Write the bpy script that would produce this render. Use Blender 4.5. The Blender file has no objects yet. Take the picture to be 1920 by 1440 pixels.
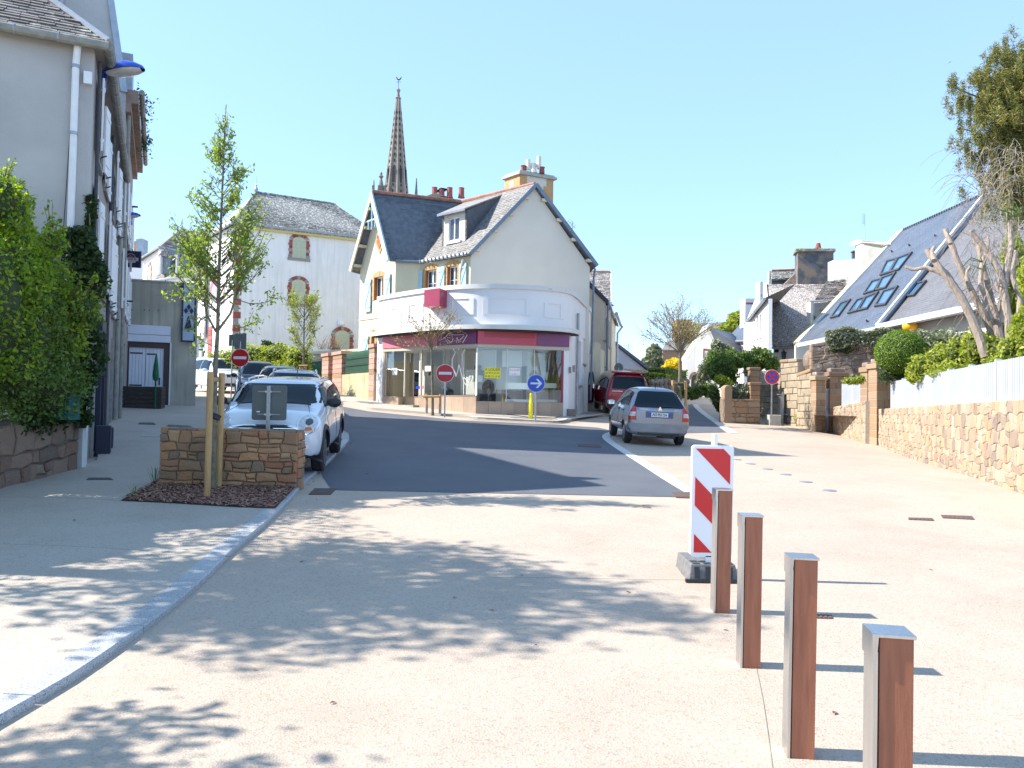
import bpy, bmesh, math, random
import numpy as np
from mathutils import Vector, Matrix
from mathutils.bvhtree import BVHTree
from mathutils.geometry import tessellate_polygon
R = math.radians
V = Vector
random.seed(7)
rng = np.random.default_rng(7)
scene = bpy.context.scene
COL = scene.collection
# ---------------------------------------------------------------- camera, world, sun, exposure
PITCH, ROLL, FPX, CAMZ = R(1.5), R(1.0), 1450.0, 1.75
cF = V((0, math.cos(PITCH), math.sin(PITCH)))
cR0 = V((1, 0, 0)); cU0 = cR0.cross(cF)
cR = (cR0 * math.cos(ROLL) + cU0 * math.sin(ROLL)).normalized()
cU = cR.cross(cF).normalized()
cam_d = bpy.data.cameras.new('camera')
cam_d.sensor_width = 36; cam_d.lens = FPX / 1920 * 36
cam_d.clip_start = 0.05; cam_d.clip_end = 5000
cam = bpy.data.objects.new('camera', cam_d); COL.objects.link(cam)
M = Matrix((cR, cU, -cF)).transposed().to_4x4(); M.translation = V((0, 0, CAMZ))
cam.matrix_world = M
scene.camera = cam
SUN_EL, SUN_AZ = R(41), R(3)          # the sun stands to the left (-X), a little beyond the picture plane (+Y)
sdir = V((-math.cos(SUN_EL) * math.cos(SUN_AZ), math.cos(SUN_EL) * math.sin(SUN_AZ), math.sin(SUN_EL)))   # towards the sun
sun_d = bpy.data.lights.new('sun', 'SUN'); sun_d.energy = 3.4; sun_d.angle = R(0.55); sun_d.color = (1.0, 0.93, 0.82)
sun = bpy.data.objects.new('sun', sun_d); COL.objects.link(sun)
sun.rotation_euler = sdir.to_track_quat('Z', 'Y').to_euler(); sun.location = (0, 0, 60)
world = bpy.data.worlds.new('World'); scene.world = world; world.use_nodes = True
wn = world.node_tree; wn.nodes.clear()
sky = wn.nodes.new('ShaderNodeTexSky'); sky.sky_type = 'NISHITA'; sky.sun_disc = False
sky.sun_elevation = SUN_EL
sky.sun_rotation = math.atan2(sdir.x, sdir.y)
sky.altitude = 3000; sky.air_density = 0.9; sky.dust_density = 0.0; sky.ozone_density = 2.5
bg = wn.nodes.new('ShaderNodeBackground'); bg.inputs['Strength'].default_value = 0.15
wo = wn.nodes.new('ShaderNodeOutputWorld')
wb = wn.nodes.new('ShaderNodeMixRGB'); wb.blend_type = 'MIX'; wb.inputs[0].default_value = .55; wb.inputs[2].default_value = (1.27, 2.04, 2.95, 1)   # thin bright veil over the whole sky
wn.links.new(sky.outputs[0], wb.inputs[1]); wn.links.new(wb.outputs[0], bg.inputs[0])
wn.links.new(bg.outputs[0], wo.inputs[0])
scene.view_settings.view_transform = 'Standard'; scene.view_settings.look = 'None'
scene.view_settings.gamma = 1; scene.view_settings.use_curve_mapping = False
scene.view_settings.exposure = 1.68
scene.cycles.max_bounces = 8
# ---------------------------------------------------------------- ground height and picture helpers
_GY = [-30, -10, 0, 4, 6, 11, 15, 20, 29, 45, 70, 120, 400, 3000]
_GZ = [-.8, -.28, 0, .11, .18, .45, .62, .82, 1.2, 2.15, 3.1, 4.2, 6, 6]
def _pchip(xs, ys):
 n = len(xs); h = [xs[i+1]-xs[i] for i in range(n-1)]; d = [(ys[i+1]-ys[i])/h[i] for i in range(n-1)]
 m = [d[0]] + [0]*(n-2) + [d[-1]]
 for i in range(1, n-1):
  if d[i-1]*d[i] > 0:
   w1 = 2*h[i]+h[i-1]; w2 = h[i]+2*h[i-1]; m[i] = (w1+w2)/(w1/d[i-1]+w2/d[i])
 def f(x):
  if x <= xs[0]: return ys[0]
  if x >= xs[-1]: return ys[-1]
  i = 0
  while x > xs[i+1]: i += 1
  t = (x-xs[i])/h[i]; t2 = t*t; t3 = t2*t
  return (2*t3-3*t2+1)*ys[i]+(t3-2*t2+t)*h[i]*m[i]+(-2*t3+3*t2)*ys[i+1]+(t3-t2)*h[i]*m[i+1]
 return f
_gb = _pchip(_GY, _GZ)
def sstep(a, b, x):
 t = min(1, max(0, (x-a)/(b-a))); return t*t*(3-2*t)
def gz(x, y):
 r = sstep(10, 22, y) * (1 - sstep(34, 55, y))
 xx = max(-13, min(13, x))
 return _gb(y) - 0.03 * xx * r
def ray(px, py):
 return (cF + cR * ((px-960)/FPX) - cU * ((py-720)/FPX))
def P(px, py, D):
 d = ray(px, py); return V((0, 0, CAMZ)) + d * (D / d.y)
def G(px, py, lift=0.0):
 d = ray(px, py); o = V((0, 0, CAMZ)); t = 0.5
 f = lambda t: (o.z + d.z*t) - gz(d.x*t, d.y*t) - lift
 while f(t) > 0 and t < 300: t *= 1.02
 a, b = t/1.02, t
 for _ in range(30):
  m = (a+b)/2
  if f(m) > 0: a = m
  else: b = m
 return V((d.x*b, d.y*b, gz(d.x*b, d.y*b)))
def GD(px, D):       # ground point seen in column px at distance D
 p = P(px, 755, D); return V((p.x, p.y, gz(p.x, p.y)))
# ---------------------------------------------------------------- materials
def nd(nt, t, **kw):
 n = nt.nodes.new(t)
 for k, v in kw.items(): setattr(n, k, v)
 return n
def mat(name, c1, c2=None, scale=4.0, rough=0.8, metal=0.0, bump=0.0, bscale=None, detail=6, spots=None, spot_scale=30, spot_amt=.5,
  vary=0.0, stretch=None, coat=0.0, spec=None, hue_vary=None, streak=None, contrast=(0.35, 0.65)):
 m = bpy.data.materials.new(name); m.use_nodes = True; nt = m.node_tree; L = nt.links.new
 b = nt.nodes['Principled BSDF']
 b.inputs['Roughness'].default_value = rough; b.inputs['Metallic'].default_value = metal
 b.inputs['Coat Weight'].default_value = coat
 b.inputs['Coat Roughness'].default_value = 0.04
 if spec is not None: b.inputs['Specular IOR Level'].default_value = spec
 b.inputs['Base Color'].default_value = (*c1, 1)
 tc = nd(nt, 'ShaderNodeTexCoord'); src = tc.outputs['Object']
 if stretch:
  mp = nd(nt, 'ShaderNodeMapping'); mp.inputs['Scale'].default_value = stretch; L(src, mp.inputs[0]); src = mp.outputs[0]
 col = None
 if c2 is not None:
  n = nd(nt, 'ShaderNodeTexNoise'); n.inputs['Scale'].default_value = scale; n.inputs['Detail'].default_value = detail
  L(src, n.inputs['Vector'])
  r = nd(nt, 'ShaderNodeValToRGB'); r.color_ramp.elements[0].position = contrast[0]; r.color_ramp.elements[1].position = contrast[1]
  r.color_ramp.elements[0].color = (*c1, 1); r.color_ramp.elements[1].color = (*c2, 1)
  L(n.outputs[0], r.inputs[0]); col = r.outputs[0]
 if spots is not None:
  n = nd(nt, 'ShaderNodeTexNoise'); n.inputs['Scale'].default_value = spot_scale; n.inputs['Detail'].default_value = 3
  L(src, n.inputs['Vector'])
  r = nd(nt, 'ShaderNodeValToRGB'); r.color_ramp.elements[0].position = 1-spot_amt-.05; r.color_ramp.elements[1].position = 1-spot_amt+.03
  r.color_ramp.elements[0].color = (0, 0, 0, 1); r.color_ramp.elements[1].color = (1, 1, 1, 1)
  L(n.outputs[0], r.inputs[0])
  mx = nd(nt, 'ShaderNodeMixRGB'); L(r.outputs[0], mx.inputs[0])
  if col is None: mx.inputs[1].default_value = (*c1, 1)
  else: L(col, mx.inputs[1])
  mx.inputs[2].default_value = (*spots, 1); col = mx.outputs[0]
 if streak is not None:       # vertical run-off stains
  mp = nd(nt, 'ShaderNodeMapping'); mp.inputs['Scale'].default_value = (3.0, 3.0, .22); L(tc.outputs['Object'], mp.inputs[0])
  n = nd(nt, 'ShaderNodeTexNoise'); n.inputs['Scale'].default_value = 2.2; n.inputs['Detail'].default_value = 5
  L(mp.outputs[0], n.inputs['Vector'])
  r = nd(nt, 'ShaderNodeValToRGB'); r.color_ramp.elements[0].position = .48; r.color_ramp.elements[1].position = .75
  L(n.outputs[0], r.inputs[0])
  mx = nd(nt, 'ShaderNodeMixRGB'); L(r.outputs[0], mx.inputs[0])
  if col is None: mx.inputs[1].default_value = (*c1, 1)
  else: L(col, mx.inputs[1])
  mx.inputs[2].default_value = (*streak, 1); col = mx.outputs[0]
 if vary or hue_vary:
  oi = nd(nt, 'ShaderNodeObjectInfo'); ge = nd(nt, 'ShaderNodeNewGeometry')
  ad = nd(nt, 'ShaderNodeMath', operation='ADD'); L(oi.outputs['Random'], ad.inputs[0]); L(ge.outputs['Random Per Island'], ad.inputs[1])
  fr = nd(nt, 'ShaderNodeMath', operation='FRACT'); L(ad.outputs[0], fr.inputs[0])
  if hue_vary:
   r = nd(nt, 'ShaderNodeValToRGB'); r.color_ramp.interpolation = 'LINEAR'
   els = r.color_ramp.elements
   while len(els) < len(hue_vary): els.new(0.5)
   for i, c in enumerate(hue_vary):
    els[i].position = i/(len(hue_vary)-1); els[i].color = (*c, 1)
   L(fr.outputs[0], r.inputs[0])
   if col is None: col = r.outputs[0]
   else:
    mx = nd(nt, 'ShaderNodeMixRGB'); mx.inputs[0].default_value = .75; L(col, mx.inputs[1]); L(r.outputs[0], mx.inputs[2]); col = mx.outputs[0]
  if vary:
   m2 = nd(nt, 'ShaderNodeMath', operation='MULTIPLY'); L(fr.outputs[0], m2.inputs[0]); m2.inputs[1].default_value = 7.31
   f2 = nd(nt, 'ShaderNodeMath', operation='FRACT'); L(m2.outputs[0], f2.inputs[0])
   mr = nd(nt, 'ShaderNodeMapRange'); L(f2.outputs[0], mr.inputs[0]); mr.inputs[3].default_value = 1-vary; mr.inputs[4].default_value = 1+vary
   hs = nd(nt, 'ShaderNodeHueSaturation'); L(mr.outputs[0], hs.inputs['Value'])
   if col is None: hs.inputs['Color'].default_value = (*c1, 1)
   else: L(col, hs.inputs['Color'])
   col = hs.outputs[0]
 if col is not None: L(col, b.inputs['Base Color'])
 if bump:
  n = nd(nt, 'ShaderNodeTexNoise'); n.inputs['Scale'].default_value = bscale or scale*4; n.inputs['Detail'].default_value = 5
  L(src, n.inputs['Vector'])
  bp = nd(nt, 'ShaderNodeBump'); bp.inputs['Strength'].default_value = bump; bp.inputs['Distance'].default_value = .02
  L(n.outputs[0], bp.inputs['Height']); L(bp.outputs[0], b.inputs['Normal'])
 return m
def leafmat(name, cols, rough=.5, trans=.35):
 m = bpy.data.materials.new(name); m.use_nodes = True; nt = m.node_tree; L = nt.links.new
 b = nt.nodes['Principled BSDF']; b.inputs['Roughness'].default_value = rough
 b.inputs['Specular IOR Level'].default_value = .35
 ge = nd(nt, 'ShaderNodeNewGeometry'); r = nd(nt, 'ShaderNodeValToRGB'); els = r.color_ramp.elements
 while len(els) < len(cols): els.new(.5)
 for i, c in enumerate(cols):
  els[i].position = i/(len(cols)-1); els[i].color = (*c, 1)
 L(ge.outputs['Random Per Island'], r.inputs[0]); L(r.outputs[0], b.inputs['Base Color'])
 t = nd(nt, 'ShaderNodeBsdfTranslucent')
 br = nd(nt, 'ShaderNodeMixRGB', blend_type='MULTIPLY'); br.inputs[0].default_value = 1; L(r.outputs[0], br.inputs[1]); br.inputs[2].default_value = (1.5, 1.6, .7, 1)
 L(br.outputs[0], t.inputs[0])
 mx = nd(nt, 'ShaderNodeMixShader'); mx.inputs[0].default_value = trans
 L(b.outputs[0], mx.inputs[1]); L(t.outputs[0], mx.inputs[2]); L(mx.outputs[0], nt.nodes['Material Output'].inputs[0])
 return m
def glassmat(name, tint=(.85, .95, .93), refl=1.0):
 m = bpy.data.materials.new(name); m.use_nodes = True; nt = m.node_tree; L = nt.links.new
 nt.nodes.remove(nt.nodes['Principled BSDF'])
 tr = nd(nt, 'ShaderNodeBsdfTransparent'); tr.inputs[0].default_value = (*tint, 1)
 gl = nd(nt, 'ShaderNodeBsdfGlossy'); gl.inputs['Roughness'].default_value = .015
 fr = nd(nt, 'ShaderNodeFresnel'); fr.inputs[0].default_value = 1.5
 mu = nd(nt, 'ShaderNodeMath', operation='MULTIPLY_ADD'); mu.use_clamp = True; L(fr.outputs[0], mu.inputs[0]); mu.inputs[1].default_value = 1.6*refl; mu.inputs[2].default_value = .02
 mx = nd(nt, 'ShaderNodeMixShader'); L(mu.outputs[0], mx.inputs[0]); L(tr.outputs[0], mx.inputs[1]); L(gl.outputs[0], mx.inputs[2])
 L(mx.outputs[0], nt.nodes['Material Output'].inputs[0])
 return m
MT = {}
MT['white_paint'] = mat('white_paint', (.78, .79, .8), (.72, .73, .75), 6, .5, bump=.05)
MT['white_render'] = mat('white_render', (.8, .8, .79), (.74, .74, .73), 1.2, .85, bump=.15, bscale=60, streak=(.66, .67, .66))
MT['white_wall_clean'] = mat('white_wall_clean', (.78, .77, .78), (.72, .72, .73), .8, .8, bump=.06, bscale=50)
MT['cream_render'] = mat('cream_render', (.62, .56, .41), (.57, .52, .38), 1.5, .85, bump=.12, bscale=70)
MT['gable_render'] = mat('gable_render', (.66, .61, .53), (.62, .575, .5), .9, .85, bump=.1, bscale=70)
MT['ochre'] = mat('ochre_stone', (.52, .31, .14), (.45, .27, .12), 5, .8, bump=.1)
MT['grey_render'] = mat('grey_render', (.5, .49, .48), (.38, .37, .37), .55, .9, bump=.35, bscale=35, detail=9)
MT['facade_old'] = mat('facade_old', (.38, .34, .31), (.29, .25, .23), 1.1, .9, bump=.2, bscale=30)
MT['beige_render'] = mat('beige_render', (.5, .43, .34), (.44, .38, .3), 1.1, .9, bump=.15, bscale=50)
MT['concrete'] = mat('raw_concrete', (.5, .46, .38), (.33, .31, .26), .8, .9, bump=.25, bscale=25, detail=9, streak=(.26, .25, .2))
MT['concrete_light'] = mat('concrete_light', (.42, .41, .37), (.33, .33, .3), 3, .9, bump=.2, bscale=40)
MT['granite'] = mat('granite', (.36, .37, .38), (.43, .44, .455), 60, .6, bump=.2, bscale=150, spots=(.14, .15, .17), spot_scale=140, spot_amt=.42, vary=.1)
MT['slate'] = mat('slate', (.075, .085, .105), (.11, .12, .14), 5, .45, bump=.15, bscale=30, vary=.25)
MT['slate_mod'] = mat('slate_smooth', (.075, .09, .125), (.1, .115, .15), .8, .42, bump=.08, bscale=12, vary=.07, spec=.8)
MT['slate_old'] = mat('slate_lichen', (.1, .1, .105), (.25, .24, .22), 14, .8, bump=.4, bscale=40, vary=.3, spots=(.5, .5, .46), spot_scale=9, spot_amt=.42)
MT['slate_left'] = mat('slate_weathered', (.15, .13, .125), (.22, .2, .19), 6, .8, bump=.3, bscale=40, vary=.25, spots=(.38, .36, .3), spot_scale=5, spot_amt=.36)
MT['stone_roof'] = mat('stone_slate', (.12, .1, .1), (.2, .17, .165), 10, .85, bump=.4, bscale=40, vary=.35, spots=(.46, .43, .4), spot_scale=17, spot_amt=.47)
MT['redtile'] = mat('ridge_terracotta', (.36, .165, .12), (.29, .13, .09), 8, .8, vary=.2)
MT['terracotta'] = mat('pot_terracotta', (.33, .09, .06), (.25, .06, .045), 9, .8, vary=.15)
MT['zinc'] = mat('zinc', (.3, .33, .37), (.38, .41, .45), 4, .45, metal=.6, bump=.05)
MT['bluegrey_trim'] = mat('bluegrey_trim', (.17, .22, .28), (.14, .18, .24), 5, .5)
MT['old_gutter'] = mat('old_gutter', (.2, .2, .18), (.3, .29, .26), 7, .7, bump=.2)
MT['brick'] = mat('red_brick', (.34, .1, .08), (.24, .075, .065), 10, .85, bump=.2, vary=.2)
MT['brick_pale'] = mat('brick_pinkish', (.42, .2, .16), (.5, .3, .25), 9, .85, bump=.2, vary=.12)  # paler, pinker tone than the red brick
MT['quoin_grey'] = mat('quoin_grey', (.25, .23, .22), (.33, .31, .29), 9, .85, bump=.2, vary=.12)
MT['shutter_green'] = mat('shutter_pale_green', (.5, .54, .4), (.46, .5, .37), 8, .6)
MT['shutter_blue'] = mat('shutter_pale_blue', (.4, .58, .68), (.36, .52, .62), 8, .6)
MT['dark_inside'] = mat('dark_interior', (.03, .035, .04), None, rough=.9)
MT['orange_wood'] = mat('orange_wood', (.38, .12, .03), (.3, .09, .02), 8, .5)
MT['window_white'] = mat('window_white', (.8, .8, .8), None, rough=.4)
MT['pane_dark'] = mat('pane_dark', (.03, .04, .05), (.05, .06, .08), 2, .06, spec=.8)
MT['burgundy'] = mat('burgundy_panel', (.33, .028, .075), (.28, .025, .065), 2, .35)
MT['red_panel'] = mat('red_panel', (.62, .06, .1), (.5, .05, .1), 2.2, .3)
MT['purple_panel'] = mat('purple_panel', (.2, .045, .16), (.25, .05, .15), 1.4, .3)
MT['pink_panel'] = mat('pink_panel', (.75, .2, .24), (.7, .18, .22), 2, .35)
MT['beige_tile'] = mat('beige_tile', (.44, .33, .25), (.38, .29, .22), 3, .35, bump=.05, vary=.12)
MT['glass'] = glassmat('shop_glass', (.93, .97, .96), 1.7)
MT['joint'] = mat('joint_line', (.3, .27, .23), None, rough=.95)
MT['fence_shade'] = mat('fence_groove_shade', (.13, .15, .2), None, rough=.6)  # dark tone standing for the shade between fence slats
MT['kerb_seam'] = mat('dark_joint', (.09, .085, .08), None, rough=.95)
MT['asphalt'] = mat('asphalt', (.096, .106, .13), (.122, .131, .153), .9, .75, bump=.5, bscale=260, spots=(.1, .105, .12), spot_scale=420, spot_amt=.42, spec=.4)
MT['steel'] = mat('brushed_steel', (.6, .61, .62), (.52, .53, .54), 12, .28, metal=1.0, stretch=(6, 6, .4))
MT['galv'] = mat('galvanised', (.36, .38, .4), (.45, .47, .5), 14, .42, metal=.75)
MT['bollard_wood'] = mat('bollard_hardwood', (.24, .078, .04), (.34, .12, .062), 5, .45, bump=.1, stretch=(9, 9, .8), detail=8, contrast=(.3, .7), coat=.15, vary=.1)
MT['stake_wood'] = mat('stake_pine', (0.504, 0.313, 0.137), (0.384, 0.227, 0.095), 6, .75, bump=.25, stretch=(7.200, 6.480, 0.840), bscale=20, vary=.08)
MT['bark_grey'] = mat('bark_grey', (.2, .18, .13), (.12, .1, .07), 12, .85, bump=.6, bscale=40)
MT['bark_pale'] = mat('bark_pale', (.36, .3, .25), (.25, .2, .17), 8, .85, bump=.6, bscale=30, stretch=(3, 3, 1))
MT['twig'] = mat('twig', (.16, .11, .07), (.22, .16, .1), 20, .8)
MT['mulch_soil'] = mat('mulch_soil', (.05, .03, .022), (.09, .06, .045), 30, .95, bump=.8, bscale=80)
MT['mulch'] = mat('mulch_bark', (0.250, 0.130, 0.095), None, rough=.9, hue_vary=[(0.112, 0.050, 0.033), (0.250, 0.120, 0.085), (0.400, 0.230, 0.171), (0.175, 0.070, 0.048)])
MT['gravel'] = mat('sandy_gravel', (.55, .45, .33), (.4, .3, .2), 40, .9, bump=.8, bscale=120)
MT['rubber'] = mat('black_rubber', (.025, .025, .028), (.04, .04, .042), 20, .75)
MT['black_plastic'] = mat('black_plastic', (.02, .021, .024), None, rough=.45)
MT['sign_red'] = mat('sign_red', (.6, .015, .02), None, rough=.3)
MT['sign_white'] = mat('sign_white', (.82, .82, .84), None, rough=.3)
MT['sign_blue'] = mat('sign_blue', (.01, .07, .5), None, rough=.3)
MT['sign_yellow'] = mat('sign_yellow', (.85, .75, .02), None, rough=.35)
MT['sign_back'] = mat('sign_back', (.11, .125, .125), (.13, .145, .145), 3, .5, bump=.03)
MT['barrier_base'] = mat('barrier_base', (.17, .17, .175), (.12, .12, .125), 20, .8, bump=.3)
MT['lamp_blue'] = mat('lamp_blue', (.012, .06, .48), None, rough=.25, coat=.5)
MT['lamp_lens'] = mat('lamp_lens', (.55, .53, .5), (.42, .4, .37), 6, .15, spec=.8)
MT['iron'] = mat('dark_iron', (.035, .04, .05), (.05, .055, .065), 14, .6)
MT['grate_rust'] = mat('grate_rust', (.16, .07, .05), (.11, .05, .04), 20, .8, bump=.3)
MT['mortar'] = mat('mortar', (.44, .4, .34), (.37, .335, .28), 14, .95, bump=.5, bscale=60)
MT['mortar_dark'] = mat('mortar_dark', (.17, .13, .1), (.24, .19, .15), 9, .95, bump=.6, bscale=50)
MT['stone_gold'] = mat('stone_gold', (0.350, 0.224, 0.118), (0.392, 0.277, 0.167), 9, .88, bump=.55, bscale=35, vary=.1,
 hue_vary=[(.41, .32, .23), (.3, .21, .15), (.42, .37, .3), (.17, .145, .14), (.45, .31, .18), (.26, .22, .2), (.43, .36, .27), (.36, .22, .15), (.22, .18, .165), (.44, .38, .29)])
MT['stone_planter'] = mat('stone_planter', (0.336, 0.184, 0.095), (0.420, 0.230, 0.126), 8, .88, bump=.7, bscale=30, vary=.15,
 hue_vary=[(0.420, 0.172, 0.084), (0.238, 0.161, 0.105), (0.504, 0.253, 0.116), (0.140, 0.115, 0.095), (0.462, 0.276, 0.147), (0.364, 0.149, 0.084), (0.308, 0.207, 0.126)])
MT['stone_left'] = mat('stone_left', (.19, .13, .095), (.26, .19, .14), 7, .92, bump=.8, bscale=22, vary=.15,
 hue_vary=[(.2, .12, .085), (.27, .19, .14), (.22, .12, .08), (.15, .11, .09), (.29, .22, .16)], spots=(.42, .39, .33), spot_scale=7, spot_amt=.26)
MT['stone_ashlar'] = mat('stone_ashlar', (0.343, 0.281, 0.207), (0.289, 0.236, 0.170), 7, .88, bump=.6, bscale=26, vary=.12)
MT['stone_pillar'] = mat('stone_pillar', (0.306, 0.197, 0.120), (0.238, 0.164, 0.112), 6, .88, bump=.6, bscale=26, vary=.12,
 hue_vary=[(0.357, 0.213, 0.112), (0.255, 0.156, 0.096), (0.340, 0.246, 0.160), (0.221, 0.148, 0.104)])
MT['stone_dark'] = mat('stone_dark', (.17, .13, .11), (.25, .2, .17), 5, .92, bump=.8, bscale=20, vary=.15, spots=(.36, .34, .31), spot_scale=5, spot_amt=.36)
MT['fence_white'] = mat('fence_white', (.5, .53, .59), (.46, .49, .56), 3, .45)
MT['church_stone'] = mat('church_stone', (.24, .2, .165), (.15, .13, .115), 1.2, .9, bump=.4, bscale=6, detail=9)
MT['red_brown_frame'] = mat('red_brown_frame', (.06, .035, .035), None, rough=.6)
MT['navy'] = mat('navy_paint', (.012, .014, .045), None, rough=.5)
MT['green_cloth'] = mat('green_canvas', (.01, .13, .06), (.008, .1, .045), 9, .8)
MT['green_hedge_fake'] = mat('green_screen_hedge', (.012, .14, .06), (.006, .07, .03), 18, .8, bump=.8, bscale=40)
MT['teal_box'] = mat('teal_cabinet', (.01, .09, .09), (.014, .11, .105), 5, .5)
MT['door_white'] = mat('door_white', (.66, .69, .78), (.62, .65, .74), 3, .5)
MT['ivory'] = mat('ivory_blind', (.85, .86, .82), None, rough=.7)
MT['inner_wall'] = mat('inner_wall', (.82, .82, .78), (.76, .76, .72), 2, .85)
MT['inner_floor'] = mat('inner_floor', (.6, .56, .5), None, rough=.6)
MT['haze_bush'] = None
MT['leaf_young'] = leafmat('leaf_young', [(.15, .23, .05), (.24, .33, .07), (.32, .4, .1), (.12, .19, .05)], trans=.45)
MT['leaf_hedge'] = leafmat('leaf_hedge', [(.1, .2, .02), (.22, .34, .035), (.34, .43, .04), (.07, .14, .02), (.44, .48, .06)], trans=.5)
MT['leaf_ivy'] = leafmat('leaf_ivy', [(.02, .045, .015), (.035, .07, .02), (.05, .085, .02)], trans=.2)
MT['leaf_yellowgreen'] = leafmat('leaf_yellowgreen', [(.24, .3, .04), (.36, .4, .06), (.16, .22, .03), (.42, .42, .1)], trans=.4)
MT['leaf_green'] = leafmat('leaf_green', [(.07, .13, .03), (.12, .19, .04), (.17, .24, .06)], trans=.3)
MT['leaf_ball'] = leafmat('leaf_ball', [(.1, .19, .015), (.17, .27, .02), (.06, .12, .012)], trans=.25)
MT['leaf_grey'] = leafmat('leaf_grey', [(.1, .13, .07), (.16, .19, .11), (.34, .36, .27), (.07, .1, .045), (.44, .44, .36)], trans=.2)
MT['leaf_pine'] = leafmat('leaf_pine', [(.16, .19, .04), (.07, .1, .02), (.26, .24, .07), (.34, .26, .1), (.1, .14, .03)], trans=.25)
MT['leaf_bud'] = leafmat('leaf_bud', [(.4, .36, .18), (.46, .4, .22), (.34, .3, .14), (.4, .4, .16)], trans=.3)
MT['leaf_budred'] = leafmat('leaf_budred', [(.3, .2, .1), (.36, .26, .12), (.28, .25, .08)], trans=.3)
MT['flower_yellow'] = leafmat('flower_yellow', [(.75, .55, .02), (.8, .65, .04), (.6, .42, .02)], trans=.2)
MT['leaf_dark'] = leafmat('leaf_dark', [(.03, .06, .018), (.05, .085, .025), (.07, .1, .03)], trans=.15)
def aggregate(name, base, base2):
 m = bpy.data.materials.new(name); m.use_nodes = True; nt = m.node_tree; L = nt.links.new
 b = nt.nodes['Principled BSDF']; b.inputs['Roughness'].default_value = .82
 tc = nd(nt, 'ShaderNodeTexCoord')
 n0 = nd(nt, 'ShaderNodeTexNoise'); n0.inputs['Scale'].default_value = .35; n0.inputs['Detail'].default_value = 7; L(tc.outputs['Object'], n0.inputs['Vector'])
 r0 = nd(nt, 'ShaderNodeValToRGB'); r0.color_ramp.elements[0].position = .35; r0.color_ramp.elements[1].position = .65
 r0.color_ramp.elements[0].color = (*base, 1); r0.color_ramp.elements[1].color = (*base2, 1); L(n0.outputs[0], r0.inputs[0])
 v = nd(nt, 'ShaderNodeTexVoronoi'); v.inputs['Scale'].default_value = 75; L(tc.outputs['Object'], v.inputs['Vector'])
 sx = nd(nt, 'ShaderNodeSeparateXYZ'); L(v.outputs['Color'], sx.inputs[0])
 r1 = nd(nt, 'ShaderNodeValToRGB'); e = r1.color_ramp.elements
 for _ in range(4): e.new(.5)
 for i, (p, c) in enumerate([(0, (.5, .5, .52)), (.12, (.72, .68, .62)), (.3, (1, 1, 1)), (.65, (1.0, .97, .92)), (.85, (1.0, .86, .7)), (1, (1.12, 1.1, 1.06))]):
  e[i].position = p; e[i].color = (*c, 1)
 L(sx.outputs[0], r1.inputs[0])
 mx = nd(nt, 'ShaderNodeMixRGB', blend_type='MULTIPLY'); mx.inputs[0].default_value = .5; L(r0.outputs[0], mx.inputs[1]); L(r1.outputs[0], mx.inputs[2])
 n2 = nd(nt, 'ShaderNodeTexVoronoi'); n2.inputs['Scale'].default_value = 16; L(tc.outputs['Object'], n2.inputs['Vector'])
 r2 = nd(nt, 'ShaderNodeValToRGB'); r2.color_ramp.elements[0].position = .05; r2.color_ramp.elements[1].position = .09
 r2.color_ramp.elements[0].color = (1, 1, 1, 1); r2.color_ramp.elements[1].color = (0, 0, 0, 1); L(n2.outputs['Distance'], r2.inputs[0])
 n3 = nd(nt, 'ShaderNodeTexNoise'); n3.inputs['Scale'].default_value = 3; L(tc.outputs['Object'], n3.inputs['Vector'])
 mu = nd(nt, 'ShaderNodeMath', operation='MULTIPLY'); L(r2.outputs[0], mu.inputs[0]); L(n3.outputs[0], mu.inputs[1])
 m2 = nd(nt, 'ShaderNodeMixRGB'); L(mu.outputs[0], m2.inputs[0]); L(mx.outputs[0], m2.inputs[1]); m2.inputs[2].default_value = (.2, .19, .18, 1)
 n4 = nd(nt, 'ShaderNodeTexNoise'); n4.inputs['Scale'].default_value = 1.1; n4.inputs['Detail'].default_value = 8; n4.inputs['Roughness'].default_value = .65; L(tc.outputs['Object'], n4.inputs['Vector'])
 r4 = nd(nt, 'ShaderNodeValToRGB'); r4.color_ramp.elements[0].position = .36; r4.color_ramp.elements[1].position = .56
 r4.color_ramp.elements[0].color = (.91, .9, .89, 1); r4.color_ramp.elements[1].color = (1, 1, 1, 1); L(n4.outputs[0], r4.inputs[0])
 m4 = nd(nt, 'ShaderNodeMixRGB', blend_type='MULTIPLY'); m4.inputs[0].default_value = 1; L(m2.outputs[0], m4.inputs[1]); L(r4.outputs[0], m4.inputs[2])
 L(m4.outputs[0], b.inputs['Base Color'])
 bp = nd(nt, 'ShaderNodeBump'); bp.inputs['Strength'].default_value = .45; bp.inputs['Distance'].default_value = .006
 L(v.outputs['Distance'], bp.inputs['Height']); L(bp.outputs[0], b.inputs['Normal'])
 return m
MT['aggregate'] = aggregate('exposed_aggregate', (.43, .366, .308), (.40, .34, .288))
MT['pavement'] = aggregate('pavement_concrete', (.45, .402, .355), (.41, .37, .33))
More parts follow.
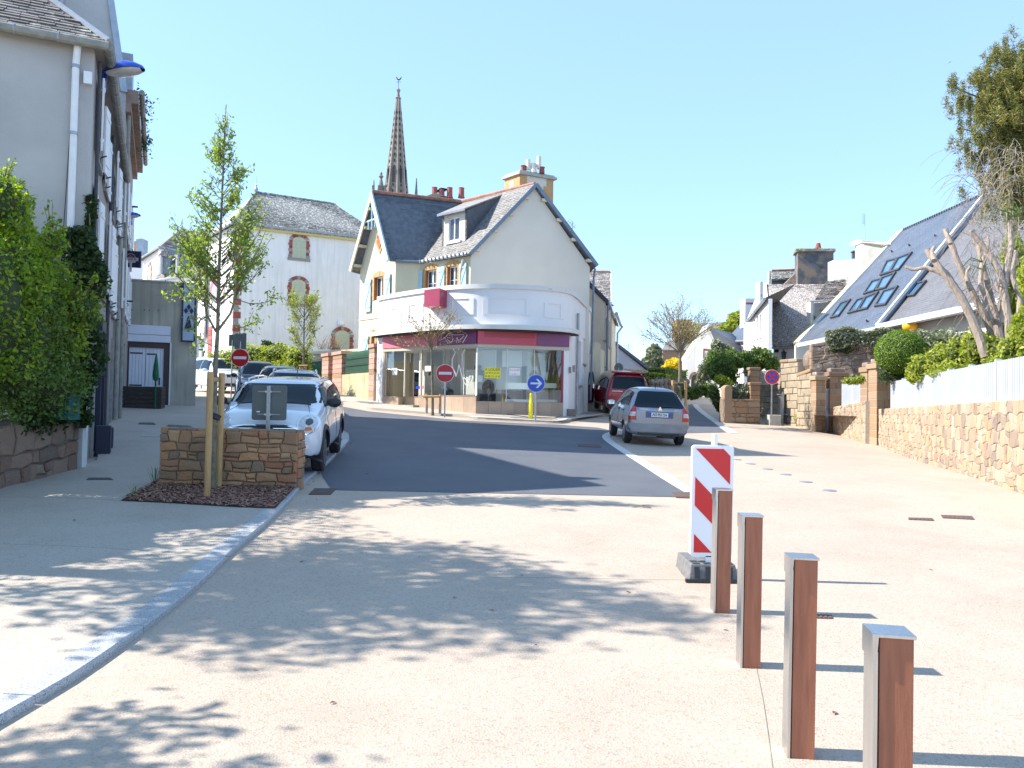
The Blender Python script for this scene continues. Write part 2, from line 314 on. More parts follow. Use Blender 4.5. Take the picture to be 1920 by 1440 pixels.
# ---------------------------------------------------------------- building blocks
class MB:
 """collects vertices and faces of ONE mesh"""
 def __init__(s): s.v = []; s.f = []
 def add(s, vs, fs):
  n = len(s.v); s.v += [V(p) for p in vs]; s.f += [tuple(i+n for i in f) for f in fs]; return s
 def quad(s, a, b, c, d): return s.add([a, b, c, d], [(0, 1, 2, 3)])
 def poly(s, pts): return s.add(pts, [tuple(range(len(pts)))])
 def box(s, c, size, ax=None, ay=None, az=None):
  """centre, full sizes, optional axes"""
  ax = V(ax) if ax else V((1, 0, 0)); ay = V(ay) if ay else V((0, 1, 0)); az = V(az) if az else V((0, 0, 1))
  c = V(c); a, b, d = ax.normalized()*size[0]/2, ay.normalized()*size[1]/2, az.normalized()*size[2]/2
  vs = [c-a-b-d, c+a-b-d, c+a+b-d, c-a+b-d, c-a-b+d, c+a-b+d, c+a+b+d, c-a+b+d]
  return s.add(vs, [(3, 2, 1, 0), (4, 5, 6, 7), (0, 1, 5, 4), (1, 2, 6, 5), (2, 3, 7, 6), (3, 0, 4, 7)])
 def prism(s, pts, off):
  """polygon extruded by the vector off"""
  n = len(pts); pts = [V(p) for p in pts]; off = V(off)
  return s.add(pts + [p+off for p in pts], [tuple(range(n))[::-1], tuple(range(n, 2*n))] + [(i, (i+1) % n, (i+1) % n+n, i+n) for i in range(n)])
 def tube(s, pts, rad, n=8, caps=True):
  pts = [V(p) for p in pts]
  if not isinstance(rad, (list, tuple)): rad = [rad]*len(pts)
  base = len(s.v); prev = None
  for i, p in enumerate(pts):
   t = (pts[min(i+1, len(pts)-1)] - pts[max(i-1, 0)]).normalized()
   if prev is None:
    a = t.orthogonal().normalized()
   else:
    a = (prev - t*prev.dot(t)); a = a.normalized() if a.length > 1e-6 else t.orthogonal().normalized()
   prev = a; b = t.cross(a)
   for k in range(n):
    w = 2*math.pi*k/n; s.v.append(p + (a*math.cos(w)+b*math.sin(w))*rad[i])
  for i in range(len(pts)-1):
   for k in range(n):
    q = base+i*n; s.f.append((q+k, q+(k+1) % n, q+n+(k+1) % n, q+n+k))
  if caps:
   s.f.append(tuple(base+k for k in range(n))[::-1]); q = base+(len(pts)-1)*n; s.f.append(tuple(q+k for k in range(n)))
  return s
 def lathe(s, prof, c, axis=(0, 0, 1), n=16):
  """prof = [(radius, height)]"""
  c = V(c); z = V(axis).normalized(); x = z.orthogonal().normalized(); y = z.cross(x); b = len(s.v)
  for r, h in prof:
   for k in range(n):
    w = 2*math.pi*k/n; s.v.append(c+z*h+(x*math.cos(w)+y*math.sin(w))*max(r, 1e-4))
  for i in range(len(prof)-1):
   for k in range(n):
    q = b+i*n; s.f.append((q+k, q+(k+1) % n, q+n+(k+1) % n, q+n+k))
  s.f.append(tuple(b+k for k in range(n))[::-1]); q = b+(len(prof)-1)*n; s.f.append(tuple(q+k for k in range(n)))
  return s
 def ball(s, c, r, n=12, m=8, sc=(1, 1, 1)):
  prof = []
  c = V(c); b = len(s.v)
  for i in range(m+1):
   th = math.pi*i/m
   for k in range(n):
    w = 2*math.pi*k/n
    s.v.append(c+V((math.sin(th)*math.cos(w)*r*sc[0], math.sin(th)*math.sin(w)*r*sc[1], math.cos(th)*r*sc[2])))
  for i in range(m):
   for k in range(n):
    q = b+i*n; s.f.append((q+k, q+n+k, q+n+(k+1) % n, q+(k+1) % n))
  return s
 def build(s, name, m, parent=None, origin=None, smooth=False, bevel=0, fixn=True):
  o = s._mk(name, m, parent, origin, smooth, fixn)
  if bevel:
   md = o.modifiers.new('bevel', 'BEVEL'); md.width = bevel; md.segments = 2; md.limit_method = 'ANGLE'
  return o
 def _mk(s, name, m, parent, origin, smooth, fixn):
  if parent is not None: off = wl(parent)
  elif origin is not None: off = V(origin)
  else:
   xs = [p.x for p in s.v]; ys = [p.y for p in s.v]; off = V(((min(xs)+max(xs))/2, (min(ys)+max(ys))/2, min(p.z for p in s.v)))
  me = bpy.data.meshes.new(name); me.from_pydata([p-off for p in s.v], [], s.f); me.update()
  if fixn:
   bm = bmesh.new(); bm.from_mesh(me); bmesh.ops.recalc_face_normals(bm, faces=bm.faces); bm.to_mesh(me); bm.free()
  if smooth:
   me.polygons.foreach_set('use_smooth', [True]*len(me.polygons))
   if smooth != 'all': me.set_sharp_from_angle(angle=R(35 if smooth is True else smooth))
  me.materials.append(MT[m] if isinstance(m, str) else m)
  o = bpy.data.objects.new(name, me); COL.objects.link(o)
  if parent is not None: o.parent = parent; WL[o.name] = off
  else: o.location = off; WL[o.name] = off
  return o
WL = {}
def wl(o): return WL[o.name]
def thing(name, label, cat, loc, group=None):
 o = bpy.data.objects.new(name, None); COL.objects.link(o); o.location = V(loc); WL[o.name] = V(loc); o.empty_display_size = .2
 o['label'] = label; o['category'] = cat
 if group: o['group'] = group
 return o
def tag(o, label, cat=None, group=None, kind=None):
 if label: o['label'] = label
 if cat: o['category'] = cat
 if group: o['group'] = group
 if kind: o['kind'] = kind
 return o
def struct(o): o['kind'] = 'structure'; return o
def stuff(o): o['kind'] = 'stuff'; return o
def npmesh(name, verts, faces, m, parent=None, origin=(0, 0, 0), smooth=False):
 """verts (N,3) array, faces (K,n) array with constant n"""
 off = wl(parent) if parent is not None else V(origin)
 verts = np.asarray(verts, dtype=np.float32) - np.array(off[:], dtype=np.float32)
 faces = np.asarray(faces, dtype=np.int32); K, n = faces.shape
 me = bpy.data.meshes.new(name); me.vertices.add(len(verts)); me.vertices.foreach_set('co', verts.ravel())
 me.loops.add(K*n); me.loops.foreach_set('vertex_index', faces.ravel())
 me.polygons.add(K); me.polygons.foreach_set('loop_start', np.arange(0, K*n, n, dtype=np.int32))
 if smooth: me.polygons.foreach_set('use_smooth', np.ones(K, dtype=bool))
 me.update(calc_edges=True); me.validate()
 me.materials.append(MT[m] if isinstance(m, str) else m)
 o = bpy.data.objects.new(name, me); COL.objects.link(o); WL[o.name] = V(off)
 if parent is not None: o.parent = parent
 else: o.location = off
 return o
def leaves(name, C, size, m, parent=None, N=None, up=.25, aspect=.5, jitter=.35, origin=(0, 0, 0), fold=.25):
 """each centre of C gets a folded diamond leaf (two triangles)"""
 C = np.asarray(C, dtype=float); n = len(C)
 a = rng.normal(size=(n, 3)); a[:, 2] += up
 if N is not None: a = a*.6+np.asarray(N)*.9
 a /= np.linalg.norm(a, axis=1)[:, None]
 t = rng.normal(size=(n, 3)); t -= a*(t*a).sum(1)[:, None]; t /= np.linalg.norm(t, axis=1)[:, None]
 b = np.cross(a, t); s = size*(1+jitter*rng.uniform(-1, 1, n))[:, None]
 v = np.stack([C-t*s*.5, C+b*s*aspect*.5+a*s*fold*.3, C+t*s*.5, C-b*s*aspect*.5+a*s*fold*.3], 1).reshape(-1, 3)
 i = np.arange(n)[:, None]*4
 f = np.concatenate([i+np.array([[0, 1, 2, 3]])])
 return npmesh(name, v, f, m, parent, origin)
class Fr:
 """a vertical wall plane through ground points a (left in the picture) and b (right): u along, v up from z0, w out towards the viewer"""
 def __init__(s, a, b, z0=None):
  s.a = V((a[0], a[1], 0)); d = V((b[0]-a[0], b[1]-a[1], 0)); s.L = d.length; s.d = d.normalized()
  s.z0 = z0 if z0 is not None else min(gz(a[0], a[1]), gz(b[0], b[1])); s.n = V((s.d.y, -s.d.x, 0))
 def p(s, u, v, w=0): return s.a+s.d*u+V((0, 0, s.z0+v))+s.n*w
 def uv(s, px, py):
  d = ray(px, py); o = V((0, 0, CAMZ)); t = (s.a-o).dot(s.n)/d.dot(s.n); q = o+d*t
  return (q-s.a).dot(s.d), q.z-s.z0
 def rect(s, px0, py0, px1, py1):
  ym = (py0+py1)/2; xm = (px0+px1)/2
  u0 = s.uv(px0, ym)[0]; u1 = s.uv(px1, ym)[0]; v1 = s.uv(xm, py0)[1]; v0 = s.uv(xm, py1)[1]
  return min(u0, u1), v0, max(u0, u1), v1
 def slab(s, mb, u0, v0, u1, v1, w0, w1):
  return mb.box(s.p((u0+u1)/2, (v0+v1)/2, (w0+w1)/2), (abs(u1-u0), abs(w1-w0), abs(v1-v0)), s.d, s.n, (0, 0, 1))
 def wall(s, mb, u0, v0, u1, v1, holes=(), t=.3, w=0):
  """wall slab with rectangular openings and their reveals"""
  us = sorted({u0, u1, *[x for h in holes for x in (h[0], h[2])]}); vs = sorted({v0, v1, *[x for h in holes for x in (h[1], h[3])]})
  inside = lambda u, v: any(h[0] < u < h[2] and h[1] < v < h[3] for h in holes)
  for i in range(len(us)-1):
   for j in range(len(vs)-1):
    if not inside((us[i]+us[i+1])/2, (vs[j]+vs[j+1])/2):
     for ww in (w, w-t):
      mb.quad(s.p(us[i], vs[j], ww), s.p(us[i+1], vs[j], ww), s.p(us[i+1], vs[j+1], ww), s.p(us[i], vs[j+1], ww))
  for h in list(holes)+[(u0, v0, u1, v1)]:
   c = [(h[0], h[1]), (h[2], h[1]), (h[2], h[3]), (h[0], h[3])]
   for k in range(4):
    a, b = c[k], c[(k+1) % 4]; mb.quad(s.p(*a, w), s.p(*b, w), s.p(*b, w-t), s.p(*a, w-t))
  return mb
def window(fr, r, parent, depth=.12, frame='window_white', pane='pane_dark', bars=(1, 0), fw=.05, name='window', sill=None):
 """a window of frame and panes set in an opening r of a wall frame"""
 u0, v0, u1, v1 = r; mb = MB(); w = -depth
 for a in ((u0, v0, u0+fw, v1), (u1-fw, v0, u1, v1), (u0+fw, v0, u1-fw, v0+fw), (u0+fw, v1-fw, u1-fw, v1)): fr.slab(mb, *a, w-.05, w)
 for k in range(bars[0]):
  c = u0+(u1-u0)*(k+1)/(bars[0]+1); fr.slab(mb, c-fw*.6, v0+fw, c+fw*.6, v1-fw, w-.045, w+.004)
 for k in range(bars[1]):
  c = v0+(v1-v0)*(k+1)/(bars[1]+1); fr.slab(mb, u0+fw, c-fw*.25, u1-fw, c+fw*.25, w-.04, w-.003)
 o = mb.build(name, frame, parent)
 fr.slab(MB(), u0+fw, v0+fw, u1-fw, v1-fw, w-.03, w-.02).build('pane', pane, o)
 if sill: fr.slab(MB(), u0-.06, v0-.07, u1+.06, v0-.002, -.1, .06).build('sill', sill, o)
 return o
def shutter(fr, r, parent, m, w0=.012, name='shutter', rails=True, slats=0):
 u0, v0, u1, v1 = r; mb = MB(); fr.slab(mb, u0, v0, u1, v1, w0, w0+.03)
 if rails:
  h = v1-v0
  for k in (.14, .86): fr.slab(mb, u0+.02, v0+h*k-.035, u1-.02, v0+h*k+.035, w0+.03, w0+.05)
  a = fr.p(u0+.04, v0+h*.17, w0+.04); b = fr.p(u1-.04, v0+h*.83, w0+.04); ax = (b-a).normalized()
  mb.box((a+b)/2, ((b-a).length, .02, .06), ax, fr.n, ax.cross(fr.n))
 for k in range(slats):
  c = v0+.06+(v1-v0-.12)*(k+.5)/slats; fr.slab(mb, u0+.05, c-.008, u1-.05, c+.012, w0+.03, w0+.042)
 return mb.build(name, m, parent)
def text_mesh(txt, size, m, name, fr_o, ax, ay, depth=.004, parent=None, align='CENTER', bold=False, sx=1.0):
 """letters as thin solid mesh: fr_o = centre point, ax/ay = right/up directions"""
 c = bpy.data.curves.new('txt', 'FONT'); c.body = txt; c.size = size; c.extrude = depth/2; c.align_x = align; c.align_y = 'CENTER'
 if bold: c.offset = size*.02
 o = bpy.data.objects.new('tmp', c); COL.objects.link(o)
 me = bpy.data.meshes.new_from_object(o); bpy.data.objects.remove(o)
 ax = V(ax).normalized(); ay = V(ay).normalized(); az = ax.cross(ay)
 mb = MB(); mb.v = [V(fr_o)+ax*v.co.x*sx+ay*v.co.y+az*v.co.z for v in me.vertices]; mb.f = [tuple(p.vertices) for p in me.polygons]
 bpy.data.meshes.remove(me)
 return mb.build(name, m, parent, fixn=False)
def clip_poly(poly, a, b, c):
 """keep the part of a 2D polygon where a*x+b*y <= c"""
 out = []; n = len(poly)
 for i in range(n):
  p, q = poly[i], poly[(i+1) % n]; dp = a*p[0]+b*p[1]-c; dq = a*q[0]+b*q[1]-c
  if dp <= 0: out.append(p)
  if dp*dq < 0:
   t = dp/(dp-dq); out.append((p[0]+(q[0]-p[0])*t, p[1]+(q[1]-p[1])*t))
 return out
def inset2(poly, d):
 xs = [p[0] for p in poly]; ys = [p[1] for p in poly]; cx, cy = (min(xs)+max(xs))/2, (min(ys)+max(ys))/2
 kx = max(.25, 1-d/max(1e-4, (max(xs)-min(xs))/2)); ky = max(.25, 1-d/max(1e-4, (max(ys)-min(ys))/2))
 return [(cx+(x-cx)*kx, cy+(y-cy)*ky) for x, y in poly]
def rubble(u0, v0, u1, v1, sw, sh, rnd, wk=.085):
 """irregular courses of stone cells: returns 2D polygons"""
 cells = []; v = v0
 rows = []
 while v < v1-.02:
  h = sh*rnd.uniform(.65, 1.35)
  if v+h > v1-sh*.4: h = v1-v
  rows.append((v, v+h)); v += h
 for a, b in rows:
  u = u0-rnd.uniform(0, sw*.5)*0
  while u < u1-.01:
   w = sw*rnd.uniform(.5, 1.6)
   if u+w > u1-sw*.35: w = u1-u
   if rnd.random() < .3 and (b-a) > sh*.8:
    k = rnd.uniform(.35, .65); m = a+(b-a)*k
    cells.append([(u, a), (u+w, a), (u+w, m), (u, m)]); cells.append([(u, m), (u+w, m), (u+w, b), (u, b)])
   else: cells.append([(u, a), (u+w, a), (u+w, b), (u, b)])
   u += w
 out = []
 def wob(p):
  x, y = p; k = sw*wk
  if abs(x-u0) < .01 or abs(x-u1) < .01: kx = 0
  else: kx = k
  return (x+kx*math.sin(x*13.1+y*17.3+1.7), y+(0 if abs(y-v0) < .01 or abs(y-v1) < .01 else k*.7)*math.sin(x*11.7+y*9.1))
 for c in cells:
  c2 = []
  for i in range(len(c)):
   p, q = c[i], c[(i+1) % len(c)]; c2.append(wob(p)); c2.append(wob(((p[0]*.5+q[0]*.5), (p[1]*.5+q[1]*.5))))
  out.append(c2)
 return out
def stone_mesh(mb, fr, poly, w, depth, rnd, gap=.012, curve=None):
 """one stone: outline, bulging inset face"""
 pf = curve or fr.p
 o = inset2(poly, gap); i1 = inset2(poly, gap+.014); n = len(o); k = rnd.uniform(.5, 1.3)*depth
 tx, ty = rnd.uniform(-.35, .35), rnd.uniform(-.35, .35); cx = sum(p[0] for p in poly)/n; cy = sum(p[1] for p in poly)/n
 vs = [pf(x, y, w-.02) for x, y in o]+[pf(x, y, w+k*.55) for x, y in o]
 vs += [pf(x, y, w+k*(1+tx*(x-cx)*2+ty*(y-cy)*2)+rnd.uniform(-.004, .004)) for x, y in i1]+[pf(cx, cy, w+k*1.12)]
 fs = []
 for a in range(n):
  b = (a+1) % n; fs += [(a, b, b+n, a+n), (a+n, b+n, b+2*n, a+2*n), (a+2*n, b+2*n, 3*n)]
 mb.add(vs, fs); return mb
def slates(A, B, C, D, sw, sh, rnd, thick=.012, jit=.15, skip=None, clip=None):
 """staggered slates on the roof quad A,B (eave) C,D (ridge); clip=(s,t)->bool; yields MB per slate"""
 A, B, C, D = map(V, (A, B, C, D)); W = ((B-A).length+(C-D).length)/2; H = ((D-A).length+(C-B).length)/2
 nu = max(1, int(W/sw)); nv = max(1, int(H/sh)); nrm = (B-A).cross(D-A).normalized()
 if nrm.z < 0: nrm = -nrm
 pt = lambda s, t: A.lerp(B, s).lerp(D.lerp(C, s), t)
 for j in range(nv):
  off = .5*(j % 2)+rnd.uniform(-.1, .1)
  i = -1
  us = -off/nu
  while us < 1:
   w = (1+rnd.uniform(-jit, jit))/nu; a, b = max(0, us), min(1, us+w); us += w
   if b-a < .15/nu: continue
   t0, t1 = j/nv, min(1, (j+1.25)/nv)
   if clip and not clip((a+b)/2, (j+.5)/nv): continue
   g = .004/W; h1 = thick*rnd.uniform(.8, 1.6); dj = rnd.uniform(-.1, .1)*jit/nv*2
   t0 = max(0, t0+dj)
   p0, p1, p2, p3 = pt(a+g, t0), pt(b-g, t0), pt(b-g, t1), pt(a+g, t1)
   top = [p0+nrm*(h1*2), p1+nrm*(h1*2*rnd.uniform(.9, 1.1)), p2+nrm*.004, p3+nrm*.004]; low = [p0+nrm*h1*.9, p1+nrm*h1*.9]
   yield (top+low, [(0, 1, 2, 3), (4, 5, 1, 0), (5, 2, 1), (4, 0, 3)])
def ridge(a, b, m, parent, r=.09, step=.33, name='ridge_tile', joined=False):
 a, b = V(a), V(b); L = (b-a).length; n = max(1, int(L/step)); d = (b-a)/n; mb = MB()
 for i in range(n):
  p = a+d*i; q = a+d*(i+1.08); mb.tube([p, q], [r*1.12, r*.92], 8)
 return mb.build(name, m, parent)
# ---------------------------------------------------------------- ground sheets
def axis_nodes(lo, hi, fine_lo, fine_hi, step, grow=1.25):
 a = []; x = fine_lo
 while x <= fine_hi+1e-6: a.append(x); x += step
 s = step
 while a[-1] < hi: s *= grow; a.append(min(hi, a[-1]+s))
 s = step
 while a[0] > lo: s *= grow; a.insert(0, max(lo, a[0]-s))
 return a
def sheet(name, m, xs, ys, lift=0, zf=gz):
 nx, ny = len(xs), len(ys); v = [(x, y, zf(x, y)+lift) for y in ys for x in xs]
 f = [(j*nx+i, j*nx+i+1, (j+1)*nx+i+1, (j+1)*nx+i) for j in range(ny-1) for i in range(nx-1)]
 return struct(npmesh(name, v, f, m, smooth=True))
sheet('ground', 'aggregate', axis_nodes(-900, 900, -16, 18, .5), axis_nodes(-60, 2500, -2, 60, .5))
def resample(pts, n):
 pts = [V((p[0], p[1])) for p in pts]; d = [0]
 for i in range(1, len(pts)): d.append(d[-1]+(pts[i]-pts[i-1]).length)
 out = []
 for k in range(n):
  t = d[-1]*k/(n-1); i = max(0, min(len(pts)-2, next((i for i in range(len(d)-1) if d[i+1] >= t), len(d)-2)))
  q = (t-d[i])/max(1e-9, d[i+1]-d[i]); out.append(pts[i].lerp(pts[i+1], q))
 return out
def smooth_line(pts, n):
 """Catmull-Rom through 2D points"""
 P_ = [V((p[0], p[1])) for p in pts]; P_ = [P_[0]*2-P_[1]]+P_+[P_[-1]*2-P_[-2]]; out = []
 for i in range(1, len(P_)-2):
  for k in range(8):
   t = k/8; a, b, c, d = P_[i-1:i+3]
   out.append(.5*((2*b)+(c-a)*t+(2*a-5*b+4*c-d)*t*t+(3*b-a-3*c+d)*t*t*t))
 out.append(P_[-2]); return resample(out, n)
def ribbon(name, m, left, right, n, k, lift, side=0):
 """sheet on the ground between two lines"""
 A = resample(left, n); B = resample(right, n); v = []; f = []
 for i in range(n):
  for j in range(k+1):
   q = A[i].lerp(B[i], j/k); v.append((q.x, q.y, gz(q.x, q.y)+lift))
 for i in range(n-1):
  for j in range(k): f.append((i*(k+1)+j, i*(k+1)+j+1, (i+1)*(k+1)+j+1, (i+1)*(k+1)+j))
 mb = MB().add(v, f)
 if side:
  for j in (0, k):
   for i in range(n-1):
    a, b = v[i*(k+1)+j], v[(i+1)*(k+1)+j]; mb.quad(a, b, V(b)-V((0, 0, side)), V(a)-V((0, 0, side)))
 o = mb.build(name, m, origin=(0, 0, 0)); return o
g2 = lambda px, py: (lambda q: (q.x, q.y))(G(px, py))
kerb_px = [(-260, 1560), (-120, 1440), (0, 1360), (120, 1290), (220, 1222), (310, 1155), (380, 1095), (440, 1036), (500, 985), (540, 945), (575, 905), (604, 880), (622, 862), (643, 840), (654, 826), (650, 815), (632, 806)]
kpts = [g2(*p) for p in kerb_px]
kpts += [(kpts[-1][0]-1.1, kpts[-1][1]+2.0), (kpts[-1][0]-2.8, kpts[-1][1]+6.5), (kpts[-1][0]-4.2, kpts[-1][1]+11), (-10.2, 33)]
kerb = smooth_line(kpts, 110)
def offset_line(line, d):
 out = []
 for i, p in enumerate(line):
  t = (line[min(i+1, len(line)-1)]-line[max(0, i-1)]).normalized(); out.append(p+V((-t.y, t.x))*d)
 return out
KW, KH = .19, .05
kin = offset_line(kerb, KW)
wall_line = [(-9, -6), (-8, 2), (-7.6, 8), (-7.1, 11), (-7.2, 13.5), (-9, 17), (-11, 21.5), (-13.6, 27), (-14.5, 33)]
pv = ribbon('pavement', 'pavement', wall_line, kin, 150, 14, KH-.004, .12); struct(pv)
kb = thing('kerb', 'curved kerb of pale granite stones along the left pavement', 'kerb', (0, 0, 0)); kb['kind'] = 'structure'
tot = 0; seg = []; acc = 0; start = 0
for i in range(1, len(kerb)):
 acc += (kerb[i]-kerb[i-1]).length
 if acc > .95 or i == len(kerb)-1: seg.append((start, i)); start = i; acc = 0
for a, b in seg:
 mb = MB(); top = []; n = b-a+1
 for i in range(a, b+1):
  s = .004 if i == a else (-.004 if i == b else 0); t = (kerb[min(i+1, len(kerb)-1)]-kerb[max(0, i-1)]).normalized()*s
  o, q = kerb[i]+t, kin[i]+t; nrm = (q-o).normalized()
  z = gz(o.x, o.y)
  prof = [(o, -.1), (o+nrm*.0, KH-.012), (o+nrm*.012, KH), (q-nrm*.002, KH), (q-nrm*.002, -.1)]
  mb.v += [V((p.x, p.y, z+h)) for p, h in prof]
 for i in range(n-1):
  for k in range(4): mb.f.append((i*5+k, i*5+k+1, (i+1)*5+k+1, (i+1)*5+k))
 mb.f.append((0, 1, 2, 3, 4)); mb.f.append(tuple((n-1)*5+k for k in range(5))[::-1])
 mb.build('kerb_stone', 'granite', kb)
nearL = V(g2(622, 919)); nearR = V(g2(1300, 933))
la = [g2(622, 919), g2(604, 893), g2(606, 879), g2(624, 862), g2(645, 840), g2(656, 826), g2(654, 812), g2(636, 803)]
la += [(kpts[17][0]+.05, kpts[17][1]), (kpts[18][0]+.05, kpts[18][1]), (kpts[19][0]+.05, kpts[19][1]), (-9.9, 33), (-13.5, 45), (-17, 60), (-20, 80)]
ra = [g2(1300, 933), g2(1245, 900), g2(1190, 864), g2(1150, 838), g2(1130, 822), g2(1134, 814), g2(1150, 808)]
ra2 = [g2(1150, 808), (3.0, 26.5), (1.9, 26.9)]
fa = [g2(1060, 797), g2(1030, 796), g2(900, 792), g2(800, 782), g2(700, 773), g2(640, 762)]
fa2 = [(-8.2, 40), (-11, 50), (-14, 62), (-16, 80)]
mainL = la; mainR = ra+ra2+fa+fa2
as_o = ribbon('road', 'asphalt', mainL, mainR, 240, 40, .006); struct(as_o)
bl = [(2.6, 25.2), (4.2, 27.5), (6.0, 31), (8.2, 38), (9.4, 46), (10, 56)]
br = [g2(1150, 808), g2(1180, 808), g2(1340, 809)]
bl2 = [g2(1290, 757+3), g2(1292, 775), g2(1230, 790), g2(1150, 803), g2(1148, 808)][::-1]
br2 = [g2(1190, 812), g2(1260, 813), g2(1362, 811), g2(1335, 790), g2(1306, 768), g2(1297, 758)]
struct(ribbon('road', 'asphalt', bl2, br2, 50, 10, .0055))
def strip(name, m, line, w, lift, n=80, thick=.0):
 L_ = smooth_line(line, n); return struct(ribbon(name, m, L_, offset_line(L_, w), n, 1, lift, .01))
MT['border'] = mat('pale_border', (.58, .57, .54), (.52, .51, .49), 12, .8, bump=.1)
strip('road_border', 'border', [g2(1318, 942), g2(1300, 933), g2(1245, 900), g2(1190, 864), g2(1150, 838), g2(1130, 822), g2(1133, 814), g2(1150, 809)], -.22, .011)
strip('road_border', 'border', [g2(1368, 812), g2(1335, 790), g2(1306, 768), g2(1298, 758)], -.3, .011, 30)
spv = ribbon('pavement', 'pavement', [(-9.4, 36), (-8.0, 34.4), g2(690, 768), g2(800, 777), g2(900, 786), g2(960, 789), g2(1040, 793), g2(1066, 791), g2(1085, 785)],
    [(-7.5, 40), (-6.6, 36), (-6.2, 34.6), (-3, 33), (-1, 32), (1, 31.5), (3, 32), (4, 33), (5, 36)], 60, 6, .09, .12); struct(spv)
strip('kerb_edge', 'border', [g2(880, 786.5), g2(900, 788), g2(960, 791), g2(1030, 794.5), g2(1056, 793.5), g2(1066, 790)], .18, .115, 40)
gp = [G(935, 779), G(990, 787.5), G(1040, 789), G(1052, 784), G(1000, 779)]
mb = MB(); mb.poly([p+V((0, 0, .118)) for p in gp]); gb = struct(mb.build('planting_gravel', 'gravel', fixn=True))
def joint(pts, lift, w=.0045):
 L_ = [V(p) for p in pts]; strip('joint', 'joint', [(p.x, p.y) for p in L_], w, lift-.008, 30)
joint([g2(-60, 1027), g2(150, 1034), g2(330, 1046), g2(432, 1052)], KH+.006)
joint([g2(-60, 938), g2(100, 940), g2(228, 945)], KH+.006)
joint([g2(1362, 1150), g2(1400, 1200), g2(1425, 1290), g2(1447, 1440), g2(1452, 1500)], .0115)
joint([g2(1320, 945), g2(1335, 1000), g2(1352, 1090), g2(1362, 1150)], .0115)
joint([g2(900, 1082), g2(1100, 1085), g2(1290, 1088)], .0105, .005)
bed = [G(226, 946), G(300, 905), G(440, 898), G(560, 903), G(556, 918), G(540, 935), G(516, 961), G(420, 957), G(330, 951)]
mb = MB(); top = [p+V((0, 0, KH+.004)) for p in bed]; c = sum(top, V())/len(top)+V((0, 0, .02))
mb.add(top+[c], [(i, (i+1) % len(top), len(top)) for i in range(len(top))]); struct(mb.build('mulch_bed', 'mulch_soil'))
def in_poly(x, y, poly):
 r = False; n = len(poly)
 for i in range(n):
  a, b = poly[i], poly[(i+1) % n]
  if (a.y > y) != (b.y > y) and x < (b.x-a.x)*(y-a.y)/(b.y-a.y)+a.x: r = not r
 return r
xs = [p.x for p in bed]; ys = [p.y for p in bed]; vs = []; fs = []; k = 0
rn = random.Random(3)
while k < 5200:
 x = rn.uniform(min(xs), max(xs)); y = rn.uniform(min(ys), max(ys))
 if not in_poly(x, y, bed): continue
 dmin = min((V((x, y))-V((p.x, p.y))).length for p in bed)
 z = gz(x, y)+KH+.012+.02*rn.random(); a = rn.uniform(0, 6.28); l = rn.uniform(.012, .04); w = rn.uniform(.006, .014); t = rn.uniform(-.5, .5)
 d = V((math.cos(a), math.sin(a), t)).normalized(); e = V((-math.sin(a), math.cos(a), rn.uniform(-.4, .4))).normalized(); n_ = d.cross(e)*.004; b = V((x, y, z)); q = len(vs)
 vs += [b-d*l-e*w, b+d*l-e*w*.7, b+d*l*.9+e*w, b-d*l*.8+e*w, b+n_*2]; fs += [(q, q+1, q+4), (q+1, q+2, q+4), (q+2, q+3, q+4), (q+3, q, q+4)]; k += 1
stuff(npmesh('bark_mulch', vs, fs, 'mulch'))['label'] = 'brown bark mulch in the planting bed'
def grass_tuft(pos, label, n=26, h=.3, m='leaf_green', group=None):
 mb = MB(); r_ = random.Random(int(pos.x*100))
 for _ in range(n):
  a = r_.uniform(0, 6.28); l = h*r_.uniform(.5, 1.1); lean = r_.uniform(.15, .7); b = pos+V((math.cos(a), math.sin(a), 0))*r_.uniform(0, .04)
  d = V((math.cos(a), math.sin(a), 0)); e = V((-d.y, d.x, 0))*.004
  p1 = b+d*l*lean*.4+V((0, 0, l*.6)); p2 = b+d*l*lean+V((0, 0, l*.9*(1-lean*.4)))
  mb.add([b-e, b+e, p1+e*.8, p1-e*.8, p2], [(0, 1, 2, 3), (3, 2, 4)])
 return tag(mb.build('grass_tuft', m, origin=pos), label, 'grass', group)
grass_tuft(G(290, 912)+V((0, 0, .05)), 'wispy grass tuft at the left end of the planter wall', 22, .34)
grass_tuft(G(250, 938)+V((0, 0, .05)), 'thin grass blades at the left tip of the mulch bed', 10, .2)
grass_tuft(G(508, 925)+V((0, 0, .05)), 'small green weed in the mulch before the planter wall', 22, .08)
grass_tuft(G(425, 921)+V((0, 0, .05)), 'tiny green weed beside the wooden tree stakes', 16, .06)
def flat_patch(name, quad_px, m, label, cat, lift=.01, bars=0, group=None, thick=.012, rim=True):
 q = [G(*p)+V((0, 0, lift)) for p in quad_px]; c = sum(q, V())/4
 t = thing(name, label, cat, c, group)
 MB().prism([p-V((0, 0, .01)) for p in q], (0, 0, .012)).build('frame', m, t)
 if bars:
  mb = MB()
  for i in range(bars):
   s = (i+.5)/bars; a = q[0].lerp(q[1], s); b = q[3].lerp(q[2], s); a2 = a.lerp(b, .1); b2 = a.lerp(b, .9); w = (q[1]-q[0])*(.28/bars)
   mb.prism([a2-w, a2+w, b2+w, b2-w], (0, 0, .006))
  stuff(mb.build('grate_bar', 'kerb_seam', t))
 return t
flat_patch('drain_grate', [(579, 928), (620, 928), (630, 917), (590, 917)], 'grate_rust', 'rusty drain grate at the left kerb by the planter wall', 'drain grate', .012, 7)
flat_patch('drain_grate', [(1268, 934), (1298, 935), (1296, 924), (1260, 924)], 'grate_rust', 'rusty drain grate at the right corner of the asphalt', 'drain grate', .012, 7)
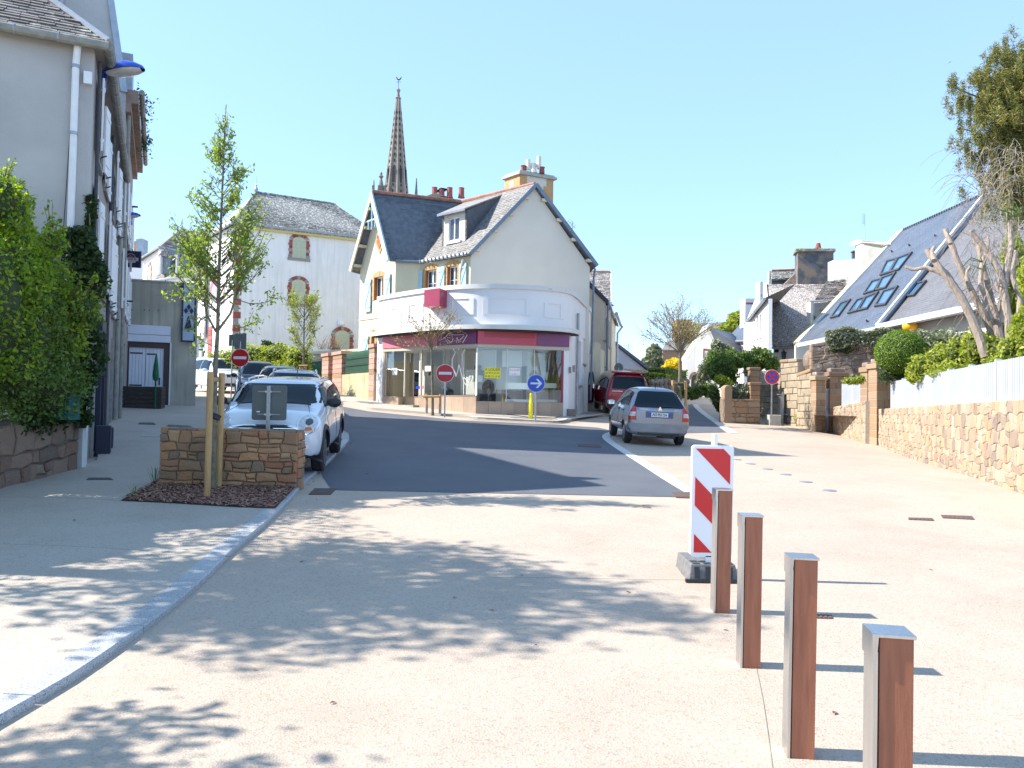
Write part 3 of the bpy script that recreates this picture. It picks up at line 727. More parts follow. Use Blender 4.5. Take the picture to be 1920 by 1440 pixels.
flat_patch('drain_grate', [(1704, 975), (1752, 977), (1748, 972), (1703, 971)], 'grate_rust', 'thin brown grate on the pale paving, nearer the road', 'drain grate', .004, 6)
flat_patch('drain_grate', [(1768, 972), (1828, 975), (1822, 968), (1764, 966)], 'grate_rust', 'brown grate on the pale paving, nearer the stone wall', 'drain grate', .004, 7)
flat_patch('access_cover', [(1526, 1160), (1562, 1161), (1560, 1154), (1527, 1153)], 'grate_rust', 'small orange brown cover set in the paving behind the bollards', 'cover', .004, 4)
flat_patch('access_cover', [(262, 823), (306, 823), (304, 809), (268, 810)], 'concrete_light', 'square concrete access cover on the left pavement', 'cover', KH+.002)
flat_patch('wall_drain', [(162, 906), (212, 906), (206, 902), (166, 902)], 'iron', 'narrow dark drain slot in the pavement by the old wall', 'drain', KH+.002)
flat_patch('wall_drain', [(258, 799), (292, 800), (288, 796), (262, 796)], 'iron', 'short dark drain slot below the wooden planter box', 'drain', KH+.002)
flat_patch('wall_drain', [(312, 803), (362, 806), (356, 802), (316, 800)], 'iron', 'dark drain slot left behind the planter wall', 'drain', KH+.002)
flat_patch('drain_grate', [(1084, 838), (1128, 840), (1124, 834), (1082, 833)], 'grate_rust', 'reddish grate in the asphalt before the grey hatchback', 'drain grate', .012, 7)
studs = [(1407, 870), (1439, 880), (1473, 890), (1511, 904), (1555, 920), (1610, 760+50+90), (1381, 862)]
stp = None
for i, (x, y) in enumerate([(1381, 862), (1407, 870), (1439, 880), (1473, 890), (1511, 904), (1555, 920)]):
 p = G(x, y)
 mb = MB().lathe([(.105, 0), (.105, .008), (.09, .013), (.001, .013)], (0, 0, 0), n=20)
 if stp is None: stp = mb.build('paving_stud', 'galv', origin=(0, 0, 0)); o = stp
 else: o = stp.copy(); COL.objects.link(o)
 o.location = p; tag(o, ['steel stud in the paving, farthest of the row from the wall', 'steel stud in the paving, second from the far end of the row', 'steel stud in the paving, third from the far end of the row', 'steel stud in the paving, fourth from the far end of the row', 'steel stud in the paving, next to last towards the wall', 'steel stud in the paving, nearest one of the row'][i], 'paving stud', 'round steel studs marking the paved edge')
mb = MB(); rn = random.Random(5)
for i in range(70):
 if i < 46: x, y = g2(*[(1290/2.57, 1000), (500+rn.uniform(-8, 14), 990+rn.uniform(-10, 25)), (470+rn.uniform(-8, 14), 1030+rn.uniform(-20, 20)), (540, 945)][i % 3+0]) if 0 else (lambda k: (k.x+rn.uniform(.01, .1), k.y))(kerb[30+int(rn.uniform(0, 28))])
 else: x, y = rn.uniform(-5, 6), rn.uniform(2.6, 14)
 onp = i >= 46 and x < -3.2
 z = gz(x, y)+(KH if onp else 0)+.006; a = rn.uniform(0, 6.28); l = rn.uniform(.012, .03); d = V((math.cos(a), math.sin(a), .1)); e = V((-d.y, d.x, .2)); b = V((x, y, z))
 mb.add([b-d*l, b+e*l*.5, b+d*l, b-e*l*.5+V((0, 0, .01))], [(0, 1, 2), (0, 2, 3)])
lt = stuff(mb.build('fallen_leaf_litter', MT['mulch'])); lt['label'] = 'dry brown leaves and scraps along the kerb'
tw = G(1184, 951); tag(MB().tube([tw, tw+V((.12, -.03, .02)), tw+V((.24, -.1, .012))], .008, 5).tube([tw+V((.12, -.03, .02)), tw+V((.17, .02, .03))], .005, 4).build('twig', 'bark_grey'), 'dark broken twig lying on the paving near the asphalt', 'twig')
# ---------------------------------------------------------------- bollards
def bollard():
 t = thing('bollard', 'x', 'bollard', (0, 0, 0), 'timber and steel bollards along the paved edge')
 w, d, h = .112, .1, .95
 MB().box((.006, -.003, h/2-.006), (w-.006, d, h-.012)).build('timber_post', 'bollard_wood', t, bevel=.003)
 mb = MB().box((-w/2-.007+.003, -.0, h/2-.03), (.014, d+.02, h-.06)).build('side_plate', 'steel', t, bevel=.002)
 mb = MB(); mb.prism([(-w/2-.016, -d/2-.014, h-.09), (-w/2-.016, -d/2-.014, h), (w/2+.008, -d/2-.014, h), (w/2+.008, -d/2-.014, h-.012), (-w/2+.004, -d/2-.014, h-.012), (-w/2-.002, -d/2-.014, h-.09)], (0, d+.028, 0))
 mb.build('cap', 'steel', t, bevel=.002)
 return t
def copy_tree(o, parent=None):
 c = o.copy(); COL.objects.link(c); c.parent = parent
 for ch in list(o.children): copy_tree(ch, c)
 return c
bproto = bollard()
blabels = ['nearest timber bollard, cut off by the lower edge of the photo', 'tall looking timber bollard second from the camera', 'timber bollard third from the camera, left of the orange cover', 'farthest timber bollard, standing before the striped barrier board']
bpx = [(1668, 0, 2.62), (1498, 1413, 0), (1404, 1247, 0), (1351, 1146, 0)]
for i, (x, y, D) in enumerate(bpx):
 o = bproto if i == 0 else copy_tree(bproto)
 p = G(x, y) if y else GD(x, D)
 o.location = p-V((0, 0, .005)); o.rotation_euler.z = R([-10, -8, -3.5, -1.5][i]); o.rotation_euler.y = R([.3, .6, .4, .7][i]); o['label'] = blabels[i]
# ---------------------------------------------------------------- striped barrier board on its rubber foot
p = G(1332, 1086); D = p.y; s = FPX/D
t = thing('barrier_board', 'red and white striped barrier board on a slotted plastic foot', 'barrier', p)
def L3(x, y, z): return p+V((x, y, z))
mb = MB(); hw, hh = .215, .2
fx0, fx1, fy0, fy1 = -.22, .22, -.12, .5
mb.prism([L3(fx0, fy0, .0), L3(fx0+.025, fy0+.03, .15), L3(fx1-.025, fy0+.03, .15), L3(fx1, fy0, 0)], (0, .55, 0))
foot = mb.build('foot', 'barrier_base', t, bevel=.008)
for i in range(4):
 x = fx0+.075+i*.097; a = (L3(x, fy0-.004, .03), L3(x+.0, fy0+.022, .135)); MB().prism([L3(x-.022, fy0+.001, .03), L3(x-.022, fy0+.022, .128), L3(x+.022, fy0+.022, .128), L3(x+.022, fy0+.001, .03)], (0, -.006, 0)).build('slot', 'black_plastic', foot)
for i in range(4):
 for j in range(2):
  x = fx0+.075+i*.097; y = fy0+.06+j*.09; MB().box(L3(x, y, .151), (.06, .05, .006)).build('slot', 'black_plastic', foot)
MB().box(L3(0, -.12, .012), (.5, .04, .025)).build('foot_edge', 'black_plastic', t)
bx0, bx1, bz0, bz1 = -.185, .19, .19, 1.19; y0 = -.0
tilt = .011
def B(x, z, y=0): return L3(x+(z-.2)*tilt, y0+y, z)
mb = MB().prism([B(bx0, bz0+.03), B(bx0+.03, bz0), B(bx1-.03, bz0), B(bx1, bz0+.03), B(bx1, bz1-.02), B(bx1-.02, bz1), B(bx0+.02, bz1), B(bx0, bz1-.02)], (0, .05, 0))
board = mb.build('board', 'sign_white', t, bevel=.006)
ix0, ix1, iz0, iz1 = bx0+.032, bx1-.032, bz0+.045, bz1-.03
per = .507
k_ = 1.02                               # stripes fall from upper left to lower right
for i in range(-3, 4):
 top = iz1+per*.5-per*i                 # band of red between top and top - per/2, measured at the left edge
 poly = [(ix0, iz0), (ix1, iz0), (ix1, iz1), (ix0, iz1)]
 poly = clip_poly(poly, k_, 1, top+k_*ix0)
 if len(poly) > 2: poly = clip_poly(poly, -k_, -1, -(top-per*.5+k_*ix0))
 if len(poly) > 2: MB().prism([B(x, z, -.001) for x, z in poly], (0, -.003, 0)).build('red_stripe', 'sign_red', board)
MB().tube([B(.02, bz1-.03, .03), B(.02, bz1+.1, .03)], .028, 12).build('peg', 'sign_white', t)
MB().box(B(0, .175, .02), (.09, .04, .06)).build('stem', 'sign_white', t)
# ---------------------------------------------------------------- planter wall of small stones
A = G(298, 914); Bp = G(557, 921); A.z += KH; rnd = random.Random(11)
pf = Fr(A, Bp, z0=min(A.z, Bp.z)+.0)
hgt = pf.uv(430, 808)[1]; Lw = pf.L
pw = thing('planter_wall', 'low drystone planter wall before the white car', 'wall', A)
mb = MB(); pf.slab(mb, .02, -.1, Lw-.02, hgt-.03, -.26, -.0); mb.build('core', 'mortar_dark', pw)
for c in rubble(0, 0, Lw, hgt, .21, .125, rnd):
 mb = MB(); stone_mesh(mb, pf, c, 0, .035, rnd, gap=.007); mb.build('stone', 'stone_planter', pw)
ef = Fr(pf.p(Lw, 0, 0), pf.p(Lw, 0, -.28), z0=pf.z0)
for c in rubble(0, 0, .28, hgt, .14, .125, rnd):
 mb = MB(); stone_mesh(mb, ef, c, 0, .02, rnd, gap=.007); mb.build('stone', 'stone_planter', pw)
u = 0
while u < Lw-.02:
 w = rnd.uniform(.12, .3); w = min(w, Lw-u)
 mb = MB(); mb.box(pf.p(u+w/2, hgt+.0+rnd.uniform(-.008, .01), -.13), (w-.012, .29, .05), pf.d, pf.n); mb.build('stone', 'stone_planter', pw, bevel=.01); u += w
def stakes(pA, pB, h, r, label, m='stake_wood', bar=True, extra=None):
 t = thing('tree_stake', label, 'tree stakes', pA)
 MB().tube([pA-V((0, 0, .05)), pA+V((0, 0, h-.01)), pA+V((0, 0, h))], [r, r, r*.85], 14).build('stake', m, t, smooth=True)
 MB().tube([pB-V((0, 0, .05)), pB+V((0, 0, h-.04)), pB+V((0, 0, h-.03))], [r, r, r*.85], 14).build('stake', m, t, smooth=True)
 if bar:
  a = pA+V((0, 0, h-r*2.8)); b = pB+V((0, 0, h-r*2.9)); d = (b-a).normalized(); off = d.cross(V((0, 0, 1)))
  off = off if off.y < 0 else -off
  MB().tube([a+off*r*.2-d*r*.5, b+off*r*1.6+d*r*1.6], r*.85, 14).build('crossbar', m, t, smooth=True)
 return t
sA = G(388, 940); sA.z += KH; sB = G(410, 921); sB.z += KH
stakes(sA, sB, P(388, 697, sA.y).z-sA.z, .042, 'pair of round pine stakes tied to the young tree by the planter wall')
MB_t = tag(MB().tube([sA.lerp(sB, .5)+V((0, 0, 1.0)), sA.lerp(sB, .5)+V((0.02, 0.02, 1.06))], .06, 12).build('tree_tie', 'rubber'), 'black rubber strap tying the young tree to its stakes', 'tie')
# ---------------------------------------------------------------- road signs
def round_sign(base, h, rad, kind, label, post='galv', face=None, tiltx=0):
 t = thing('road_sign', label, 'road sign', base)
 MB().tube([base-V((0, 0, .05)), base+V((0, 0, h+rad*.5))], .03, 10).build('post', post, t, smooth=True)
 c = base+V((tiltx, -.05, h)); ax, ay = V((1, 0, 0)), V((0, 0, 1))
 pl = MB().lathe([(rad, -.02), (rad, 0), (rad*.93, .0005)], c, (0, -1, 0), 36).build('sign_plate', 'sign_white', t)
 def disc(r0, z0, m, nm): MB().lathe([(r0, 0), (r0, .003)], c-V((0, z0, 0)), (0, -1, 0), 36).build(nm, m, pl)
 if kind == 'noentry':
  disc(rad*.95, .002, 'sign_red', 'red_disc'); MB().box(c-V((0, .008, 0)), (rad*1.42, .004, rad*.3)).build('white_bar', 'sign_white', pl)
 elif kind == 'arrow':
  disc(rad*.95, .002, 'sign_blue', 'blue_disc'); y = -.008
  q = lambda x, z: c+V((x*rad, y, z*rad))
  MB().prism([q(-.62, -.1), q(-.62, .1), q(.45, .1), q(.45, -.1)], (0, -.003, 0)).build('arrow', 'sign_white', pl)
  MB().prism([q(.68, 0), q(.22, .5), q(-.03, .5), q(.42, 0), q(-.03, -.5), q(.22, -.5)], (0, -.0035, 0)).build('arrow', 'sign_white', pl)
 elif kind == 'nostop':
  disc(rad*.95, .002, 'sign_red', 'red_disc'); disc(rad*.7, .005, 'sign_blue', 'blue_disc')
  for a in (45, -45):
   d = V((math.cos(R(a)), 0, math.sin(R(a)))); MB().box(c-V((0, .0095+.001*(a > 0), 0)), (rad*1.45, .003, rad*.22), d, (0, 1, 0), V((-d.z, 0, d.x))).build('red_bar', 'sign_red', pl)
 elif kind == 'back': pass
 return t
b = GD(835, 28.6); b.z = P(835, 780, 28.6).z
def sign_at(px, pyc, pyb, diam_px, real, kind, label, **k):
 D = FPX*real/diam_px; c = P(px, pyc, D); bz = P(px, pyb, D).z if pyb else gz(c.x, c.y); base = V((c.x, c.y, bz)); return round_sign(base, c.z-bz, real/2, kind, label, **k)
sign_at(835, 700, 780, 34, .63, 'noentry', 'no entry sign on the shop corner beside the staked tree')
sign_at(451, 671, 0, 34, .63, 'noentry', 'no entry sign behind the parked white car, left')
sign_at(1005, 719, 789, 33.5, .62, 'arrow', 'blue keep right arrow sign beside the yellow post')
sign_at(1447, 707, 790, 28, .6, 'nostop', 'no stopping sign by the stone garden wall')
b = P(995, 788, 28.3); t = tag(MB().lathe([(.1, 0), (.1, .05), (.085, .08), (.07, .6), (.045, .78), (.05, .8), (.05, .93), (.04, 1.0), (.001, 1.0)], b, n=8).build('flexible_bollard', 'sign_yellow', origin=b), 'yellow tapering marker post at the foot of the arrow sign', 'marker post')
bs = G(497, 905); bs.y += .12; bs.z = gz(bs.x, bs.y)+KH
Ds = bs.y; t = thing('road_sign', 'back of a dark square sign on a steel post behind the planter wall', 'road sign', bs)
zt = P(497, 722, Ds).z; zb = P(497, 788, Ds).z; hwid = (535-470)/2/FPX*Ds; cx = P(503, 750, Ds).x
zb -= 0
def rr(cx, cz, w, h, r, y, n=5):
 o = []
 for sx, sz, a0 in ((1, 1, 0), (-1, 1, 90), (-1, -1, 180), (1, -1, 270)):
  for k in range(n+1):
   a = R(a0+90*k/n); o.append(V((cx+sx*(w-r)+r*math.cos(a), y, cz+sz*(h-r)+r*math.sin(a))))
 return o
MB().prism(rr(cx, (zt+zb)/2, hwid, (zt-zb)/2, .04, Ds+.05), (0, .02, 0)).build('sign_plate', 'sign_back', t)
MB().prism([V((cx-.03, Ds, bs.z)), V((cx+.03, Ds, bs.z)), V((cx+.03, Ds, zt-.01)), V((cx-.03, Ds, zt-.01))], (0, .04, 0)).build('post', 'galv', t, bevel=.004)
for z in (zt-.1, zb+.09):
 MB().box(V((cx, Ds+.042, z)), (hwid*1.3, .012, .012)).build('rail', 'galv', t)
 for sx in (-1, 1): MB().box(V((cx+sx*.04, Ds+.02, z)), (.025, .05, .028)).build('clamp', 'steel', t)
MB().box(V((cx-hwid*.62, Ds+.046, zb+.13)), (.05, .006, .02)).build('sticker', 'sign_white', t)
for px, py, w, h, D, lab in ((451, 640, 22, 30, 33, 'dark blue grey sign plate above the hedge, backside showing'), (436, 638, 14, 22, 33.5, 'small dark blue sign plate left of the larger grey one')):
 c = P(px, py, D); g_ = V((c.x, c.y, gz(c.x, c.y))); t = thing('road_sign', lab, 'road sign', g_)
 MB().box(c, (w/FPX*D, .03, h/FPX*D)).build('sign_plate', 'sign_back', t, bevel=.01); MB().tube([g_, c], .03, 8).build('post', 'galv', t)
c = P(1160, 689, 42); g_ = V((c.x, c.y, gz(c.x, c.y))); t = thing('road_sign', 'grey back of a round sign far down the right lane', 'road sign', g_)
MB().lathe([(.24, 0), (.24, .02)], c, (0, -1, 0), 24).build('sign_plate', 'sign_back', t); MB().tube([g_, c], .03, 8).build('post', 'galv', t)
# ================================================================ buildings
def hitplane(px, py, p0, n):
 d = ray(px, py); o = V((0, 0, CAMZ)); t = (V(p0)-o).dot(n)/d.dot(n); return o+d*t
def solid(name, m, pts_faces, parent, thick=None, **k):
 mb = MB()
 for f in pts_faces: mb.poly([V(p) for p in f])
 return mb.build(name, m, parent, **k)
def roof_slab(name, m, quad, parent, t=.12):
 q = [V(p) for p in quad]; n = (q[1]-q[0]).cross(q[3 if len(q) > 3 else 2]-q[0]).normalized(); n = n if n.z > 0 else -n
 return MB().prism(q, -n*t).build(name, m, parent)
def slate_cover(quad, sw, sh, m, parent, rnd, thick=.012, jit=.15, clip=None, individual=0):
 """quad = eave left, eave right, ridge right, ridge left"""
 allm = MB(); k = 0
 for vs, fs in slates(*quad, sw, sh, rnd, thick, jit, clip=clip):
  if k < individual: MB().add(vs, fs).build('slate', m, parent)
  else: allm.add(vs, fs)
  k += 1
 if allm.v: stuff(allm.build('slates', m, parent))
def gutter(a, b, m, parent, r=.06, name='gutter'): return MB().tube([a, b], r, 8).build(name, m, parent, smooth=True)
# ---------------------------------------------------------------- left corner house
K = G(152, 882); K.z = gz(K.x, K.y)
fd = V((-.416, .909, 0)); pd = V((.909, .416, 0))
hA = thing('corner_house', 'grey rendered house at the left edge with a slate roof and white downpipe', 'house', K)
ff = Fr(K-pd*5, K, z0=K.z-.1); fs_ = Fr(K, K+fd*8.4, z0=K.z-.1)
ez = P(177, 92, K.y).z; evA = ez-ff.z0
mb = MB(); ff.wall(mb, 0, 0, 5, evA); w_ = mb.build('front_wall', 'grey_render', hA)
uA = lambda px: fs_.uv(px, 600)[0]
holesA = []
for u in (1.35, 3.5, 5.6, 7.4):
 for v0, h in ((3.35, 1.6), (5.5, 1.25)): holesA.append((u-.45, v0, u+.45, v0+h))
holesA += [(2.6, .0, 3.5, 2.6), (4.4, .9, 5.5, 2.4), (6.3, 0, 7.2, 2.4)]
mb = MB(); fs_.wall(mb, 0.002, 0, 8.4, evA, holesA); mb.build('street_wall', 'facade_old', hA)
for i, h in enumerate(holesA):
 if i < 8:
  window(fs_, h, hA, bars=(1, 2), sill='quoin_grey')
  for s in (0, 1):      # open shutters folded back, standing a little off the wall
   u0 = h[0]-.47 if s == 0 else h[2]+.02
   a = fs_.p(u0, (h[1]+h[3])/2, .05+.05*(i % 3)); sg = 1 if s else -1
   dd = (fs_.d*math.cos(R(6))+fs_.n*math.sin(R(6))*sg).normalized()
   mb = MB().box(a+fs_.d*.22, (.45, .035, h[3]-h[1]), dd, dd.cross(V((0, 0, 1))), (0, 0, 1))
   for k in (.15, .85): mb.box(a+fs_.d*.22+V((0, 0, (k-.5)*(h[3]-h[1]))), (.4, .06, .06), dd, dd.cross(V((0, 0, 1))), (0, 0, 1))
   mb.build('shutter', 'white_paint', hA)
   MB().tube([a+fs_.d*.22+V((0, 0, -(h[3]-h[1])/2-.06)), a+fs_.d*.22+fs_.n*.09+V((0, 0, -(h[3]-h[1])/2-.02))], .014, 5).build('shutter_catch', 'iron', hA)
 elif i == 9: window(fs_, h, hA, bars=(1, 1))
 else:
  mb = MB(); fs_.slab(mb, *h, -.2, -.14); mb.build('door', 'navy' if i == 8 else 'facade_old', hA)
mb = MB(); fs_.slab(mb, 2.45, 0, 2.6, 2.85, 0, .1); fs_.slab(mb, 3.5, 0, 3.65, 2.85, 0, .1); fs_.slab(mb, 2.6, 2.6, 3.5, 2.85, 0, .1); mb.build('door_surround', 'navy', hA)
mb = MB(); fs_.slab(mb, .01, 0, .42, 2.75, .004, .05); mb.build('painted_pilaster', 'white_paint', hA)
for x0, x1 in ((1.5, 1.68), (3.95, 4.1), (7.5, 7.65)): mb = MB(); fs_.slab(mb, x0, 0, x1, 2.8, .004, .06); mb.build('wall_pilaster', 'quoin_grey', hA)
for u, r, m, w, nm in ((.25, .03, 'iron', .07, 'cable'), (4.3, .04, 'iron', .08, 'downpipe'), (8.2, .05, 'old_gutter', .1, 'downpipe')):
 MB().tube([fs_.p(u, .1 if u > 1 else 3.0, w), fs_.p(u, evA-.1, w)], r, 8).build(nm, m, hA)
du = ff.uv(141, 300)[0]; du2 = ff.uv(128, 480)[0]; dc = (du+du2)/2
dp = MB().tube([ff.p(dc+.02, evA-.04, .1), ff.p(dc, evA-.35, .085), ff.p(dc, .1, .085)], .055, 10).build('downpipe', 'white_paint', hA, smooth=True)
for v in (evA-.4, evA-1.5, evA-3.2, evA-5): MB().lathe([(.066, 0), (.066, .05)], ff.p(dc, v, .085), n=12).build('bracket', 'zinc', dp)
MB().tube([ff.p(4.62, 3.3, .02), ff.p(4.7, evA-1.0, .02)], .006, 5).build('wire', 'iron', hA)
mb = MB(); ff.slab(mb, 4.86, evA-.62, 4.98, evA-.42, .0, .09); mb.build('junction_box', 'white_paint', hA)
E0, E1, E2 = ff.p(0, evA, .22), ff.p(5, evA, .22)+pd*.22, fs_.p(8.4, evA, .22)
for a, b in ((E0, E1), (E1, E2)):
 MB().tube([a+V((0, 0, .0)), b], .075, 10).build('gutter', 'old_gutter', hA, smooth=True)
 d_ = (b-a).normalized()
 mb = MB()
 for k in range(int((b-a).length/.6)): p = a+d_*(.3+.6*k); mb.tube([p-d_*.012, p+d_*.012], .082, 10)
 mb.build('gutter_strap', 'zinc', hA)
mb = MB(); mb.quad(E0, E1, E1-(ff.n+fs_.n)*.24, E0-ff.n*.24); mb.quad(E1, E2, E2-fs_.n*.24, E1-(ff.n+fs_.n)*.24); mb.build('soffit', 'facade_old', hA)
apex = K-pd*3.6+fd*3.6; apex.z = ez+3.75; ap2 = K-pd*3.6+fd*8.4; ap2.z = apex.z
apL = apex.copy(); E0l = E0.copy()
up = V((0, 0, .06))
Lf = E0-pd*1.5
hipq = [Lf+up, E1+up, apex, apex-pd*4+fd*0]
roof_slab('roof_slope', 'slate_left', [Lf+up, E1+up, apex+V((0, 0, 0)), apex-pd*3.6], hA, .1)
roof_slab('roof_slope', 'slate_left', [E1+up, E2+up, ap2, apex], hA, .1)
A_, B_ = Lf+up, E1+up; Hh = (apex-(K-pd*3.6+V((0, 0, 0)))).z
foot = E1-pd*(E1-apex).dot(pd); foot.z = E1.z+.06
slope = apex-foot; Lw_ = (B_-A_).length; hipu = (foot-A_).length/Lw_
q = (A_, B_, B_+slope, A_+slope); lim = .5
slate_cover((A_, B_, B_+slope*lim, A_+slope*lim), .24, .115, 'slate_left', hA, random.Random(2), .011, .25, clip=lambda s, t: s < 1-(1-hipu)*t*lim-.01 and s > .28, individual=300)
MB().tube([E1+up*1.5, E1+(apex-E1)*.98+up], .05, 6).build('hip_flashing', 'zinc', hA)
ridge(apex, ap2, 'redtile', hA)
K2 = K+fd*8.4; K2.z = gz(K2.x, K2.y)
hB = thing('town_house', 'tall old town house with brown cornice behind the grey corner house', 'house', K2)
fB = Fr(K2, K2+fd*7.0, z0=K2.z-.2); gB = Fr(K2-pd*5, K2+pd*.12, z0=K2.z-.2)
cz = P(213, 165, K2.y).z; evB = cz-fB.z0
holesB = [(u-.45, v, u+.45, v+1.6) for u in (1.1, 3.0, 4.9, 6.3) for v in (3.2, 5.5)]+[(1.2, .2, 2.3, 2.5), (3.6, .2, 4.8, 2.5)]
mb = MB(); fB.wall(mb, 0, 0, 7, evB, holesB, w=.12); mb.build('street_wall', 'facade_old', hB)
for h in holesB:
 window(fB, h, hB, bars=(1, 2), depth=.05)
 if h[1] > 3:
  for u0 in (h[0]-.47, h[2]+.02):
   mb = MB(); fB.slab(mb, u0, h[1], u0+.45, h[3], .16, .2); fB.slab(mb, u0+.03, h[1]+.2, u0+.42, h[1]+.28, .2, .23); mb.build('shutter', 'white_paint', hB)
mb = MB(); fB.slab(mb, 0, evB-.35, 7, evB, .1, .42); fB.slab(mb, 0, evB-.6, 7, evB-.35, .1, .26); mb.build('cornice', mat('brown_cornice', (.2, .13, .1), (.27, .19, .15), 4, .85, bump=.3), hB)
MB().tube([fB.p(0, evB-.02, .5), fB.p(7, evB-.02, .5)], .07, 8).build('gutter', 'old_gutter', hB)
MB().tube([fB.p(.3, .1, .2), fB.p(.3, evB-.5, .2)], .05, 8).build('downpipe', 'old_gutter', hB)
topz = evB+6.6
mb = MB(); gp_ = [gB.p(0, 0, 0), gB.p(5.12, 0, 0), gB.p(5.12, evB+.1, 0), gB.p(4.05, topz, 0), gB.p(0, topz, 0)]; mb.prism(gp_, fd*.3); mb.build('gable_wall', 'grey_render', hB)
mb = MB(); a, b = gB.p(5.16, evB-.1, .06), gB.p(4.09, topz, .06); n_ = (b-a).normalized(); mb.prism([a, b, b-pd*.16, a-pd*.16], fd*.5); mb.build('verge_flashing', 'zinc', hB)
roof_slab('mansard_roof', 'slate', [gB.p(5.12, evB+.05, -.3), gB.p(5.12, evB+.05, -.3)+fd*6.7, gB.p(4.05, topz, -.3)+fd*6.7, gB.p(4.05, topz, -.3)], hB)
MB().box(fB.p(2.2, evB+1.0, -.25), (1.0, .9, 1.3), fB.d, fB.n).build('dormer', 'zinc', hB)
mb = MB(); gB.slab(mb, 3.55, evB+.4, 3.62, topz, 0, .08); mb.build('cable_duct', 'grey_render', hB)
c = fB.p(2.0, evB+.3, .5); C = c+V((0, 0, 0)); pts = np.array(c[:])+rng.normal(size=(260, 3))*[.12, .25, .22]
tag(leaves('wall_plant', pts, .09, 'leaf_dark', origin=c), 'dark plant rooted on the old brown cornice, upper clump', 'plant', kind='stuff')
c = fB.p(4.2, evB-.1, .5); pts = np.array(c[:])+rng.normal(size=(320, 3))*[.1, .16, .2]
tag(leaves('wall_plant', pts, .09, 'leaf_dark', origin=c), 'dark bushy tuft hanging from the old cornice, lower clump', 'plant', kind='stuff')
# ---------------------------------------------------------------- concrete annex with garage doors
a = P(221, 745, 26.4); b = P(366, 747, 27.3)
an = thing('concrete_annex', 'raw grey concrete garage with white double doors', 'garage', (b.x, b.y, gz(b.x, b.y)))
fa_ = Fr(a, b, z0=gz(b.x, b.y)-.25); tv = fa_.uv(300, 529)[1]
rd = fa_.rect(231, 641, 317, 762); rd = (rd[0], 0.0, rd[2], rd[3])
mb = MB(); fa_.wall(mb, 0, 0, fa_.L, tv, [rd], t=.25); mb.build('front_wall', 'concrete', an)
MB().prism([fa_.p(0, 0, -.26), fa_.p(fa_.L, 0, -.26), fa_.p(fa_.L, tv-.05, -.26), fa_.p(0, tv-.05, -.26)], fd*6).build('rear_block', 'concrete', an)
mb = MB(); fa_.slab(mb, -.0, tv, fa_.L+.03, tv+.05, -.3, .04); mb.build('coping', 'concrete_light', an)
r1 = fa_.rect(228, 610, 320, 627); r2 = fa_.rect(228, 628, 320, 641)
for r_ in (r1, r2): mb = MB(); fa_.slab(mb, *r_, .01, .06); mb.build('lintel_board', 'door_white', an)
fr_ = MB(); fa_.slab(fr_, rd[0], 0, rd[0]+.16, rd[3], -.1, .0); fa_.slab(fr_, rd[2]-.18, 0, rd[2], rd[3], -.1, .0); fa_.slab(fr_, rd[0]+.16, rd[3]-.2, rd[2]-.18, rd[3], -.1, 0); fr_.build('door_frame', 'red_brown_frame', an)
mid = fa_.uv(272, 700)[0]
for i, (x0, x1) in enumerate(((rd[0]+.16, mid-.006), (mid+.006, rd[2]-.18))):
 mb = MB(); n = 5
 for k in range(n): fa_.slab(mb, x0+(x1-x0)*k/n+.004, 0.05, x0+(x1-x0)*(k+1)/n-.004, rd[3]-.2, -.1, -.06)
 d_ = mb.build('door', 'door_white', an)
 for v in ((rd[3]-.42, .95) if i == 0 else (rd[3]-.44,)):
  mb = MB(); fa_.slab(mb, x0+.03, v, x0+(.42 if i == 0 else .3), v+.05, -.06, -.045); mb.build('hinge', 'iron', d_)
mb = MB(); fa_.slab(mb, rd[2]-.33, 1.0, rd[2]-.28, 1.25, -.06, -.02); mb.build('door_handle', 'iron', an)
for s0, s1 in ((fa_.uv(317.5, 700)[0], fa_.uv(320, 700)[0]), (fa_.uv(228.5, 700)[0], fa_.uv(230.6, 700)[0])):
 mb = MB(); fa_.slab(mb, s0, 0, s1, rd[3], .01, .05); mb.build('door_trim', 'white_paint', an)
mb = MB(); r_ = fa_.rect(214, 626, 221, 752); fa_.slab(mb, r_[0], 0, r_[2], r_[3], .1, .2); mb.build('white_board', 'door_white', an)
for px, py in ((247, 581), (271, 581), (280, 582), (297, 582)):
 mb = MB(); r_ = fa_.rect(px-1, py-1, px+1, py+1); fa_.slab(mb, *r_, -.02, .015); mb.build('tie_hole', 'iron', an)
r_ = fa_.rect(341, 532, 367, 641); cz_ = (r_[1]+r_[3])/2
sg = thing('tobacco_sign', 'tall pale blue TABAC sign with black ermine mark', 'sign', fa_.p(r_[0], r_[1], .1))
mb = MB(); fa_.slab(mb, *r_, .05, .15); mb.build('sign_frame', 'navy', sg)
MT['sign_paleblue'] = mat('sign_pale_blue', (.36, .44, .58), (.33, .41, .55), 2, .4)
mb = MB(); fa_.slab(mb, r_[0]+.05, r_[1]+.04, r_[2]-.05, r_[3]-.04, .151, .16); mb.build('sign_panel', 'sign_paleblue', sg)
su, sw_ = (r_[0]+r_[2])/2, r_[2]-r_[0]; vtop = r_[3]; H_ = r_[3]-r_[1]
text_mesh('TABAC', .16, 'navy', 'lettering', fa_.p(su, vtop-H_*.19, .163), fa_.d, (0, 0, 1), .006, sg, sx=.72)
text_mesh('PMU', .2, mat('letter_green', (.01, .2, .12), None, rough=.5), 'lettering', fa_.p(su, vtop-H_*.285, .163), fa_.d, (0, 0, 1), .006, sg, sx=.75)
def em(pts): MB().prism([fa_.p(su+x*sw_, vtop-y*H_, .161) for x, y in pts], fa_.n*.006).build('ermine_mark', 'navy', sg)
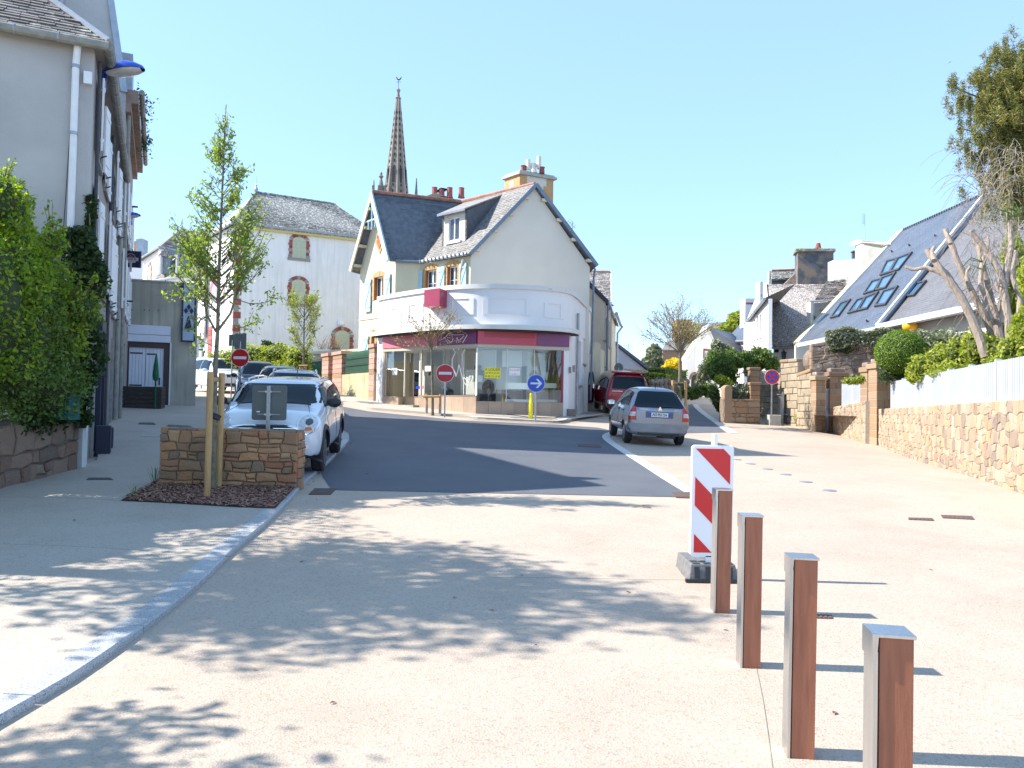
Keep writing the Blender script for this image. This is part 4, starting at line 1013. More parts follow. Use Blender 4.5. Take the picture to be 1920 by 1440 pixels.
for cx_, cy_ in ((0, .41), (-.2, .475), (.2, .475)): em([(cx_-.17, cy_), (cx_, cy_-.055), (cx_+.17, cy_), (cx_, cy_+.055)])
em([(0, .56), (.1, .6), (.18, .7), (.33, .8), (.12, .795), (0, .84), (-.12, .795), (-.33, .8), (-.18, .7), (-.1, .6)])
MB().tube([fa_.p(r_[0]-.0, vtop-.12, .1), fa_.p(r_[0]-.1, vtop-.12, .0)], .02, 6).build('bracket', 'iron', sg)
pb = P(205, 770, 24.6); pb.z = gz(pb.x, pb.y); pe = P(300, 771, 24.9)
fp = Fr(pb, pe, z0=pb.z+KH-.02); hv = fp.uv(250, 724)[1]
MT['plank_dark'] = mat('plank_dark', (.045, .035, .032), (.07, .055, .05), 7, .8, bump=.3, stretch=(1, 1, 6))
bx = thing('planter_box', 'dark plank planter box standing before the white garage doors', 'planter', pb)
for k in range(5):
 v0 = hv*k/5; mb = MB(); fp.slab(mb, 0, v0+.01, fp.L, v0+hv/5-.008, -.03, 0); mb.build('plank', 'plank_dark', bx)
 mb = MB(); fp.slab(mb, fp.L+.002, v0+.01, fp.L+.03, v0+hv/5-.008, -.5, 0); mb.build('plank', 'plank_dark', bx)
mb = MB(); fp.slab(mb, 0, .0, fp.L, hv-.06, -.5, -.04); mb.build('box_core', 'plank_dark', bx)
pu = fp.uv(294, 700)[0]; t = thing('closed_parasol', 'furled green parasol standing by the planter box', 'parasol', fp.p(pu, 0, .12))
ptv = fp.uv(295, 664)[1]
MB().lathe([(.025, 0), (.025, ptv*.5), (.075, ptv*.52), (.1, ptv*.6), (.07, ptv*.8), (.02, ptv), (.001, ptv+.02)], fp.p(pu, 0, .12), n=9).build('canopy', 'green_cloth', t)
MB().tube([fp.p(pu, 0, .12), fp.p(pu, ptv*.5, .12)], .03, 8).build('pole', 'green_cloth', t)
tag(MB().tube([fp.p(.35, .0, .1), fp.p(.35, .62, .1)], .045, 10).build('white_tube', 'white_paint'), 'short white tube leaning at the dark planter box', 'tube')
for i, (u, w_, h_) in enumerate(((1.9, .4, .72), (2.7, .35, .66))):
 mb = MB(); mb.box(fs_.p(u, h_/2+.05, .2), (w_, .26, h_), fs_.d, fs_.n); o = mb.build('planter_box', 'navy', bevel=.02)
 tag(o, ['tall navy blue trough against the old facade', 'lower navy blue trough farther along the old facade'][i], 'planter')
def wall_lamp(c, L, label, arm_from, s=1.0):
 t = thing('street_lamp', label, 'street lamp', arm_from)
 ax = V((1, 0, .12)).normalized(); ay = V((0, 1, 0)); az = ax.cross(ay)
 def pt(x, y, z): return c+ax*x*L+ay*y*L+az*z*L
 mb = MB(); n = 12; secs = [(-.5, .04, .05), (-.38, .1, .12), (-.15, .2, .22), (.1, .24, .24), (.32, .2, .17), (.46, .1, .09), (.5, .02, .02)]
 for x, w, h in secs:
  for k in range(n+1):
   a = math.pi*k/n; mb.v.append(pt(x, math.cos(a)*w, math.sin(a)*h))
 for i in range(len(secs)-1):
  for k in range(n): q = i*(n+1)+k; mb.f.append((q, q+1, q+n+2, q+n+1))
 mb.build('hood', 'lamp_blue', t, smooth='all')
 mb = MB()
 for x, w, h in secs[1:-1]:
  for k in range(n+1):
   a = math.pi*k/n; mb.v.append(pt(x*.95, math.cos(a)*w*.9, -math.sin(a)*h*.45))
 for i in range(len(secs)-3):
  for k in range(n): q = i*(n+1)+k; mb.f.append((q, q+1, q+n+2, q+n+1))
 mb.build('lens', 'lamp_lens', t, smooth='all')
 MB().tube([pt(-.45, 0, .02), pt(-.7, 0, 0), arm_from], .03*s, 8).build('arm', 'lamp_blue', t, smooth=True)
 MB().box(arm_from, (.08*s, .12*s, .4*s)).build('wall_plate', 'lamp_blue', t)
 return t
D1 = K.y+.7; c1 = P(231, 134, D1); wp = fs_.p(1.0, 0, .06); wp.z = P(180, 150, wp.y).z
wall_lamp(c1, 82/FPX*D1, 'large blue street lamp on the grey corner house', V((wp.x, wp.y, c1.z-.08)))
D2 = 24.0; c2 = P(247, 406, D2); w2 = fB.p((D2-K2.y)/.909, 0, .2); wall_lamp(c2, 34/FPX*D2, 'small blue street lamp farther along the left facade', V((w2.x, w2.y, c2.z-.1)), .7)
D3 = 24.5; t = thing('sign_bracket', 'iron bracket with two floodlights above the small blue lamp', 'bracket', P(228, 400, D3))
MB().tube([P(226, 386, D3), P(258, 388, D3)], .03, 6).build('bar', 'iron', t)
for px in (229, 240): MB().lathe([(.09, -.1), (.09, .08), (.07, .1)], P(px, 397, D3), (.2, -1, -.2), 14).build('floodlight', 'concrete_light', t)
D4 = 23; t = thing('sign_bracket', 'wrought iron bracket with a scroll on the left facade', 'bracket', P(204, 563, D4))
MB().tube([P(203, 563, D4), P(249, 565, D4)], .025, 6).build('bar', 'iron', t); MB().tube([P(203, 562, D4), P(203, 590, D4)], .03, 6).build('bar', 'iron', t)
sc_ = [P(236-7*math.cos(a*.7)*(1-a/12), 571+6*math.sin(a*.7)*(1-a/12), D4) for a in range(10)]; MB().tube([P(205, 578, D4), P(222, 570, D4)]+sc_, .012, 5).build('scroll', 'iron', t)
D5 = 24; cS = P(246, 486, D5); t = thing('hanging_sign', 'black square hanging sign with a round badge and banner', 'sign', cS); sx_ = 37/FPX*D5; sz_ = 31/FPX*D5
MB().box(cS, (sx_, .06, sz_), V((1, 0, -.04))).build('sign_board', 'navy', t)
MT['badge_grey'] = mat('badge_grey', (.45, .42, .48), None, rough=.6)
ring = MB();
for k in range(24):
 a0, a1 = 2*math.pi*k/24, 2*math.pi*(k+1)/24; r0 = sz_*.3
 ring.quad(*[cS+V((r*math.cos(a), -.035, r*math.sin(a)+.02)) for r, a in ((r0, a0), (r0, a1), (r0*.9, a1), (r0*.9, a0))])
ring.build('badge_ring', 'badge_grey', t)
MB().lathe([(sz_*.16, 0), (sz_*.16, .004)], cS+V((0, -.033, .04)), (0, -1, 0), 18).build('badge_disc', 'brick', t)
MB().box(cS+V((0, -.037, -.01)), (sx_*.78, .01, sz_*.2)).build('banner', 'badge_grey', t)
MB().box(cS+V((0, -.037, -.09)), (sx_*.5, .01, sz_*.1)).build('banner', 'badge_grey', t)
text_mesh('SAUVEUR', .085, 'navy', 'lettering', cS+V((0, -.045, -.01)), (1, 0, 0), (0, 0, 1), .004, t)
MB().box(cS+V((.02, -.05, -.25)), (.05, .05, .3)).build('spotlight', 'badge_grey', t)
for z in (.18, -.02, -.2): MB().tube([cS+V((-sx_/2, 0, z)), cS+V((-sx_/2-.25, 0, z+.01))], .01, 5).build('stay', 'iron', t)
# ---------------------------------------------------------------- large white building with brick trimmed windows
def arch_window(fr, r, parent, brick=True, shutters='shutter_green', nj=6, mixed=True):
 """pale closed shutters in a surround of alternating brick and granite blocks with a segmental arch; r = outer rectangle"""
 u0, v0, u1, v1 = r; W = u1-u0; j = W*.17; rise = W*.16; vj = v1-rise-j*.9
 o = thing_part = None
 blocks = []
 for s in (0, 1):
  for k in range(nj):
   a = v0+(vj-v0)*k/nj; b = v0+(vj-v0)*(k+1)/nj
   wj = j*(1.12 if k % 2 == 0 else .9)
   x0, x1 = (u0+j-wj, u0+j) if s == 0 else (u1-j, u1-j+wj)
   mb = MB(); fr.slab(mb, x0, a+.006, x1, b-.006, .0, .035+.01*(k % 2))
   mb.build('surround_block', 'quoin_grey' if (k % 2 == 0 and mixed) and (k in (0, nj-1) or k == 2) else 'brick', parent)
 na = 7
 cx = (u0+u1)/2; Rr = ((W/2-j)**2+rise**2)/(2*rise); cy = vj+rise-Rr; th = math.asin(min(.999, (W/2-j)/Rr))
 for k in range(na):
  a0 = -th+2*th*k/na+.012; a1 = -th+2*th*(k+1)/na-.012
  pts = [(cx+Rr*math.sin(a0), cy+Rr*math.cos(a0)), (cx+Rr*math.sin(a1), cy+Rr*math.cos(a1)), (cx+(Rr+j*1.0)*math.sin(a1*1.12), cy+(Rr+j*1.0)*math.cos(a1*1.12)), (cx+(Rr+j*1.0)*math.sin(a0*1.12), cy+(Rr+j*1.0)*math.cos(a0*1.12))]
  MB().prism([fr.p(x, y, 0) for x, y in pts], fr.n*(.05 if k == 3 else .04)).build('surround_block', 'quoin_grey' if k in (0, 3, 6) else 'brick', parent)
 n = 8
 def half(x0, x1):
  pts = [(x0, v0), (x1, v0)]+[(x1+(x0-x1)*i/n, cy+math.sqrt(max(0, Rr*Rr-(x1+(x0-x1)*i/n-cx)**2))) for i in range(n+1)]
  return pts
 for x0, x1 in ((u0+j, cx-.01), (cx+.01, u1-j)):
  sh = MB().prism([fr.p(x, y, .005) for x, y in half(x0, x1)], fr.n*.02).build('shutter', shutters, parent)
  mb = MB(); m_ = (v0+vj)/2
  for (a, b) in ((v0+.06, m_-.04), (m_+.04, vj-.02)):
   k = 7
   for i in range(k): y = a+(b-a)*(i+.5)/k; fr.slab(mb, x0+.06, y-.02, x1-.06, y+.008, .026, .04)
  mb.build('louvres', shutters, sh)
 mb = MB(); fr.slab(mb, u0-.05, v0-.16, u1+.05, v0-.004, 0, .07); mb.build('sill', 'quoin_grey', parent)
wa = P(434, 748, 42.46); wb_ = P(722, 753, 46.4); wc = P(371, 747, 48.0)
W1 = thing('white_house', 'big white three storey house with hipped slate roof and brick trimmed windows', 'house', (wa.x, wa.y, gz(wa.x, wa.y)))
f1 = Fr(wa, wb_, z0=gz(wa.x, wa.y)-.3); f2 = Fr(wc, wa, z0=f1.z0); ev = f1.uv(478, 424)[1]
f1.wall(MB(), 0, 0, f1.L, ev).build('front_wall', 'white_render', W1) if 0 else None
mb = MB(); f1.wall(mb, 0, 0, f1.L, ev); mb.build('front_wall', 'white_render', W1)
mb = MB(); f2.wall(mb, 0, 0, f2.L, ev); mb.build('side_wall', 'white_wall_clean', W1)
eC = f1.p(0, ev, .25)-f1.d*.0+f2.n*.25; eR = f1.p(f1.L, ev, .25); eB = f2.p(0, ev, .25)
zr = P(480, 361, 47).z; rL = P(480, 361, 47); rR = P(628, 378, 49.6); rR.z = rL.z+.02
for q in ([eC, eR, rR, rL],):
 roof_slab('roof_slope', 'slate_old', q, W1); slate_cover(q, .3, .16, 'slate_old', W1, random.Random(4), .014, .2)
roof_slab('roof_slope', 'slate_old', [eB, eC, rL, rL], W1) if 0 else solid('roof_slope', 'slate_old', [[eB, eC, rL]], W1)
solid('roof_slope', 'slate_old', [[eR, eR+V((-3, 8, 0)), rR]], W1); solid('roof_slope', 'slate_old', [[eB, rL, rR, eR+V((-3, 8, 0))]], W1)
MB().tube([eC, eR], .07, 8).build('gutter', 'zinc', W1); MB().tube([eB, eC], .07, 8).build('gutter', 'zinc', W1)
mb = MB(); f1.slab(mb, 0, ev-.22, f1.L, ev-.02, .01, .2); mb.build('eaves_board', mat('eaves_yellow', (.55, .5, .22), None, rough=.7), W1)
ridge(rL, rR, 'slate_old', W1, .1, .4); MB().tube([eC, rL], .05, 6).build('hip', 'slate_old', W1)
MB().lathe([(.1, 0), (.14, .15), (.05, .3), (.07, .4), (.015, .5), (.008, 1.0)], rL+V((0, 0, .05)), n=8).build('finial', 'zinc', W1)
for r_ in ((541.5, 438.5, 580.5, 484), (539.5, 518, 579.5, 569)): arch_window(f1, f1.rect(*r_), W1)
arch_window(f1, f1.rect(621, 613, 662, 672), W1, nj=9)
for k in range(26):      # corner quoins
 v = ev-.4-k*.37
 if v < .2: break
 w_ = .36 if k % 2 else .24
 mb = MB(); f1.slab(mb, 0, v, w_, v+.36, 0, .03); mb.build('quoin', 'brick' if k % 2 else 'quoin_grey', W1)
 mb = MB(); f2.slab(mb, f2.L-w_*.5, v, f2.L, v+.36, 0, .03); mb.build('quoin', 'brick' if k % 2 else 'quoin_grey', W1)
MB().lathe([(.16, 0), (.2, .1), (.16, .3), (.001, .34)], f1.p(f1.uv(638, 615)[0], f1.uv(638, 611)[1], .12), n=12).build('globe_lamp', 'white_paint', W1)
mb = MB(); r_ = f2.rect(390.5, 612, 397.5, 690); fq = 9
for k in range(fq):
 m2 = MB(); f2.slab(m2, r_[0], r_[1]+(r_[3]-r_[1])*k/fq+.01, r_[2], r_[1]+(r_[3]-r_[1])*(k+1)/fq-.01, 0, .05+.01*(k % 2)); m2.build('door_jamb_block', 'brick', W1)
mb = MB(); r_ = f2.rect(398, 616, 408, 690); f2.slab(mb, *r_, -.01, .02); mb.build('door', 'white_paint', W1)
MB().tube([f2.p(f2.uv(384, 600)[0], 0, .1), f2.p(f2.uv(384, 600)[0], ev-.1, .1)], .07, 8).build('downpipe', 'zinc', W1)
cH = P(403, 543, 44); hs = thing('oval_sign', 'red and pink oval shop sign glimpsed behind the young tree', 'sign', cH)
MB().lathe([(.5, -.04), (.5, .04)], cH, (-.3, -1, 0), 24).build('sign_disc', 'pink_panel', hs); MB().lathe([(.36, 0), (.36, .01)], cH+V((-.01, -.05, -.15)), (-.3, -1, 0), 20).build('sign_face', 'badge_grey', hs)
hs.scale = (.62, 1, 1.6)
# ---------------------------------------------------------------- second white house behind the annex
a = P(261, 746, 60); b = P(294, 746, 55); c = P(395, 748, 59)
W2 = thing('white_house', 'white house with brick quoins and hipped roof above the concrete annex', 'house', (b.x, b.y, gz(b.x, b.y)))
fL = Fr(a, b, z0=3); fR = Fr(b, c, z0=3); ev2 = fL.uv(293, 471)[1]
mb = MB(); fL.wall(mb, 0, 0, fL.L, ev2); mb.build('side_wall', 'white_wall_clean', W2)
mb = MB(); fR.wall(mb, 0, 0, fR.L, ev2); mb.build('front_wall', 'white_render', W2)
r0, r1_ = P(341, 428, 60), P(392, 430, 62); r1_.z = r0.z
qa, qb, qc = fL.p(0, ev2, .35), fL.p(fL.L, ev2, .3)+fR.n*.3, fR.p(fR.L, ev2, .3)
solid('roof_slope', 'slate_left', [[qa, qb, r0]], W2)
roof_slab('roof_slope', 'slate_left', [qb, qc, r1_, r0], W2); slate_cover([qb, qc, r1_, r0], .4, .22, 'slate_left', W2, random.Random(6), .016, .2)
solid('roof_slope', 'slate_left', [[qa, r0, r1_, qc+V((-2, 8, 0)), qa+V((0, 6, 0))]], W2)
MB().tube([qa, qb], .08, 6).build('gutter', 'zinc', W2); MB().tube([qb, qc], .08, 6).build('gutter', 'zinc', W2)
for k in range(12):
 w_ = .62 if k % 2 else .4; mb = MB(); fR.slab(mb, 0, ev2-.7-k*.5, w_, ev2-.25-k*.5, 0, .04); mb.build('quoin', 'brick' if k % 2 == 0 else 'quoin_grey', W2)
arch_window(fL, fL.rect(277, 492, 285, 526), W2, nj=4)
MB().tube([r0, r0+V((0, 0, .7))], .05, 6).build('finial', 'zinc', W2)
lw = [P(286, 526, 52), P(385, 508, 46), P(385, 470, 50), P(318, 487, 55)]
roof_slab('porch_roof', 'slate_left', lw, W2); slate_cover(lw, .35, .2, 'slate_left', W2, random.Random(8))
MB().tube([lw[0]-V((0, .05, .05)), lw[1]-V((0, .05, .05))], .07, 6).build('gutter', 'zinc', W2)
mb = MB(); mb.prism([lw[0]+V((.1, .3, -.1)), lw[1]+V((-.1, .3, -.1)), lw[1]+V((-.1, .3, -4)), lw[0]+V((.1, .3, -4))], (0, .3, 0)); mb.build('porch_wall', 'white_wall_clean', W2)
for px, D in ((321, 51.5), (352, 49.5)):
 dc_ = P(px, 501, D); MB().box(dc_, (.55, 1.5, 1.15)).build('dormer', 'bluegrey_trim', W2)
 MB().box(dc_+V((-.28, -.3, 0)), (.1, 1.5, 1.2)).build('dormer_cheek', 'white_wall_clean', W2)
 MB().prism([dc_+V((-.5, -.95, .55)), dc_+V((.5, -.95, .55)), dc_+V((0, -.95, 1.15))], (0, 2, 0)).build('dormer_roof', 'slate_old', W2)
cc = P(264, 478, 75); t = thing('far_house', 'pale far house with a chimney and two red pots, left of the hipped roof', 'house', (cc.x, cc.y, 0))
MB().box(P(266, 468, 75), (.75, .9, 1.9)).build('chimney', 'zinc', t)
MB().box(P(258, 470, 75.4), (.3, .9, 1.7)).build('chimney_side', 'ochre', t)
for px in (262, 266): MB().lathe([(.12, 0), (.1, .6)], P(px, 459, 75), n=8).build('chimney_pot', 'brick', t)
MB().prism([P(243, 486, 75), P(278, 480, 75), P(278, 620, 75), P(243, 620, 75)], (0, 6, 0)).build('wall', 'white_wall_clean', t)
MB().prism([P(243, 486, 74.8), P(254, 478, 76), P(285, 478, 76), P(285, 486, 74.8)], (0, 3, 0)).build('roof', 'slate', t)
# ---------------------------------------------------------------- church
CD = 105.0; sC = FPX/CD; cx_, cy_ = P(743, 360, CD).x, CD; zb_ = P(743, 372, CD).z; zt_ = P(743, 186, CD).z
ch = thing('church', 'stone church spire with pinnacles rising behind the cream house', 'church', (cx_, cy_, gz(cx_, cy_)))
rb = 22.8/sC; n = 8; rt = .28
def octp(r, z, rot=R(12)): return [V((cx_+r*math.cos(rot+2*math.pi*k/8), cy_+r*math.sin(rot+2*math.pi*k/8), z)) for k in range(8)]
zbase = zb_-4; rbase = rb+(rb-rt)*(zb_-zbase)/(zt_-zb_)
lo, hi = octp(rbase, zbase), octp(rt, zt_)
rings = 46; mb = MB()
for i in range(rings):
 t0, t1 = i/rings, (i+1)/rings; a = [lo[k].lerp(hi[k], t0) for k in range(8)]; b = [lo[k].lerp(hi[k], t1) for k in range(8)]
 b2 = [V((cx_, cy_, b[k].z)).lerp(b[k], 1.0)+(V((b[k].x-cx_, b[k].y-cy_, 0)).normalized()*.02) for k in range(8)]
 for k in range(8): mb.quad(a[k], a[(k+1) % 8], b2[(k+1) % 8], b2[k])
mb.build('spire', 'church_stone', ch)
for k in range(8): MB().tube([lo[k], hi[k]], [.13, .06], 6).build('spire_rib', mat('rib_pale', (.34, .3, .25), None, rough=.9) if k == 0 else bpy.data.materials['rib_pale'], ch)
mb = MB(); slots = []
for k in range(8):
 a0, a1, h0, h1 = lo[k], lo[(k+1) % 8], hi[k], hi[(k+1) % 8]
 m0, m1 = (a0+a1)/2, (h0+h1)/2; nn = V((m0.x-cx_, m0.y-cy_, 0)).normalized()
 if nn.y > .3: continue
 for j in range(17):
  t = .12+j*.048; p = m0.lerp(m1, t)+nn*.02; w_ = .16 if t < .6 else .12; h_ = .38
  if j == 5: h_ = 2.0; w_ = .28; p += V((0, 0, .5))
  if j in (6,): continue
  MB().box(p, (w_, .14, h_), V((-nn.y, nn.x, 0)), nn).build('slot', 'dark_inside', ch)
MB().lathe([(rt*1.25, 0), (rt*1.5, .15), (rt*.8, .3), (.16, .8), (.22, 1.1), (.3, 1.25), (.12, 1.45), (.05, 1.6)], (cx_, cy_, zt_), n=10).build('spire_cap', 'church_stone', ch)
vz = zt_+1.5; VT = P(743, 148, CD).z
va = MB().tube([(cx_, cy_, vz), (cx_, cy_, VT)], .035, 6).build('weathervane', 'iron', ch)
MB().tube([(cx_-.3, cy_, vz+.9), (cx_+.3, cy_, vz+.9)], .03, 5).build('cross_arm', 'iron', va)
rp = [(-.38, .22), (-.3, .3), (-.2, .2), (-.12, .02), (.05, -.04), (.2, .1), (.32, .34), (.38, .3), (.34, .05), (.2, -.12), (0, -.22), (-.2, -.1)]
MB().prism([V((cx_+x, cy_, VT+z)) for x, z in rp], (0, .05, 0)).build('cockerel', 'iron', va)
tz = zb_-.5
MB().lathe([(2.9, -40), (2.9, -.3), (3.1, -.2), (3.1, .2), (2.2, .25)], (cx_, cy_, tz-2.0), n=8).build('tower', 'church_stone', ch)
def pinn(px, top, base, wpx, D, cap=True):
 z1 = P(px, top, D).z; z0 = P(px, base, D).z; x = P(px, base, D).x; w_ = wpx/FPX*D/2
 o = MB().lathe([(w_*1.15, -4), (w_, 0), (w_*.55, (z1-z0)*.5), (.06, z1-z0)], (x, D, z0), n=8 if cap else 6).build('pinnacle', 'church_stone', ch)
 if cap: MB().lathe([(.2, 0), (.34, .25), (.12, .45), (.2, .6), (.03, .9)], (x, D, z1-.3), n=8).build('pinnacle_cap', 'church_stone', o)
pinn(713.5, 330, 385, 26, 103); pinn(700, 337, 390, 9, 104, False); pinn(780, 334, 385, 9.5, 106, False)
for px in (700, 711, 722): MB().box(P(px, 352, 102.6)+V((0, 0, -1.2)), (.3, .3, 3.0)).build('buttress', 'church_stone', ch)
for px in (706, 717): MB().box(P(px, 372, 101.4), (.35, .1, 1.5)).build('lancet', 'dark_inside', ch)
MB().box(P(711, 402, 104), (26/FPX*104, 3, 40/FPX*104)).build('turret_base', 'church_stone', ch)
# ================================================================ cream house with two gables
GL, GR, GA = P(878, 477, 33), P(1116, 500, 35.3), P(1002, 346, 34.2)
GR.z = GL.z
WLc, WRc, WA = P(673, 507, 37.4), P(742, 491, 34.9), P(710, 364, 36.1)
WLc.z = WRc.z = GL.z
RB = P(866, 380, 37.4); RB.z = GA.z = WA.z = (GA.z+WA.z+RB.z)/3
VL = P(790, 493, 35.1); VL.z = GL.z
g0 = gz(0, 34)-.2
YH = thing('cream_house', 'cream house with two gables, dark slate roofs and a tall chimney', 'house', (GL.x, GL.y, g0))
def shrink(a, b, s0, s1): d = (b-a).normalized(); return a+d*s0, b-d*s1
ga_, gb_ = shrink(GL, GR, .12, .28)
fG = Fr(ga_, gb_, z0=g0); evG = GL.z-g0; apv = GA.z-g0
ua = (V((GA.x, GA.y, 0))-fG.a).dot(fG.d)
mb = MB(); mb.prism([fG.p(0, 0), fG.p(fG.L, 0), fG.p(fG.L, evG-.05), fG.p(ua, apv-.18), fG.p(0, evG-.05)], fG.n*-.3); mb.build('gable_wall', 'gable_render', YH)
fM = Fr(VL, ga_, z0=g0); fS = Fr(WRc, VL, z0=g0)
wl_a, wl_b = shrink(WLc, WRc, .12, .0)
fW = Fr(wl_a, wl_b, z0=g0); uw = (V((WA.x, WA.y, 0))-fW.a).dot(fW.d)
evW = GL.z-g0
wins_m = [fM.rect(798, 506, 818, 556), fM.rect(839, 499, 858, 550)]
mb = MB(); fM.wall(mb, 0, 0, fM.L, evW-.05, [(r[0], r[1], r[2], r[3]) for r in wins_m], t=.22); mb.build('street_wall', 'cream_render', YH)
mb = MB(); fS.wall(mb, 0, 0, fS.L, evW-.05); mb.build('side_wall', 'cream_render', YH)
wwin = fW.rect(702, 519, 719, 562); wwin2 = fW.rect(697, 628, 703, 666)
mb = MB(); fW.wall(mb, 0, 0, fW.L, evW-.02, [wwin, wwin2], t=.22); mb.build('wing_wall', 'cream_render', YH)
mb = MB(); mb.prism([fW.p(0, evW-.02), fW.p(fW.L, evW-.02), fW.p(uw, apv-.3)], fW.n*-.3); mb.build('wing_gable', 'cream_render', YH)
bk = [V((gb_.x-.1+(-.377*7), gb_.y+.926*7, 0))]
mb = MB(); q0 = V((gb_.x, gb_.y, g0)); q1 = q0+V((-.6, 7.5, 0)); mb.quad(q0, q1, q1+V((0, 0, evG)), q0+V((0, 0, evG))); q2 = V((wl_a.x+1, wl_a.y+6, g0)); mb.quad(q1, q2, q2+V((0, 0, evG)), q1+V((0, 0, evG))); q3 = V((wl_a.x, wl_a.y, g0)); mb.quad(q2, q3, q3+V((0, 0, evG)), q2+V((0, 0, evG))); mb.build('rear_wall', 'cream_render', YH)
for u_, v_ in (((0, fW.uv(690, 598)[1])),):
 mb = MB(); fW.slab(mb, 0, v_-.03, fW.L, v_+.03, .0, .03); mb.build('string_course', 'cream_render', YH)
dW = (WLc-WRc).normalized()
oW = fW.n*.35
dvW = (WRc-WA).normalized()
drop = V((0, 0, .0))
slopes = [('wing', [WRc+oW*.9, VL, RB, WA+oW]), ]
wr = [WRc+oW*.9, VL, RB, WA+oW]
roof_slab('roof_slope', 'slate', wr, YH, .1); slate_cover(wr, .22, .13, 'slate', YH, random.Random(21), .006, .05)
wlq = [WA+oW, RB, WLc+V((1.5, 5.0, 0)), WLc+oW-V((.12, 0, .1))]
roof_slab('roof_slope', 'slate', wlq, YH, .1)
ml = [VL, GL+fG.n*.22, GA+fG.n*.22, RB]
MT['slate_pale'] = mat('slate_weathered_pale', (.17, .165, .165), (.27, .26, .25), 9, .8, bump=.3, bscale=30, vary=.18)
roof_slab('roof_slope', 'slate_pale', ml, YH, .1); slate_cover(ml, .24, .14, 'slate_pale', YH, random.Random(22), .008, .12)
GRb = GR+V((-.5, 7.8, 0)); RBb = RB+V((0, 2, 0))
roof_slab('roof_slope', 'slate', [GR+fG.n*.22, GRb, RBb, GA+fG.n*.22], YH, .1)
solid('roof_slope', 'slate', [[RB, RBb, GRb, WLc+V((1.5, 5, 0))]], YH)
def verge(a, b, n, m, w=.16, t=.07, name='verge'):
 d = (b-a).normalized(); up_ = n.cross(d); up_ = up_ if up_.z > 0 else -up_
 return MB().prism([a+up_*.06, b+up_*.06, b-up_*(w-.06), a-up_*(w-.06)], n*t).build(name, m, YH)
for a, b in ((GL, GA), (GR, GA)): verge(a+fG.n*.2, b+fG.n*.2, fG.n, 'bluegrey_trim')
for a, b in ((WLc-V((.1, 0, .1)), WA), (WRc, WA)): verge(a+oW, b+oW, fW.n, 'shutter_blue' if a is WRc else 'cream_render', .2)
mb = MB(); verge(WRc+oW*1.1, WA+oW*1.1, fW.n, 'shutter_blue', .26, .04, 'bargeboard')
for t_ in (.12, .38, .62, .86):
 for a in (GR,):
  c = a.lerp(GA, t_)+fG.n*.12-V((0, 0, .2)); MB().box(c, (.28, .22, .13), fG.d, fG.n).build('purlin_end', 'cream_render', YH)
 c = GL.lerp(GA, t_)+fG.n*.12-V((0, 0, .2)); MB().box(c, (.2, .22, .1), fG.d, fG.n).build('purlin_end', 'cream_render', YH)
 c = WLc.lerp(WA, t_)+fW.n*.2-V((0, 0, .26)); MB().box(c, (.22, .4, .12), fW.d, fW.n).build('purlin_end', 'cream_render', YH)
pt_ = [fW.p(uw+x, apv-.3-z, .34) for x, z in ((-.55, 1.0), (.55, 1.0), (0, -.1))]
mb = MB(); mb.tube([pt_[0], pt_[1]], .05, 6); mb.tube([pt_[2], fW.p(uw, apv-1.75, .34)], .05, 6); mb.tube([fW.p(uw-.3, apv-1.3, .34), fW.p(uw-.3, apv-1.7, .34)], .045, 6); mb.tube([fW.p(uw+.3, apv-1.3, .34), fW.p(uw+.3, apv-1.7, .34)], .045, 6); mb.build('gable_ornament', 'shutter_blue', YH)
gutter(VL+fM.n*.12, GL+fM.n*.12, 'zinc', YH, .07); gutter(WRc+fS.n*.1, VL+fS.n*.1, 'bluegrey_trim', YH, .07)
mb = MB()
for k in range(12): p = VL.lerp(GL, (k+.5)/12)+fM.n*.14; mb.box(p, (.03, .2, .16), fM.d, fM.n)
stuff(mb.build('gutter_brackets', 'zinc', YH))
MB().tube([fM.p(fM.L-.35, evW-.15, .12), fM.p(fM.L-.55, evW-.7, .08), fM.p(fM.L-.55, 2, .08)], .045, 8).build('downpipe', 'cream_render', YH)
MB().tube([GR+V((.0, 0, -.1)), GR+V((-.05, .1, -.5)), V((GR.x-.12, GR.y, 2))], .05, 8).build('downpipe', 'bluegrey_trim', YH)
ridge(WA+oW+V((0, 0, .03)), RB+V((0, 0, .03)), 'redtile', YH, .1, .33)
ridge(RB+V((0, 0, .03)), GA+V((0, 0, .05)), 'redtile', YH, .1, .33)
def surround(fr, r, parent, arch=.16, w=.16):
 u0, v0, u1, v1 = r
 n = 5
 for s in (0, 1):
  for k in range(n):
   a = v0+(v1-v0)*k/n; b = v0+(v1-v0)*(k+1)/n; ww = w*(1.25 if k % 2 else .85)
   mb = MB(); fr.slab(mb, *( (u0-ww, a+.004, u0, b-.004) if s == 0 else (u1, a+.004, u1+ww, b-.004)), 0, .03); mb.build('surround_block', 'ochre', parent)
 cx = (u0+u1)/2; W = (u1-u0)/2+w
 for k in range(5):
  x0, x1 = cx-W+2*W*k/5+.004, cx-W+2*W*(k+1)/5-.004
  f_ = lambda x: v1+.1+arch*(1-((x-cx)/W)**2)
  MB().prism([fr.p(x0, v1), fr.p(x1, v1), fr.p(x1, f_(x1)), fr.p((x0+x1)/2, f_((x0+x1)/2)), fr.p(x0, f_(x0))], fr.n*(.05 if k == 2 else .035)).build('surround_block', 'ochre', parent)
